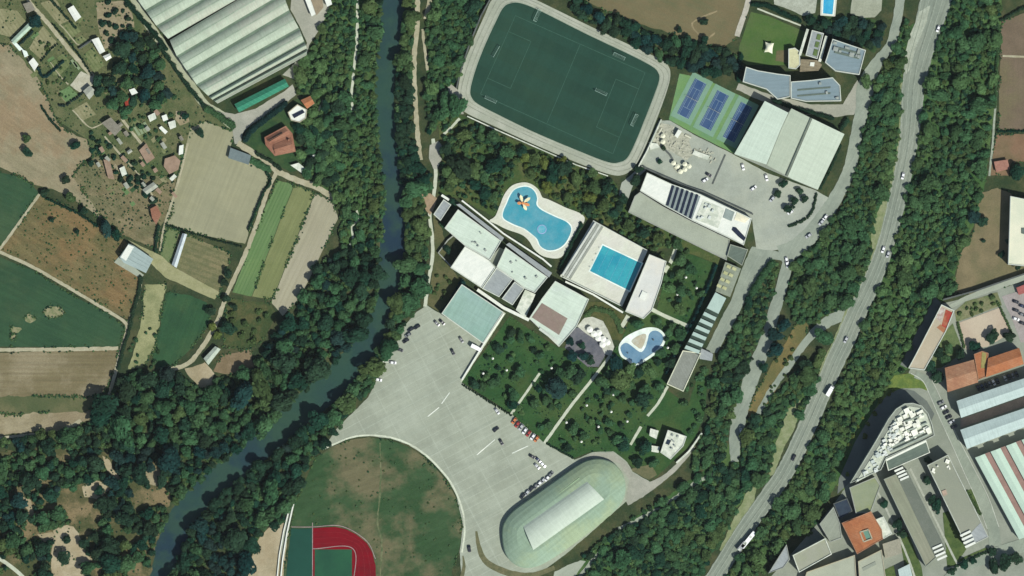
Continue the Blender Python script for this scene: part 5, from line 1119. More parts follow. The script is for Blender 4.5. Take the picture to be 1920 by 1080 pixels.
# sawtooth warehouses on the right
e, l, h = bld("warehouse", "upper long light blue warehouse roof", "warehouse", [(1793, 752), (1960, 696), (1960, 726), (1801, 782)], 9, RLB, WALLW, pitch=1.4)
e, l, h = bld("warehouse", "middle long light blue warehouse roof with a dark valley", "warehouse", [(1800, 806), (1960, 752), (1960, 784), (1812, 840)], 9, RLB, WALLW, pitch=1.6)
sheet("alley", [(1801, 786), (1960, 730), (1960, 748), (1801, 802)], 'top', M("pink alley", (172, 150, 142), (160, 140, 134), .2), "pinkish alley between the two long warehouses", "alley", .3)
d = Vector((82, 152)) ; 
for k, lab in enumerate(["pale green workshop roof nearest the town street", "pale green workshop roof between two reddish gaps", "pale green workshop roof behind the second reddish gap", "pale green workshop roof in the far corner"]):
    o_ = Vector((1828, 858)) + Vector((29, -11)) * k
    wv = Vector((17, -6.5))
    q = [o_, o_ + wv, o_ + wv + d, o_ + d]
    if k == 3: q = [o_, o_ + wv, o_ + wv + d * .6, o_ + d * .6]
    e, l, h = bld("workshop", lab, "workshop", [tuple(p) for p in q], 7, M("workshop roof", (206, 222, 206), (196, 214, 198), .1, fine=.06, stripe=(28, 4, (190, 206, 192), .08, .6)), WALLW, pitch=1.2)
    if k < 3:
        g = [o_ + wv * 1.06, o_ + Vector((28.5, -10.8)), o_ + Vector((28.5, -10.8)) + d, o_ + wv * 1.06 + d]
        e, l, h = bld("link_roof", ["reddish valley roof nearest the town street", "reddish valley roof between two workshops", "reddish valley roof in the far corner"][k], "roof", [tuple(p) for p in g], 5.2, M("mauve red roof", (166, 132, 124), (152, 122, 114), .2, fine=.1), WALLG)
# school
e, l, h = bld("sports_deck", "long rooftop strip with a red and orange court", "building", [(1764, 571), (1788, 582), (1772, 622), (1732, 694), (1702, 690), (1716, 664)], 8, M("deck pink", (192, 174, 152), (182, 166, 144), .1, (198, 184, 166), .03, .6, fine=.08), WALLB, parapet=.5, pmat=WALLW)
slab(e, "court_red", [(1772, 580), (1785, 586), (1773, 616), (1764, 610)], 8.29, 8.36, M("court red", (176, 66, 58), (164, 74, 60), .4, (178, 120, 92), .12, .7, fine=.15))
slab(e, "court_orange", [(1762, 608), (1775, 618), (1768, 624), (1755, 614)], 8.29, 8.36, M("court orange", (178, 112, 78), (170, 120, 92), .3, fine=.15))
slab(e, "court_pale", [(1762, 574), (1771, 579), (1762, 604), (1754, 596)], 8.29, 8.34, M("court pale", (206, 196, 188), (176, 150, 140), .5))
e, l, h = bld("school", "faded orange tiled school wing behind dark trees", "school", [(1771, 690), (1824, 675), (1832, 716), (1776, 734)], 8, RTILE2, WALLB, pitch=1.8)
e, l, h = bld("school", "bright orange tiled school wing beside the car yard", "school", [(1852, 672), (1909, 653), (1917, 682), (1848, 706)], 8, RTILE, WALLB, pitch=1.8)
e, l, h = bld("school", "short orange school link with an olive roof strip", "school", [(1825, 664), (1840, 658), (1852, 662), (1848, 706), (1833, 712)], 7, RTILE, WALLB, parapet=.3, pmat=RTILE2)
slab(e, "roof_strip", [(1840, 660), (1848, 662), (1846, 690), (1838, 690)], 7.3, 7.45, M("olive roof strip", (150, 138, 86)))
e, l, h = bld("white_roofed_hall", "large white roof at the far edge beside rough earth", "hall", [(1893, 368), (1960, 382), (1960, 470), (1930, 500), (1889, 496)], 8, M("cream white roof", (228, 226, 204), (218, 216, 194), .06, fine=.05), WALLW, parapet=.4)
slab(e, "roof_light", [(1914, 428), (1922, 428), (1922, 440), (1914, 438)], 8.3, 8.9, RGD)
e, l, h = bld("garden_shed", "red roofed shed in the plot below the mauve field", "shed", [(1864, 304), (1888, 300), (1892, 316), (1868, 322)], 2.6, M("pink shed roof", (170, 122, 108), (160, 112, 98), .3), WALLB)
e, l, h = bld("garden_shed", "pale shed at the corner of the wood and school lane", "shed", [(1906, 540), (1926, 532), (1930, 546), (1910, 552)], 3, M("red shed roof", (160, 92, 88)), WALLB)
# river bank sheds
for p, lab in (([(1690, 30), (1699, 30), (1696, 38), (1689, 37)], None),): pass
free_wall("track_wall", "dark low wall along the outer edge of the oval track", [(924, -10), (902, 30), (880, 84), (862, 140), (856, 166)], .6, 2.2, WALLD)
free_wall("track_wall", "pale low wall between oval track and stone terrace", [(1240, 224), (1214, 282), (1192, 322)], .5, 1.8, WALLW, "wall", RMIX)
free_wall("track_wall", "pale low wall along the lower straight of the oval track", [(876, 218), (930, 243), (1000, 274), (1080, 309), (1140, 330)], .4, 1.0, WALLW, "wall", RMIX)
free_wall("town_wall", "long dark wall above the pale lane of the school", [(1768, 562), (1830, 545), (1884, 526), (1960, 500)], .7, 3.5, WALLD)
free_wall("track_wall", "white kerb wall beside the green court strip", [(560, 912), (548, 955), (538, 1000), (530, 1050), (524, 1110)], .5, 1.2, WALLW, "wall", RW)
free_wall("track_wall", "second white kerb wall beside the sandy yard", [(544, 948), (532, 996), (524, 1040), (519, 1090)], .4, 1.0, WALLW, "wall", RW)
free_wall("garden_wall", "dark hedge like wall across the allotment near the cabin", [(148, 92), (172, 76)], .6, 1.8, WALLD)

rs = random.Random(41); spots = []
while len(spots) < 22:
    x, y = rs.uniform(170, 346), rs.uniform(206, 400)
    if not inside(x, y, [(186, 240), (240, 210), (340, 205), (348, 262), (330, 395), (300, 412), (240, 380), (180, 330)]): continue
    if any(math.dist((x, y), s_) < 16 for s_ in spots) or any(inside(x + dx, y + dy, e_) for e_ in EXCL[-80:] for dx, dy in ((0, 0), (5, 5), (-5, -5), (5, -5), (-5, 5)) if len(e_) < 8): continue
    spots.append((x, y))
    an = math.radians(rs.choice([52, -38]) + rs.uniform(-8, 8)); L1, W1 = rs.uniform(7, 13), rs.uniform(4, 7); ca, sa = math.cos(an), math.sin(an)
    k = rs.randrange(4)
    m, col = [(RMIX, "stained white"), (M("pink roof", (166, 138, 120)), "pinkish"), (M("brown grey roof", (132, 124, 112)), "brown grey"), (M("grey hut roof", (176, 174, 162)), "pale grey")][k]
    bld("garden_shed", f"small weathered {col} shed crowded among the lower allotments", "shed", [(x + u * ca - v * sa, y + u * sa + v * ca) for u, v in ((-L1 / 2, -W1 / 2), (L1 / 2, -W1 / 2), (L1 / 2, W1 / 2), (-L1 / 2, W1 / 2))], rs.uniform(2, 2.8), m, WALLB, over=.15, group=f"{col} sheds crowded among the lower allotments", pitch=.5 if k > 1 else None)

# ------------------------------------------------------------------ small things
def goal(p, ang, lab):
    e = empty("football_goal", lab, "goal", W(p, .24), math.radians(ang))
    mb = MB()
    for y in (-3.66, 3.66):
        MB().tube((0, y, 0), (0, y, 2.44), .12, .12, 8).build("post", M("goal post", (150, 170, 160), fine=.05), e)
        MB().tube((0, y, 2.3), (1.9, y, 0.05), .09, .09, 6).build("brace", M("goal post", (150, 170, 160), fine=.05), e)
    MB().tube((0, -3.7, 2.44), (0, 3.7, 2.44), .12, .12, 8).build("crossbar", M("goal post", (150, 170, 160), fine=.05), e)
    nb = MB()
    for q in range(13):
        y = -3.6 + q * .6; nb.bar((.05, y), (1.9, y), .035, 0, 0)
        k_ = len(nb.v) - 8
        for s_ in range(8): vx = nb.v[k_ + s_]; nb.v[k_ + s_] = (vx[0], vx[1], 2.35 - (vx[0] - .05) / 1.85 * 2.3 + (.03 if s_ > 3 else 0))
    for q in range(5):
        x = .05 + q * .46; z = 2.35 - (x - .05) / 1.85 * 2.3; nb.bar((x, -3.6), (x, 3.6), .035, z, z + .03)
    nb.build("net", M("goal net", (150, 172, 160), fine=.1), e)
for p, a, lab in [((931, 97), 150, "white goal near the upper end of the pitch's river side"), ((919, 189), 65, "white goal at the lower corner of the pitch near the river"), ((1005, 28), -25, "white goal at the top corner of the pitch"),
                  ((1162, 103), 245, "white goal on the pitch's upper straight"), ((1126, 175), 65, "white goal standing in the open middle of the pitch"), ((1187, 224), -25, "white goal on the pitch side facing the plaza")]:
    goal(p, a, lab)

def parasol(p, lab, r=1.6, m=None, z=2.3):
    e = empty("parasol", lab, "parasol", W(p, .2))
    MB().tube((0, 0, 0), (0, 0, z + .5), .05, .05, 8).build("pole", METAL, e)
    mb = MB(); n = 8; a0 = R.uniform(0, 1)
    mb.v = [(0, 0, z + .7)] + [(r * math.cos(a0 + 2 * math.pi * k / n), r * math.sin(a0 + 2 * math.pi * k / n), z) for k in range(n)]
    mb.f = [(0, 1 + k, 1 + (k + 1) % n) for k in range(n)]
    mb.build("canopy", m or M("parasol white", (232, 232, 222)), e)
    MB().tube((0, 0, 0), (0, 0, .12), .35, .35, 12).build("base", WALLG, e)
    return e
for p, lab in [((1106, 618), "white parasol on the terrace edge nearest the sports centre"), ((1114, 626), "white parasol beside a dark gap on the cafe terrace"), ((1123, 624), "white parasol in the middle of the cafe terrace"), ((1122, 634), "white parasol over the middle terrace steps"),
               ((1131, 636), "white parasol on the terrace side of the paddling pool"), ((1130, 646), "white parasol lowest on the cafe terrace"), ((1139, 642), "white parasol nearest the paddling pool")]:
    parasol(p, lab, 2.0)
for p, lab in [((1263, 306), "cream parasol heading the plaza cluster"), ((1270, 312), "cream parasol beside the long plaza table"), ((1284, 308), "cream parasol on the upper rim of the plaza cluster"), ((1292, 312), "cream parasol closest to the parked car on the plaza"), ((1284, 318), "cream parasol in the plaza cluster's centre"), ((1276, 322), "cream parasol lowest of the plaza cluster"), ((1243, 255), "cream parasol upper on the stone terrace"), ((1243, 266), "cream parasol lower on the stone terrace")]:
    parasol(p, lab, 1.5, M("parasol cream", (224, 220, 196)))
def table(p, ang, lab, L=4.0):
    e = empty("long_table", lab, "table", W(p, .2), math.radians(ang))
    MB().box((0, 0), L, 1.0, .68, .76).build("table_top", M("table stone", (206, 202, 182)), e)
    for x in (-L / 2 + .4, L / 2 - .4): MB().box((x, 0), .25, .8, 0, .68).build("leg", WALLG, e)
    for y in (-.95, .95): MB().box((0, y), L, .4, .35, .45).build("bench", M("bench grey", (160, 156, 140)), e)
for k, (p, a, lab) in enumerate([((1269, 317), -50, "long pale table under the cream parasols"), ((1306, 284), -28, "pale stone table beside the planted strip"), ((1318, 290), -28, "pale stone table lower along the planted strip"), ((1273, 250), 60, "pale stone table near the tennis courts"), ((1238, 246), 60, "pale stone table at the track wall"), ((1290, 256), -28, "pale stone table at the tennis court edge")]):
    table(p, a, lab)
def kiosk(name, lab, pts, h, roof, cat="kiosk"):
    bld(name, lab, cat, pts, h, roof, WALLW, over=.3)
kiosk("kiosk", "white slim kiosk casting a dark shadow near the tennis courts", [(1266, 254), (1272, 244), (1277, 247), (1270, 258)], 3.0, RW)
kiosk("kiosk", "low pale block with steps in the plaza's planted strip", [(1302, 283), (1330, 293), (1326, 299), (1299, 289)], 1.2, RMIX, "stone block")
kiosk("kiosk", "pale stone block at the plaza's track side", [(1218, 268), (1232, 270), (1236, 276), (1220, 280)], 1.0, RMIX, "stone block")
free_wall("plaza_kerb", "dark drainage kerb crossing the plaza", [(1360, 290), (1336, 345)], .6, .35, WALLD, "kerb")
free_wall("plaza_kerb", "dark crooked kerb beside the parasol cluster", [(1244, 278), (1256, 290), (1262, 300)], .9, .6, WALLD, "kerb")

rk = random.Random(5); done = []
while len(done) < 34:
    zone = [(1236, 230), (1262, 236), (1290, 256), (1300, 290), (1286, 300), (1250, 280), (1222, 272)] if len(done) < 22 else [(1292, 268), (1340, 284), (1350, 292), (1338, 306), (1300, 296)]
    x, y = rk.uniform(1216, 1352), rk.uniform(228, 308)
    if not inside(x, y, zone) or any(math.dist((x, y), q) < 5.5 for q in done): continue
    done.append((x, y)); lab = "pale stone block on the blotchy terrace" if len(done) <= 22 else "pale stone block in the planted strip of the plaza"
    L1, W1, H1, an = rk.uniform(.9, 2.4), rk.uniform(.7, 1.3), rk.uniform(.4, .8), math.radians(rk.choice([-28, 62]))
    c_ = W((x, y), .18); mb = MB(); mb.box((0, 0), L1, W1, 0, H1 * .85).box((0, 0), L1 * .92, W1 * .88, H1 * .84, H1)
    o = mb.build("stone_block", M("block stone", (206, 200, 182), (168, 164, 148), .9, fine=.15), None, c_); o.rotation_euler = (0, 0, an)
    tag(o, lab, "stone block", None, lab.replace("block", "blocks"))

# ------------------------------------------------------------------ vehicles
GLASSM = M("car glass", (26, 32, 40), fine=0, rough=.1, spec=.6); TYRE = M("tyre", (28, 28, 28), fine=0)
LAMPM = M("lamp lens", (210, 210, 200), fine=0)
def loft(sec, name, mat, parent):
    """stations along x: (x, half width, z0, z1)"""
    mb = MB()
    for x, w, z0, z1 in sec: mb.v += [(x, -w, z0), (x, w, z0), (x, w * .94, z1), (x, -w * .94, z1)]
    n = len(sec)
    for i in range(n - 1):
        for k in range(4):
            a = i * 4 + k; b = i * 4 + (k + 1) % 4
            mb.f.append((a, b, b + 4, a + 4))
    mb.f.append((3, 2, 1, 0)); mb.f.append(tuple((n - 1) * 4 + k for k in range(4)))
    return mb.build(name, mat, parent)
def make_car():
    e = empty("parked_car", "", "car", (0, 0, 0))
    loft([(-2.1, .74, .35, .72), (-1.95, .84, .25, .9), (-1.0, .88, .22, .95), (.7, .88, .22, .93), (1.6, .85, .24, .82), (2.05, .72, .32, .66)], "body", PAINT, e)
    loft([(-1.85, .7, .9, .95), (-1.35, .74, .9, 1.32), (.15, .74, .9, 1.34), (1.0, .74, .88, .95)], "window_band", GLASSM, e)
    loft([(-1.4, .66, 1.3, 1.43), (-1.0, .68, 1.3, 1.5), (.0, .68, 1.3, 1.5), (.25, .66, 1.3, 1.42)], "roof", PAINT, e)
    for x in (-1.3, 1.3):
        for y in (-.82, .82):
            MB().tube((x, y - .1, .31), (x, y + .1, .31), .31, .31, 12).build("wheel", TYRE, e)
    for y in (-.55, .55): MB().box((2.0, y), .12, .3, .55, .68).build("headlight", LAMPM, e)
    return e
CAR0 = make_car(); car_used = [False]
def dup(root, loc, rz):
    r = root.copy(); COL.objects.link(r); r.location = loc; r.rotation_euler = (0, 0, rz)
    for ch in root.children:
        c = ch.copy(); COL.objects.link(c); c.parent = r
    return r
def car(p, dx, dy, colour, lab, group=None, z=.3):
    rz = math.atan2(-dy, dx); loc = W(p, z)
    if not car_used[0]:
        r = CAR0; r.location = loc; r.rotation_euler = (0, 0, rz); car_used[0] = True
    else: r = dup(CAR0, loc, rz)
    tag(r, lab, "car")
    if group: r["group"] = group
    elif "group" in r: del r["group"]
    c = {"dark": (.02, .022, .026, 1), "navy": (.02, .03, .07, 1), "white": (.75, .76, .74, 1), "grey": (.16, .17, .17, 1), "silver": (.42, .44, .44, 1), "red": (.32, .04, .03, 1), "orange": (.5, .16, .05, 1), "blue": (.05, .12, .25, 1)}[colour]
    for ch in r.children:
        if ch.name.startswith(("body", "roof")): ch.color = c
    return r
cars = [((782, 613), -8, 5, "dark", "dark car first in the row along the tree shaded edge"), ((770, 618), -8, 5, "dark", "black car second in the row along the tree shaded edge"), ((765, 628), -8, 5, "grey", "grey car third in the row along the tree shaded edge"), ((761, 639), -8, 5, "dark", "dark car fourth in the row along the tree shaded edge"),
        ((750, 656), 8, 3, "dark", "dark car parked crosswise at the car park's wood edge"), ((829, 604), 7, 7, "dark", "dark car in front of the teal hall"), ((819, 606), 6, 6, "grey", "grey car near the teal hall's corner"), ((865, 637), 5, 8, "grey", "grey car near the teal hall's lower corner"),
        ((849, 660), 4, 8, "dark", "lone dark car on the open car park below the teal hall"), ((737, 680), 9, 1, "white", "white car at the car park's wood edge"), ((710, 712), 9, 2, "white", "lone white car where the car park narrows"),
        ((930, 805), 7, -6, "dark", "dark car standing off the lawn corner"), ((932, 771), 5, 7, "silver", "silver car by the lawn's lower kerb"), ((940, 829), 4, 7, "dark", "dark car alone in the middle of the lower car park"),
        ((998, 856), 7, 4, "dark", "dark car left of the small group before the oval hall"), ((1009, 862), 6, 6, "navy", "navy car in the small group before the oval hall"), ((1018, 871), 6, 6, "white", "white car in the small group before the oval hall"), ((1007, 874), 6, 6, "silver", "silver car closing the small group before the oval hall"),
        ((1033, 889), 6, -7, "grey", "grey car at the upper end of the row along the oval hall"), ((1026, 897), -6, 7, "white", "white car at the upper end of the row along the oval hall"), ((1018, 901), -6, 7, "silver", "silver car between two white ones along the oval hall"), ((1011, 907), -6, 7, "white", "white car in the middle of the row along the oval hall"),
        ((1004, 912), -6, 7, "grey", "grey car in the middle of the row along the oval hall"), ((996, 917), -6, 7, "dark", "dark car in the row along the oval hall"), ((988, 924), -6, 7, "silver", "silver car near the lower end of the row along the oval hall"), ((980, 930), -6, 7, "dark", "dark car last in the row along the oval hall"),
        ((880, 1029), 1, 9, "dark", "dark car driving where the two lanes split"), ((964, 789), -5, 7, "orange", "orange car nearest the shady lawn corner"), ((970, 796), -5, 7, "red", "red car beside the orange one at the lawn kerb"), ((977, 801), -5, 7, "silver", "silver car next to the red one at the lawn kerb"),
        ((984, 808), -5, 7, "white", "white car in the row below the shady lawn"), ((991, 813), -5, 7, "red", "red car in the middle of the row below the shady lawn"), ((999, 819), -5, 7, "white", "white car near the end of the row below the lawn"), ((1006, 823), -5, 7, "orange", "orange car last in the row below the lawn"),
        ((1329, 328), 8, 5, "dark", "dark car on the plaza beside the drainage kerb"), ((1322, 338), 8, -5, "white", "white car on the plaza below the dark one"), ((1413, 353), 8, -6, "white", "white car alone on the open plaza"), ((1393, 313), 2, 8, "white", "white car parked against the sports hall"),
        ((1437, 333), 2, 8, "white", "white car at the sports hall's lower corner"), ((1448, 373), -5, 6, "silver", "silver car among the small plaza trees"), ((1482, 398), -7, 4, "white", "white car beside the curved hedge"),
        ((1547, 408), -7, 8, "white", "white car under the trees on the access road bend"), ((1540, 417), -7, 8, "silver", "silver car under the trees on the access road bend"), ((1516, 442), -7, 5, "silver", "silver car further down the access road bend"), ((1475, 488), 2, 8, "white", "white car at the mouth of the side road"), ((1476, 496), 2, 8, "white", "second white car just inside the side road"),
        ((1390, 810), 2, 8, "white", "white car at the end of the side road"), ((1656, 468), -3, 8, "white", "white car at the narrow bend of the highway"), ((1665, 477), -3, 8, "silver", "silver car following at the narrow bend of the highway"), ((1759, 54), -3, 8, "white", "white car on the upper highway"), ((1693, 330), -2, 8, "white", "white car where the highway bends below the sports hall"), ((1488, 858), -4, 8, "dark", "dark car on the lower highway by the stony verge"), ((1586, 637), -4, 8, "silver", "silver car on the highway by the slip road")]
for c_ in cars: car(*c_)
ords = ["first", "second", "third", "fourth", "fifth", "sixth", "seventh", "eighth", "ninth", "tenth", "eleventh"]
cols = ["dark", "navy", "dark", "grey", "white", "dark", "dark", "silver", "dark", "grey", "dark"]
names = {"dark": "dark", "navy": "navy", "grey": "grey", "white": "white", "silver": "silver"}
for k in range(11):
    if k == 6: continue
    car((1834 + k * 7.2, 727 - k * 2.6), 4, 8, cols[k], f"{ords[k]} car, {names[cols[k]]}, in the row between school and warehouse")
for k in range(6):
    car((1764 + k * 5, 755 + k * 9), 8, -4, cols[k + 3], f"{ords[k]} car, {names[cols[k + 3]]}, along the town street beside the warehouse")
for k in range(6):
    car((1905 + (k % 2) * 12, 566 + k * 8), 8, 3, cols[k], f"{ords[k]} car, {names[cols[k]]}, in the mauve car yard")
def make_bus(p, dx, dy, lab, L=12.0, name="bus", cat="bus", col=(.82, .83, .8, 1)):
    e = empty(name, lab, cat, W(p, .3), math.atan2(-dy, dx))
    h = L / 2
    b = loft([(-h, 1.2, .4, 2.95), (-h + .2, 1.27, .35, 3.1), (h - .5, 1.27, .35, 3.1), (h, 1.15, .4, 2.8)], "body", PAINT, e); b.color = col
    for y in (-1.275, 1.275): MB().box((-.1, y), L - 1.2, .04, 1.5, 2.5).build("window_band", GLASSM, e)
    MB().box((h - .06, 0), .2, 2.1, 1.3, 2.6).build("windscreen", GLASSM, e)
    for x in (-h * .55, h * .62):
        for y in (-1.1, 1.1): MB().tube((x, y - .15, .5), (x, y + .15, .5), .5, .5, 14).build("wheel", TYRE, e)
    for x in (-2.5, 2.2): MB().box((x, 0), 1.4, 1.2, 3.08, 3.3).build("roof_hatch", RMIX, e)
make_bus((1403, 1012), 22, -27, "long white bus on the lower highway")
make_bus((1391, 1024), 20, -24, "silver grey coach following behind the white bus", 6.5, "coach", "coach", (.3, .31, .31, 1))
def make_truck(p, dx, dy, lab):
    e = empty("truck", lab, "truck", W(p, .3), math.atan2(-dy, dx))
    b = loft([(-3.4, 1.2, .7, 3.2), (-3.3, 1.25, .65, 3.3), (1.5, 1.25, .65, 3.3), (1.6, 1.2, .7, 3.2)], "cargo_box", PAINT, e); b.color = (.84, .85, .82, 1)
    b = loft([(1.75, 1.1, .5, 2.5), (2.6, 1.12, .45, 2.5), (3.4, 1.08, .45, 1.9), (3.6, 1.0, .5, 1.3)], "cab", PAINT, e); b.color = (.84, .85, .82, 1)
    MB().box((3.0, 0), .5, 1.8, 1.6, 2.25).build("windscreen", GLASSM, e)
    for x in (-2.2, 2.7):
        for y in (-1.05, 1.05): MB().tube((x, y - .15, .48), (x, y + .15, .48), .48, .48, 14).build("wheel", TYRE, e)
make_truck((1556, 733), 9, -15, "white delivery truck on the highway opposite the school")
make_truck((893, 652), 12, 6, "dark cab truck with pale box beside the white wall path")

# ------------------------------------------------------------------ trees
rng = np.random.default_rng(11)
def crown_arrays(seed, n_leaf=1000, lobes=11, flat=.8, leaf=.125):
    """leaf-sized quads spread through lumpy lobes; unit radius. returns verts (4n,3), tone (n,)"""
    g = np.random.default_rng(seed)
    cen = []
    while len(cen) < lobes:
        p = g.uniform(-1, 1, 3)
        if np.linalg.norm(p) < 1: cen.append(p * np.array([.62, .62, .5]))
    cen = np.array(cen); cen[0] = (0, 0, .3)
    rad = g.uniform(.28, .46, lobes); rad[0] = .5
    ltone = g.uniform(.8, 1.22, lobes)
    w = rad ** 2; pick = g.choice(lobes, n_leaf, p=w / w.sum())
    d = g.normal(size=(n_leaf, 3)); d[:, 2] = np.abs(d[:, 2]) * 1.1 - .35; d /= np.linalg.norm(d, axis=1)[:, None]
    pos = cen[pick] + d * rad[pick][:, None] * (g.uniform(.5, 1.08, n_leaf) ** .6)[:, None]
    pos *= np.array([1, 1, flat])
    nrm = d + g.normal(size=(n_leaf, 3)) * .42; nrm[:, 2] += .25; nrm /= np.linalg.norm(nrm, axis=1)[:, None]
    ref = g.normal(size=(n_leaf, 3)); t = np.cross(nrm, ref); t /= np.linalg.norm(t, axis=1)[:, None]
    b = np.cross(nrm, t)
    s = (leaf * g.uniform(.6, 1.25, n_leaf))[:, None]
    v = np.stack([pos + (t * 1.1 + b * .2) * s, pos + (b * .9 - t * .15) * s, pos - (t * 1.1 - b * .1) * s, pos - (b * .9 + t * .1) * s], 1).reshape(-1, 3)
    tone = ltone[pick] * g.uniform(.75, 1.3, n_leaf)
    return v.astype(np.float32), tone.astype(np.float32)

def quads_mesh(name, v, col):
    """v (4n,3), col (n,3)"""
    n = len(v) // 4
    me = bpy.data.meshes.new(name)
    me.vertices.add(4 * n); me.vertices.foreach_set("co", v.astype(np.float32).ravel())
    me.loops.add(4 * n); me.loops.foreach_set("vertex_index", np.arange(4 * n, dtype=np.int32))
    me.polygons.add(n); me.polygons.foreach_set("loop_start", np.arange(0, 4 * n, 4, dtype=np.int32))
    me.polygons.foreach_set("loop_total", np.full(n, 4, np.int32))
    at = me.attributes.new("tone", 'FLOAT_COLOR', 'FACE')
    c = np.ones((n, 4), np.float32); c[:, :3] = col; at.data.foreach_set("color", c.ravel())
    me.update(calc_edges=True); me.validate()
    me.materials.append(LEAF)
    return me
TEMPL = [crown_arrays(100 + k, lobes=9 + k % 4, flat=.72 + .05 * (k % 4)) for k in range(8)]
CROWN = [quads_mesh("crown", v, np.repeat(t[:, None], 3, 1)) for v, t in TEMPL]
SMALL_T = [crown_arrays(300 + k, 240, 6, .75, .22) for k in range(5)]
SMALL = [quads_mesh("bush", v, np.repeat(t[:, None], 3, 1)) for v, t in SMALL_T]
def trunk_mesh(seed):
    g = random.Random(seed); mb = MB()
    mb.tube((0, 0, -.3), (0.03, 0, .55), .075, .055, 8).tube((.03, 0, .55), (0, .04, 1.15), .055, .03, 7)
    for k in range(5):
        a = k * 1.26 + g.uniform(-.3, .3); z = g.uniform(.5, .85)
        mb.tube((.02, 0, z), (.5 * math.cos(a), .5 * math.sin(a), z + g.uniform(.3, .5)), .032, .012, 6)
    me = mb.mesh("trunk"); me.materials.append(BARK); return me
TRUNK = [trunk_mesh(k) for k in range(3)]
TONES = {"dark": (.024, .062, .036), "mid": (.054, .124, .054), "olive": (.078, .128, .048), "light": (.088, .164, .062), "yellow": (.128, .168, .044), "blue": (.022, .056, .048)}
def shade(t):
    c = TONES[t]; k = R.uniform(.82, 1.2); q = R.uniform(-.008, .008)
    return (max(.01, c[0] * k + q), max(.02, c[1] * k), max(.01, c[2] * k - q * .3), 1)
n_tree = [0]
def tree(p, r, tone, lab, group=None, tall=1.0, name="broadleaf_tree", cat="tree"):
    """r: crown radius in map units"""
    rm = r * S; h = rm * (.7 + .3 * tall)
    e = empty(name, lab, cat, W(p, 0), R.uniform(0, 6.28), group)
    k = n_tree[0] % len(CROWN); n_tree[0] += 1
    t = link("trunk", TRUNK[k % 3], None, e); t.scale = (rm, rm, h)
    c = link("crown", CROWN[k], None, e); c.location = (0, 0, h * 1.12); k1 = R.uniform(.98, 1.5); c.scale = (rm * k1, rm * 1.65 / k1, rm * (.5 + .42 * tall)); c.color = shade(tone)
    return e
def shrub(p, r, tone, lab, group=None):
    rm = r * S
    o = link("shrub", SMALL[n_tree[0] % len(SMALL)], None, None, W(p, rm * .35)); n_tree[0] += 1
    o.scale = (rm * 1.15, rm * 1.15, rm); o.rotation_euler = (0, 0, R.uniform(0, 6.28)); o.color = shade(tone)
    return tag(o, lab, "shrub", None, group)

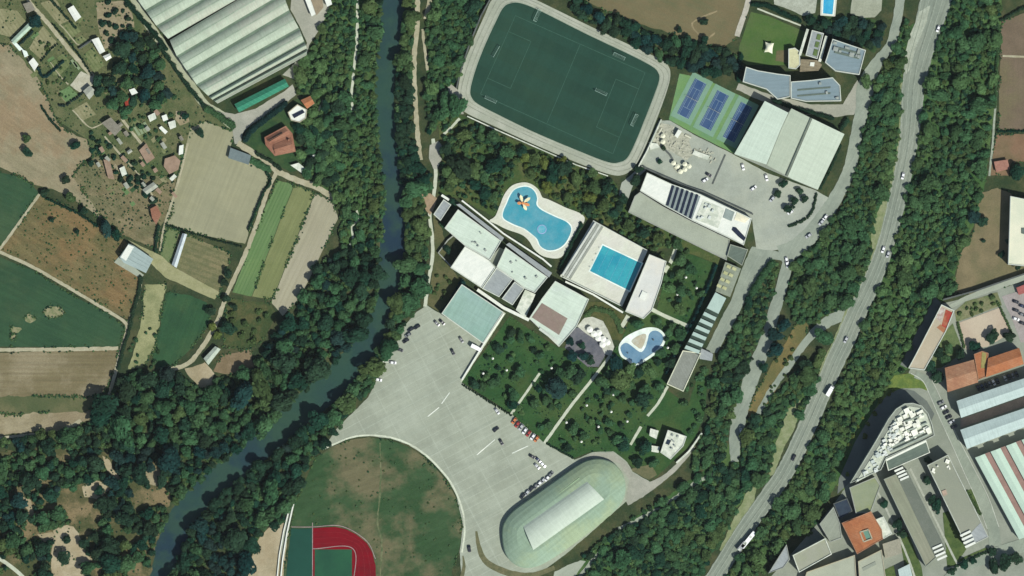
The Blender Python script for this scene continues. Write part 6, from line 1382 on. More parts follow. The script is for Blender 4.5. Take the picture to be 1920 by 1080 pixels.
singles = [((50, 261), 8, "olive", "round lone tree on the bare earth near its middle"), ((53, 287), 9, "dark", "lone tree just below another on the bare earth"), ((142, 273), 9, "dark", "lone dark tree between bare earth and allotments"), ((171, 306), 6, "dark", "small dark tree at the bare earth's edge"), ((123, 336), 8, "dark", "dark twin tree low on the bare earth"),
    ((133, 371), 10, "olive", "olive tree on the path corner below the bare earth"), ((156, 395), 8, "dark", "small dark tree on the track by the rusty field"), ((84, 362), 7, "dark", "dark bush like tree at the field corner"), ((98, 412), 5, "dark", "tiny dark tree inside the rusty field near its pink spot"), ((144, 434), 5, "dark", "tiny dark tree in the middle of the rusty field"),
    ((200, 428), 13, "blue", "bluish tree clump above the white barn"), ((218, 440), 10, "dark", "dark tree between tree clump and white barn"), ((66, 38), 12, "blue", "round blue green tree beside the dusty track"), ((348, 218), 7, "dark", "small round tree ringed by bare soil"), ((375, 250), 9, "dark", "pointed dark tree beside the stubble field's yard"),
    ((428, 512), 8, "dark", "dark round tree by the kitchen garden corner"), ((422, 530), 8, "dark", "dark tree lowest beside the kitchen garden"), ((395, 585), 9, "dark", "dark tree between farm track and green rounded field"), ((398, 612), 8, "yellow", "yellow green tree beside the farm track"), ((408, 628), 8, "yellow", "yellowish tree just above the farm shed"), ((428, 618), 13, "dark", "dark broad tree above the farm shed"), ((424, 560), 8, "dark", "dark tree at the foot of the strip crops"), ((440, 576), 7, "dark", "small dark tree in the scrubby olive plot"),
    ((196, 778), 22, "dark", "big dark tree at the corner of the riverside wood"), ((212, 800), 16, "light", "light green tree beside the big dark corner tree"),
    ((120, 1047), 13, "dark", "dark round tree inside the largest sandy clearing"), ((126, 1012), 8, "dark", "smaller dark tree inside the largest sandy clearing"), ((158, 1018), 10, "dark", "dark tree on the rim of the largest sandy clearing"), ((186, 922), 9, "dark", "reddish dark tree in the fan shaped clearing"), ((222, 910), 11, "dark", "dark tree at the end of the winding clearing"), ((302, 905), 11, "dark", "dark tree in the clearing nearest the river"),
    ((865, 312), 20, "dark", "large dark tree with a wide shadow in the park"), ((888, 318), 15, "olive", "olive tree beside the large dark park tree"), ((922, 312), 15, "dark", "dark cluster tree in the middle of the park"), ((908, 362), 13, "dark", "dark tree between footpath and leisure pool"), ((938, 302), 10, "dark", "dark tree on the park side of the running track"), ((848, 382), 9, "dark", "small dark tree at the sports centre's tip"), ((842, 352), 10, "olive", "small olive tree above the sports centre"),
    ((855, 200), 20, "mid", "broad green tree at the running track's corner"), ((832, 208), 14, "mid", "green tree beside the river path at the track corner"), ((984, 296), 10, "yellow", "yellow green tree at the park's upper edge"), ((1002, 300), 11, "olive", "olive tree below the running track straight"), ((1020, 306), 12, "yellow", "yellowish tree below the running track straight"), ((1036, 324), 16, "dark", "large dark tree above the leisure pool deck"), ((1060, 318), 14, "dark", "dark tree next to the largest one above the pool"), ((1080, 338), 13, "olive", "olive tree above the leisure pool's far end"), ((1112, 350), 13, "olive", "olive tree on the slope near the track"), ((1135, 352), 11, "dark", "dark tree nearest the track's lower bend"),
    ((1104, 392), 11, "dark", "dark tree just above the swimming pool terrace"), ((1130, 384), 12, "olive", "olive tree between terrace roof and pool"), ((1150, 400), 10, "dark", "dark tree beside the grey roof terrace"), ((1168, 372), 9, "dark", "dark tree in the notch beside the clubhouse"), ((1163, 388), 8, "dark", "dark bush like tree below the clubhouse notch"), ((1192, 338), 11, "dark", "dark tree at the white clubhouse end"), ((1196, 318), 8, "dark", "dark tree at the plaza corner by the clubhouse"), ((1206, 436), 10, "dark", "dark tree along the roof terrace near the pool"), ((1235, 448), 11, "olive", "olive tree along the roof terrace's lower wall"), ((1180, 425), 11, "olive", "olive tree between pool terrace and roof terrace"),
    ((1045, 728), 20, "blue", "large bluish tree in the middle of the shady lawn"), ((1085, 706), 14, "dark", "dark tree beside the long white path"), ((1075, 668), 10, "blue", "bluish tree shading the mauve terrace"), ((1095, 668), 9, "blue", "small bluish tree on the mauve terrace"), ((1070, 640), 8, "blue", "bluish tree at the mauve terrace's upper corner"), ((1108, 676), 8, "dark", "dark tree at the mauve terrace's lowest corner"), ((1090, 648), 7, "dark", "dark tree in the middle of the mauve terrace"), ((1155, 678), 14, "blue", "bluish tree beside the paddling pool"), ((1162, 712), 20, "olive", "broad olive tree below the paddling pool"), ((1205, 750), 14, "dark", "dark tree in the lawn below the paddling pool"), ((1200, 700), 9, "dark", "dark slender tree beside the pergola"), ((838, 467), 8, "dark", "small round tree in the walled courtyard"), ((1170, 836), 13, "dark", "dark tree where two white paths end"), ((1208, 838), 12, "dark", "dark tree beside the small white hut"), ((1196, 868), 10, "dark", "dark tree at the narrow lane"), ((1065, 842), 8, "dark", "dark tree at the lawn's lowest corner"), ((1225, 868), 9, "mid", "green tree on the lane corner"),
    ((1468, 345), 8, "dark", "dark plaza tree at the sports hall's front"), ((1458, 362), 7, "dark", "second plaza tree below the sports hall"), ((1499, 358), 7, "dark", "dark plaza tree near the sports hall's lower corner"), ((1490, 377), 8, "dark", "dark plaza tree by the hedge"), ((1479, 392), 8, "dark", "lowest dark plaza tree above the curved hedge"), ((1508, 374), 7, "dark", "plaza tree tucked at the hedge's top"), ((1236, 303), 5, "dark", "tiny round tree alone on the plaza"), ((1244, 277), 5, "dark", "tiny tree on the stone terrace"),
    ((1623, 152), 12, "olive", "round tree on the traffic island"), ((1648, 182), 11, "dark", "dark tree at the edge of the traffic island"), ((1545, 632), 17, "mid", "round green tree between slip road and highway"), ((1450, 628), 14, "blue", "bluish tree overhanging the side road"), ((1452, 655), 13, "blue", "second bluish tree overhanging the side road"), ((1430, 688), 9, "dark", "dark tree beside the side road's bend"), ((1512, 686), 12, "dark", "dark tree at the highway's river side verge"), ((1500, 700), 10, "dark", "second dark tree at the highway verge"), ((1470, 610), 12, "blue", "bluish tree across the side road near the rusty verge"),
    ((1862, 632), 12, "dark", "dark purple tree on the pink school yard"), ((1827, 649), 11, "dark", "dark tree at the pink yard's lower corner"), ((1891, 630), 11, "dark", "dark tree between pink yard and car yard"), ((1742, 688), 12, "dark", "large dark tree at the foot of the sports deck"), ((1760, 664), 11, "dark", "dark tree halfway down beside the sports deck"), ((1772, 672), 10, "mid", "green tree beside the orange school wing"), ((1758, 706), 12, "dark", "dark tree between street and orange school"), ((1800, 664), 10, "dark", "dark tree above the faded orange roof"), ((1778, 652), 9, "mid", "small green tree in the grassy wedge"),
    ((1658, 945), 8, "dark", "dark egg shaped tree beside the long hall"), ((1684, 982), 11, "dark", "dark tree between orange roof and long hall"), ((1692, 1000), 8, "dark", "smaller dark tree below its neighbour beside the long hall"), ((1757, 950), 11, "dark", "dark tree between the two long halls"), ((1748, 938), 8, "dark", "second dark tree between the two long halls"), ((1738, 900), 8, "dark", "dark tree near the broad hall's upper end"), ((1740, 862), 7, "dark", "dark tree tucked below the curved building"), ((1861, 1036), 8, "dark", "round dark tree at the street crossing"), ((1808, 1058), 9, "dark", "dark tree in the hedge bed along the lower street"), ((1824, 1050), 7, "dark", "smaller tree in the hedge bed along the lower street"), ((1636, 1044), 5, "dark", "tiny tree below the orange roofed building"), ((1785, 1070), 8, "dark", "dark tree at the lower street's end"), ((1885, 1055), 14, "dark", "dark tree clump at the bottom corner street"), ((1862, 1062), 12, "dark", "dark tree beside the corner clump"), ((1905, 1046), 12, "dark", "dark tree closing the corner clump"),
    ((1318, 42), 7, "dark", "small dark tree high on the dry meadow"), ((1321, 75), 8, "dark", "small dark tree low on the dry meadow"), ((1274, 57), 6, "dark", "tiny dark tree at the dry meadow's hedge"), ((1348, 92), 7, "dark", "small dark tree near the hotel lawn corner"), ((1333, 100), 7, "dark", "dark tree below the meadow edge"), ((1340, 135), 11, "dark", "dark tree at the tennis court's top corner"), ((1300, 150 - 40), 11, "dark", "dark tree above the tennis courts"),
    ((1842, 415), 10, "dark", "dark tree on the rough earth slope"), ((1826, 410), 12, "blue", "bluish tree at the wood's edge on the rough earth"), ((1844, 452), 4, "dark", "tiny bush like tree on the rough earth"), ((1890, 452), 6, "dark", "small tree at the large white roof's wall"), ((1878, 476), 6, "dark", "small tree below the one at the white roof"), ((1912, 488), 14, "dark", "dark tree at the corner of the large white roof"), ((1905, 325), 14, "dark", "dark tree in the plot below the mauve field")]
for p, r, t, lab in singles: tree(p, r, t, lab, None, .8)

def field_noise(x, y, k, s): return mnoise.noise(Vector((x * k, y * k, s)))
def grove_tone(x, y, tones):
    """neighbouring trees tend to be of one kind, so tone drifts across a wood"""
    ts = sorted(tones, key=lambda t: TONES[t][1]); v = .5 + field_noise(x, y, .011, 2.2) * .75 + R.gauss(0, .17)
    return ts[max(0, min(len(ts) - 1, int(v * len(ts))))]
def poisson(poly, gap, rmin, rmax, n_try=5000, bias=1.4, avoid=None, pad=.55):
    xs = [p[0] for p in poly]; ys = [p[1] for p in poly]; out = []
    for _ in range(n_try):
        x, y = R.uniform(min(xs), max(xs)), R.uniform(min(ys), max(ys))
        if not inside(x, y, poly): continue
        r = rmin + (rmax - rmin) * min(1, max(0, R.random() ** bias * (1 + 1.3 * field_noise(x, y, .014, 7.7))))
        if any((x - a) ** 2 + (y - b) ** 2 < (gap * (r + c)) ** 2 for a, b, c in out): continue
        if avoid is not None and blocked(x, y, r * pad): continue
        out.append((x, y, r))
    return out
BOX = [(min(p[0] for p in e), max(p[0] for p in e), min(p[1] for p in e), max(p[1] for p in e)) for e in EXCL]
def blocked(x, y, r):
    for k in range(9):
        px, py = (x, y) if k == 8 else (x + r * math.cos(k * .785), y + r * math.sin(k * .785))
        for e, b in zip(EXCL, BOX):
            if b[0] <= px <= b[1] and b[2] <= py <= b[3] and inside(px, py, e): return True
    return False

WOODS = [   # outline, gap, rmin, rmax, tones, where
    ([(-30, 824), (60, 818), (140, 806), (168, 780), (200, 745), (222, 715), (240, 702), (300, 700), (345, 702), (380, 728), (412, 706), (440, 704), (474, 692), (496, 652), (540, 604), (564, 575), (590, 500), (636, 470), (700, 455), (720, 520), (706, 590), (672, 650), (634, 690), (590, 735), (545, 775), (485, 825), (420, 880), (360, 930), (326, 980), (300, 1030), (276, 1110), (-30, 1110)], .78, 11, 20, ("dark", "dark", "mid", "mid", "blue", "olive"), "the dense wood inside the river bend"),
    ([(600, 842), (578, 866), (560, 912), (548, 950), (528, 978), (500, 992), (480, 1012), (462, 1050), (450, 1110), (312, 1110), (338, 1040), (360, 990), (400, 940), (460, 890), (520, 850), (560, 815), (610, 778), (640, 770), (636, 800)], .78, 11, 18, ("dark", "dark", "mid", "blue"), "the wood between river and round field"),
    ([(622, -30), (726, -30), (722, 60), (712, 120), (708, 200), (712, 290), (722, 360), (722, 455), (640, 465), (636, 390), (634, 372), (600, 350), (566, 330), (566, 300), (580, 240), (600, 200), (596, 182), (556, 176), (560, 130), (600, 66)], .95, 6, 12, ("mid", "light", "olive", "mid", "light"), "the wood on the river's west bank"),
    ([(760, -30), (776, -30), (776, 60), (770, 120), (770, 250), (786, 310), (800, 330), (804, 362), (790, 370), (800, 420), (803, 480), (796, 540), (786, 575), (760, 605), (735, 645), (712, 690), (698, 725), (680, 745), (650, 772), (628, 790), (610, 790), (650, 730), (700, 660), (730, 600), (750, 540), (760, 470), (756, 380), (750, 310), (742, 250), (744, 150), (752, 80)], .72, 9, 16, ("dark", "mid", "dark", "olive"), "the tree belt on the river's east bank"),
    ([(810, -30), (918, -30), (880, 80), (858, 150), (838, 170), (838, 212), (806, 252), (800, 180), (806, 120), (800, 50)], .82, 7, 13, ("mid", "mid", "dark", "light"), "the grove between river path and oval track"),
    ([(1618, 200), (1650, 150), (1690, 60), (1700, 30), (1704, 60), (1696, 140), (1690, 230), (1684, 300), (1660, 380), (1644, 440), (1622, 510), (1600, 570), (1560, 590), (1520, 610), (1490, 604), (1474, 560), (1486, 500), (1540, 440), (1590, 370), (1610, 300)], .74, 7, 13, ("mid", "light", "olive", "mid"), "the belt between access road and highway"),
    ([(1424, 490), (1462, 490), (1452, 545), (1440, 590), (1424, 636), (1400, 690), (1384, 740), (1370, 790), (1362, 840), (1340, 880), (1300, 880), (1302, 840), (1330, 790), (1334, 730), (1342, 680), (1376, 620), (1400, 570)], .82, 6, 12, ("mid", "dark", "olive", "mid", "light"), "the slope between pergola and side road"),
    ([(1500, 700), (1540, 660), (1550, 680), (1500, 780), (1460, 860), (1430, 900), (1404, 912), (1370, 980), (1330, 1050), (1290, 1110), (1010, 1110), (1050, 1080), (1110, 1030), (1190, 970), (1260, 930), (1310, 890), (1376, 870), (1400, 800), (1450, 740)], .72, 8, 14, ("mid", "dark", "mid", "olive"), "the wood along the lower highway"),
    ([(1792, -30), (1860, -30), (1880, 10), (1868, 40), (1862, 160), (1850, 330), (1838, 360), (1822, 420), (1798, 476), (1780, 552), (1764, 568), (1740, 620), (1700, 690), (1670, 712), (1640, 780), (1600, 860), (1570, 915), (1530, 985), (1470, 1020), (1420, 1080), (1350, 1110), (1340, 1110), (1400, 1020), (1460, 940), (1520, 840), (1560, 750), (1600, 660), (1640, 560), (1680, 450), (1700, 370), (1724, 240), (1740, 120), (1766, 60)], .82, 7, 14, ("light", "mid", "mid", "olive", "light", "mid"), "the long wood between highway and town"),
]
cand = []
for wi, (poly, gap, r0, r1, tones, where) in enumerate(WOODS):
    for x, y, r in poisson(poly, gap * .94, r0 * .6, r1 * 1.2, 16000, 1.4, True, .3):
        if wi == 0 and x < 340 and y > 840 and field_noise(x, y, .028, 4.4) > .2: continue      # bare sandy gaps in the lower wood
        if -14 < x < 1934 and -14 < y < 1094: cand.append((r, x, y, grove_tone(x, y, tones), wi))
gard = [([(228, 60), (256, 60), (282, 70), (300, 110), (310, 150), (320, 190), (300, 200), (270, 190), (240, 210), (214, 200), (206, 170), (180, 176), (176, 150), (212, 130), (226, 96)], .85, 9, 16, ("dark", "blue", "dark", "mid"), "the dark tree group among the allotments"),
        ([(1046, -20), (1086, -20), (1100, 6), (1190, 50), (1250, 66), (1330, 92), (1360, 96), (1380, 100), (1384, 130), (1340, 140), (1262, 116), (1180, 76), (1090, 34)], .8, 8, 13, ("dark", "dark", "mid", "blue"), "the tree belt above the football pitch"),
        ([(560, 240), (606, 190), (640, 180), (636, 340), (600, 340), (566, 322), (562, 280)], .9, 7, 13, ("mid", "dark", "light"), "the grove beside the red roofed houses"),
        ([(1512, 36), (1640, 44), (1656, 50), (1640, 92), (1600, 74), (1556, 62), (1520, 50)], .85, 7, 12, ("dark", "dark", "blue"), "the garden behind the hotel")]
gc = []
for gi, (poly, gap, r0, r1, tones, where) in enumerate(gard):
    for x, y, r in poisson(poly, gap, r0, r1, 3000, 1.2, True): gc.append((r + 3, x, y, R.choice(tones), len(WOODS) + gi))
gard.append(([(980, 284), (1060, 304), (1150, 338), (1164, 368), (1174, 398), (1290, 456), (1262, 464), (1216, 468), (1112, 412), (1060, 384), (1030, 364), (1016, 346), (996, 336)], 1.7, 7, 13, ("olive", "dark", "mid", "yellow"), "the slope between running track and pools"))
gard.append(([(828, 224), (862, 220), (950, 262), (976, 296), (950, 344), (930, 396), (860, 366), (830, 350)], 2.3, 8, 13, ("mid", "dark", "olive"), "the park above the sports centre"))
for gi in (len(gard) - 2, len(gard) - 1):
    poly, gap, r0, r1, tones, where = gard[gi]
    for x, y, r in poisson(poly, gap, r0, r1, 2500, 1.2, True, .3):
        if all(math.dist((x, y), s_[0]) > (s_[1] + r) * .6 for s_ in singles): gc.append((r + 3, x, y, R.choice(tones), len(WOODS) + gi))
ALLW = [w[5] for w in WOODS] + [g[5] for g in gard]
park = [([(960, 604), (1046, 660), (1100, 700), (1070, 750), (1016, 818), (962, 766), (876, 712)], .95, 5, 9, "the lawn between car park and sports centre", 46), ([(1120, 716), (1160, 660), (1230, 690), (1244, 724), (1200, 790), (1160, 836), (1100, 836), (1040, 828)], .95, 5, 9, "the lawn below the paddling pool", 40),
        ([(1256, 480), (1330, 500), (1310, 570), (1290, 600), (1240, 580), (1246, 520)], 1.0, 5, 8, "the lawn beside the pool building", 16), ([(830, 226), (860, 222), (950, 262), (960, 300), (940, 340), (880, 350), (836, 340), (834, 290)], 1.0, 6, 9, "the park above the sports centre", 16),
        ([(1180, 606), (1250, 600), (1284, 620), (1260, 690), (1226, 690), (1250, 640), (1240, 616), (1200, 612)], 1.0, 5, 8, "the lawn around the paddling pool", 12)]
cand.sort(reverse=True)
taken = len(singles)
parks = []
for poly, gap, r0, r1, where, n in park:
    q = [c for c in poisson(poly, gap * .82, r0 * .75, r1 * 1.45, 3500, 1.35, True, .4) if all((c[0] - s_[0][0]) ** 2 + (c[1] - s_[0][1]) ** 2 > (s_[1] * .8) ** 2 for s_ in singles)][:n]
    parks.append((q, where))
for q, where in parks:
    for x, y, r in q:
        t = R.choice(("dark", "mid", "mid", "mid", "light"))
        w = {"dark": "dark", "mid": "green", "light": "pale green"}[t]
        tree((x, y), r, t, f"small {w} tree scattered over {where}", f"small {w} trees on {where}", .7, "park_tree")
N_IND = 300 - taken
gc.sort(reverse=True)
ind = gc[:80] + cand[:max(0, N_IND - len(gc[:80]))]
rest = cand[max(0, N_IND - len(gc[:80])):] + gc[80:]
word = {"dark": "dark green", "mid": "mid green", "olive": "olive green", "light": "light green", "yellow": "yellow green", "blue": "bluish green"}
for i, (r, x, y, t, wi) in enumerate(ind):
    if wi >= len(WOODS): r -= 3
    big = "tall" if r > 16.5 else "broad" if r > 12 else "small"
    lab = f"{big} {word[t]} tree in {ALLW[wi]}"
    tree((x, y), r, t, lab, f"{big} {word[t]} trees in {ALLW[wi]}", 1.15 if wi < 2 else .62)
vs, cs = [], []
for i, (r, x, y, t, wi) in enumerate(rest):
    v, tone = TEMPL[i % len(TEMPL)]
    rm = r * S * 1.3; h = rm * (.85 if wi < 2 else .6); a = R.uniform(0, 6.28); ca, sa = math.cos(a), math.sin(a)
    w = W((x, y))
    k1 = R.uniform(.8, 1.22)
    q = np.empty_like(v); q[:, 0] = (v[:, 0] * k1 * ca - v[:, 1] / k1 * sa) * rm + w.x; q[:, 1] = (v[:, 0] * k1 * sa + v[:, 1] / k1 * ca) * rm + w.y; q[:, 2] = v[:, 2] * rm * (.85 if wi < 2 else .6) + h
    vs.append(q); cs.append(tone[:, None] * np.array(shade(t)[:3], np.float32)[None])
print("trees: individuals", len(ind) + taken, "park", sum(len(q) for q, _ in parks), "rest", len(rest))
if vs:
    o = link("woodland", quads_mesh("woodland", np.concatenate(vs), np.concatenate(cs)), None)
    o.color = (1, 1, 1, 1)
    tag(o, "smaller trees filling the dense riverside and roadside woods", "woodland", 'stuff')
# undergrowth filling the wood floors
vs, cs = [], []
for poly, *_ in [w for w in WOODS] + [g for g in gard]:
    n = int(abs(area(poly)) / 75); xs = [p[0] for p in poly]; ys = [p[1] for p in poly]; k = 0; tr = 0
    while k < n and tr < n * 6:
        tr += 1
        x, y = R.uniform(min(xs), max(xs)), R.uniform(min(ys), max(ys))
        if not (-10 < x < 1930 and -10 < y < 1090) or not inside(x, y, poly) or blocked(x, y, 3): continue
        if x < 340 and y > 840 and field_noise(x, y, .028, 4.4) > .14: continue
        v, tone = SMALL_T[R.randrange(len(SMALL_T))]
        rm = R.uniform(4, 8) * S; w = W((x, y)); a = R.uniform(0, 6.28); ca, sa = math.cos(a), math.sin(a)
        q = np.empty_like(v[:4 * 120]); u = v[:4 * 120]
        q[:, 0] = (u[:, 0] * ca - u[:, 1] * sa) * rm + w.x; q[:, 1] = (u[:, 0] * sa + u[:, 1] * ca) * rm + w.y; q[:, 2] = u[:, 2] * rm * .9 + rm * .6
        vs.append(q); cs.append(tone[:120, None] * np.array(shade(R.choice(("mid", "dark", "olive", "light")))[:3], np.float32)[None]); k += 1
o = link("undergrowth", quads_mesh("undergrowth", np.concatenate(vs), np.concatenate(cs)), None); o.color = (1, 1, 1, 1)
tag(o, "dense green undergrowth covering the floor of the woods", "undergrowth", 'stuff')

# shrubs and hedges
def hedge(pts, w, h, tone, lab):
    """a clipped row: one long body of leaf-sized faces"""
    line = smooth_line(pts, 4); vs, ts = [], []
    c = W(line[len(line) // 2])
    for i, p in enumerate(line):
        for k in range(2):
            v, tone_ = SMALL_T[(i + k) % len(SMALL_T)]
            r = w * S * .62 * R.uniform(.85, 1.15); q = W((p[0] + R.uniform(-1, 1), p[1] + R.uniform(-1, 1))) - c
            u = v[:4 * 110].copy(); u[:, 0] = u[:, 0] * r + q.x; u[:, 1] = u[:, 1] * r + q.y; u[:, 2] = u[:, 2] * h * .55 + h * .5
            vs.append(u); ts.append(tone_[:110])
    o = link("hedge", quads_mesh("hedge", np.concatenate(vs), np.repeat(np.concatenate(ts)[:, None], 3, 1)), None, None, c)
    o.color = shade(tone); tag(o, lab, "hedge")
for pts, w, h, t, lab in [
    ([(232, -6), (256, 24), (284, 56), (312, 92)], 9, 3, "dark", "dark hedge along the upper gravel lane"), ([(300, 86), (330, 130), (358, 168), (384, 200)], 8, 3, "dark", "dark hedge along the middle gravel lane"), ([(388, 204), (412, 218), (438, 236)], 12, 3.5, "mid", "green hedge at the end of the gravel lane"),
    ([(96, 0), (128, 36), (142, 52)], 5, 2, "dark", "thin dark hedge between two allotment plots"), ([(108, 84), (94, 94), (78, 114)], 4, 1.8, "dark", "thin hedge between dry plot and vegetable plot"), ([(100, 46), (140, 92), (172, 140)], 4, 1.6, "dark", "thin dark hedge along the dusty track"), ([(112, 198), (126, 196), (156, 174)], 5, 2, "blue", "bluish hedge around the pale green plot"), ([(60, 60), (36, 84)], 6, 1.8, "blue", "bluish hedge beside the long pale greenhouse"), ([(78, 200), (96, 226), (112, 244)], 5, 1.5, "dark", "dark weeds line on the bare tan earth"), ([(72, 128), (84, 144), (118, 116)], 6, 1.8, "blue", "bluish hedge behind the white hut"),
    ([(460, 262), (470, 246), (500, 222), (536, 194)], 12, 4, "blue", "tall dark hedge around the red house garden"), ([(482, 288), (510, 304), (526, 318)], 7, 2.5, "dark", "dark hedge between farm track and red house"), ([(500, 324), (508, 340), (494, 362), (480, 396), (466, 430)], 6, 2.2, "dark", "dark hedge between stubble field and farm track"), ([(474, 302), (490, 310), (504, 318)], 12, 2, "mid", "green hedge beside the grey flat shed"), ([(264, 520), (260, 550), (248, 590), (242, 620), (232, 652), (222, 690)], 8, 2, "dark", "dark hedge along the track by the large field"), ([(298, 424), (294, 440), (292, 470)], 7, 2.5, "dark", "dark hedge beside the pale grass plot"),
    ([(312, 421), (345, 432), (386, 445), (452, 462)], 4, 1.4, "dark", "thin hedge between stubble field and kitchen garden"), ([(80, 368), (112, 384), (150, 402), (182, 424)], 5, 1.8, "dark", "dark hedge along the top of the rusty field"), ([(1480, 424), (1510, 410), (1524, 392), (1530, 364)], 6, 1.6, "dark", "curved dark hedge enclosing the plaza trees"), ([(1412, 8), (1436, 10), (1462, 22), (1500, 40)], 9, 2.5, "dark", "dark hedge above the hotel lawn"), ([(1390, 104), (1384, 128), (1384, 150)], 9, 3, "dark", "dark hedge beside the hotel's lower corner"), ([(1562, 222), (1500, 205), (1450, 188)], 8, 3, "dark", "dark hedge behind the sports hall"), ([(1588, 226), (1578, 240)], 10, 3, "dark", "short dark hedge at the sports hall corner"), ([(1576, 272), (1556, 318), (1538, 352)], 6, 2.4, "dark", "dark hedge along the sports hall's road side"),
    ([(1342, 498), (1326, 540), (1300, 600), (1270, 656), (1250, 700)], 7, 3.2, "blue", "tall dark hedge along the pergola's lawn side"), ([(1448, 494), (1428, 520), (1410, 552)], 14, 4, "mid", "green hedge between service road and side road"), ([(1090, 420), (1072, 456), (1050, 504)], 7, 2.4, "dark", "dark hedge in place of the shade strip between the two pools"), ([(1118, 420), (1170, 446), (1208, 466)], 6, 2, "dark", "dark hedge above the swimming pool terrace"), ([(1814, 922), (1830, 950), (1838, 964)], 6, 1.5, "olive", "olive hedge beside the curving town street"), ([(1792, 1062), (1824, 1046), (1852, 1034)], 6, 1.5, "dark", "dark hedge along the lower street bed"), ([(1872, 46), (1868, 140), (1866, 200)], 6, 2, "mid", "green hedge along the mauve field's edge"), ([(1872, 246), (1920, 246)], 5, 1.6, "dark", "dark hedge below the mauve field"), ([(1876, 38), (1920, 14)], 6, 2, "dark", "dark hedge above the mauve field"), ([(1870, 566), (1884, 596), (1898, 626)], 5, 1.6, "olive", "olive hedge between pink yard and car yard"), ([(1796, 606), (1808, 650)], 6, 1.5, "olive", "olive hedge on the other side of the pink yard"),  # row between the pools stands in for the raised terrace's shade
    ([(868, 722), (910, 748), (958, 778)], 4, 1.2, "dark", "clipped hedge between car park and shady lawn"), ([(1026, 832), (1052, 846), (1074, 858)], 4, 1.2, "dark", "clipped hedge at the lawn's lower corner"), ([(826, 420), (848, 434), (866, 452)], 6, 1.8, "mid", "green hedge in the walled courtyard"), ([(868, 530), (850, 560), (832, 586)], 12, 4, "blue", "tall dark hedge beside the light teal roof"), ([(906, 560), (940, 580)], 5, 1.6, "dark", "dark hedge under the covered walkway"), ([(1100, 592), (1116, 580), (1150, 590), (1164, 620)], 10, 1.8, "olive", "olive hedge above the cafe terrace")]:
    hedge(pts, w, h, t, lab)
zones = [([(186, 2), (246, 4), (250, 48), (212, 84), (190, 88)], 14, 4, 8, "dark", "dark round bush on the sandy plot at the upper edge"), ([(270, 160), (330, 180), (360, 205), (300, 262), (250, 262), (220, 240)], 22, 4, 9, "mid", "green bush among the lower allotments"), ([(160, 240), (250, 300), (300, 340), (290, 380), (220, 330), (170, 290)], 34, 4, 9, "dark", "dark bush on the patchy dry ground"), ([(56, 40), (110, 90), (150, 130), (110, 190), (76, 130)], 14, 3, 6, "olive", "olive bush among the upper allotments"),
         ([(1560, 850), (1650, 736), (1690, 720), (1660, 750), (1590, 900)], 14, 4, 8, "yellow", "yellow green bush on the verge above the curved building"), ([(1790, 584), (1860, 556), (1872, 572), (1800, 600)], 10, 4, 7, "olive", "olive bush in the corner garden above the school yard"), ([(1636, 150), (1670, 100), (1690, 120), (1690, 240), (1640, 260), (1612, 330)], 16, 4, 8, "olive", "olive bush beside the access road"), ([(1440, 640), (1500, 610), (1480, 690), (1430, 770)], 12, 3, 7, "olive", "olive bush on the rusty verge"), ([(430, 570), (510, 580), (480, 650), (430, 640)], 12, 4, 8, "olive", "olive bush on the scrubby olive plot"), ([(1100, 360), (1160, 350), (1330, 470), (1300, 476), (1100, 400)], 18, 4, 7, "olive", "olive bush on the slope below the roof terrace"), ([(980, 286), (1060, 306), (1140, 336), (1160, 400), (1110, 400), (1030, 366), (1015, 345), (985, 330)], 26, 4, 9, "yellow", "yellow green bush on the park slope above the leisure pool"), ([(826, 230), (940, 260), (980, 300), (930, 380), (850, 350)], 18, 4, 8, "mid", "green bush in the park above the sports centre"), ([(1112, 420), (1200, 440), (1260, 462), (1260, 500), (1216, 468)], 8, 4, 7, "olive", "olive bush between swimming pool and roof terrace"), ([(820, 512), (850, 520), (840, 560), (812, 560)], 8, 4, 7, "olive", "olive bush in the scrubby garden"),
         ([(1290, 700), (1330, 690), (1320, 780), (1300, 820), (1270, 780)], 14, 4, 9, "mid", "green bush on the slope below the pergola"), ([(232, 650), (300, 600), (300, 690), (250, 700)], 12, 3, 6, "mid", "green bush around the straw coloured strip")]
for poly, n, r0, r1, t, lab in zones:
    q = poisson(poly, .8, r0, r1, 400, 1.2, None)[:n]
    for x, y, r in q: shrub((x, y), r, t, lab, lab.replace("bush", "bushes"))

# weeds and grass tufts along margins and rough plots
vs, cs = [], []
TUFT = crown_arrays(901, 26, 3, .7, .4)
HBOX = [(min(p[0] for p in e), max(p[0] for p in e), min(p[1] for p in e), max(p[1] for p in e)) for e in HARD]
def paved(x, y):
    return any(b[0] <= x <= b[1] and b[2] <= y <= b[3] and inside(x, y, e) for e, b in zip(HARD, HBOX))
def tuft(x, y, rm, t):
    if paved(x, y): return
    v, tone = TUFT; a = R.uniform(0, 6.28); ca, sa = math.cos(a), math.sin(a); w = W((x, y)); q = np.empty_like(v)
    q[:, 0] = (v[:, 0] * ca - v[:, 1] * sa) * rm + w.x; q[:, 1] = (v[:, 0] * sa + v[:, 1] * ca) * rm + w.y; q[:, 2] = v[:, 2] * rm * .6 + rm * .35
    vs.append(q); cs.append(tone[:, None] * np.array(shade(t)[:3], np.float32)[None])
for ob in list(COL.objects):
    if ob.get("category") == "field" and ob.get("kind") == "structure":
        V = ob.data.vertices
        for i in range(len(V)):
            for _ in range(3):
                p = V[i].co.lerp(V[(i + 1) % len(V)].co, R.random())
                px, py = p.x / S + 960 + R.gauss(0, 1.6), 540 - p.y / S + R.gauss(0, 1.6)
                if mnoise.noise(Vector((px * .03, py * .03, 5))) > -.05 and -5 < px < 1925 and -5 < py < 1085: tuft(px, py, R.uniform(.35, 1.0), R.choice(("mid", "olive", "dark", "light")))
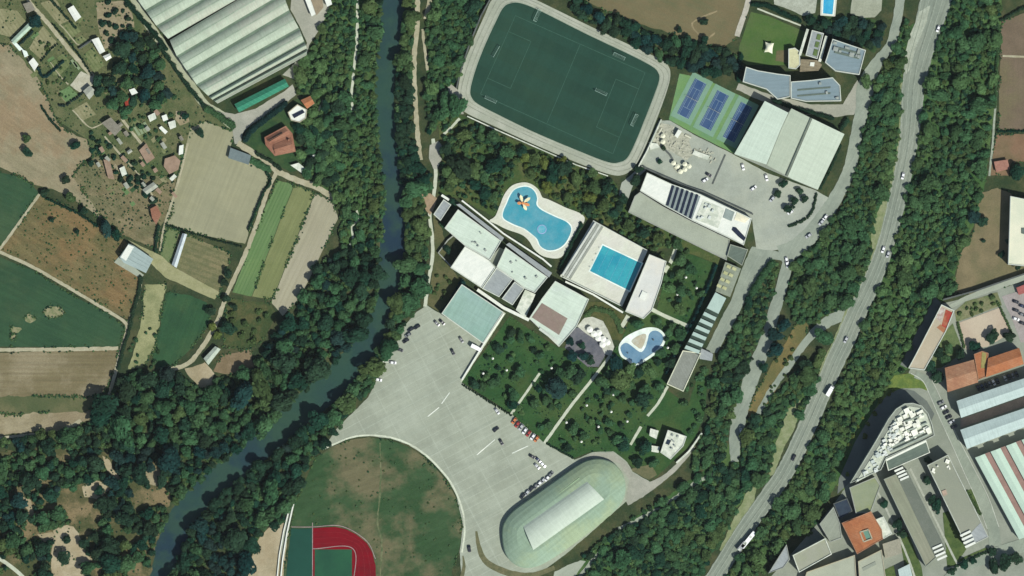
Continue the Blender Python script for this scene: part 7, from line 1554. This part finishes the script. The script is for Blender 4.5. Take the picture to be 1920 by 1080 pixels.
for poly, n, ts in (([(-10, -10), (240, -10), (300, 60), (345, 140), (392, 212), (352, 266), (330, 330), (176, 290), (108, 226), (50, 122), (-10, 84)], 1100, ("mid", "olive", "dark", "light")), ([(135, 330), (176, 290), (270, 331), (330, 330), (300, 420), (230, 440), (165, 392)], 420, ("olive", "mid", "dark")), ([(76, 366), (205, 432), (262, 512), (240, 600), (0, 470)], 420, ("olive", "olive", "mid")),
                    ([(820, 216), (862, 214), (1060, 300), (1160, 340), (1180, 398), (1098, 412), (985, 340), (930, 408), (822, 365)], 500, ("mid", "olive", "light")), ([(956, 592), (1046, 652), (1130, 690), (1018, 830), (866, 716)], 420, ("mid", "dark", "light")), ([(1140, 668), (1262, 464), (1346, 496), (1250, 730), (1190, 880), (1024, 832)], 520, ("mid", "dark", "light")),
                    ([(590, 862), (692, 820), (795, 857), (864, 965), (848, 1080), (543, 985)], 260, ("olive", "mid")), ([(-10, 844), (240, 850), (330, 880), (276, 1090), (-10, 1090)], 500, ("olive", "mid", "dark"))):
    xs = [p[0] for p in poly]; ys = [p[1] for p in poly]; k = 0
    while k < n:
        x, y = R.uniform(min(xs), max(xs)), R.uniform(min(ys), max(ys))
        if inside(x, y, poly): tuft(x, y, R.uniform(.25, 1.0) ** 1.5, R.choice(ts)); k += 1
o = link("weeds", quads_mesh("weeds", np.concatenate(vs), np.concatenate(cs)), None); o.color = (1, 1, 1, 1)
tag(o, "weeds and grass tufts along field margins and rough lawns", "weeds", 'stuff')
for (x, y) in [(906, 700), (924, 672), (950, 694), (968, 742), (1006, 760), (1034, 690), (1062, 792), (1100, 760), (1122, 800), (1146, 772), (1090, 828), (1176, 790), (1150, 740), (1286, 520), (1270, 552), (1306, 540), (1252, 652), (1222, 702)]:
    e = parasol((x, y), "small white parasol stuck in the shady park lawn", .75); e["group"] = "small white parasols on the park lawns"

# ------------------------------------------------------------------ thin summer haze between the ground and the high camera
hb = MB().prism([(-15000, -15000), (15000, -15000), (15000, 15000), (-15000, 15000)], -6, CAM_H + 200, True)
hm = bpy.data.materials.new("haze"); hm.use_nodes = True
ht = hm.node_tree; ht.nodes.remove(ht.nodes["Principled BSDF"])
pv = ht.nodes.new("ShaderNodeVolumePrincipled"); pv.inputs["Density"].default_value = 0.6e-5; pv.inputs["Color"].default_value = (.80, .88, .92, 1); pv.inputs["Anisotropy"].default_value = .2
ht.links.new(pv.outputs[0], ht.nodes["Material Output"].inputs["Volume"])
tag(hb.build("haze", hm), "thin pale summer haze over the whole valley", "haze", "stuff")
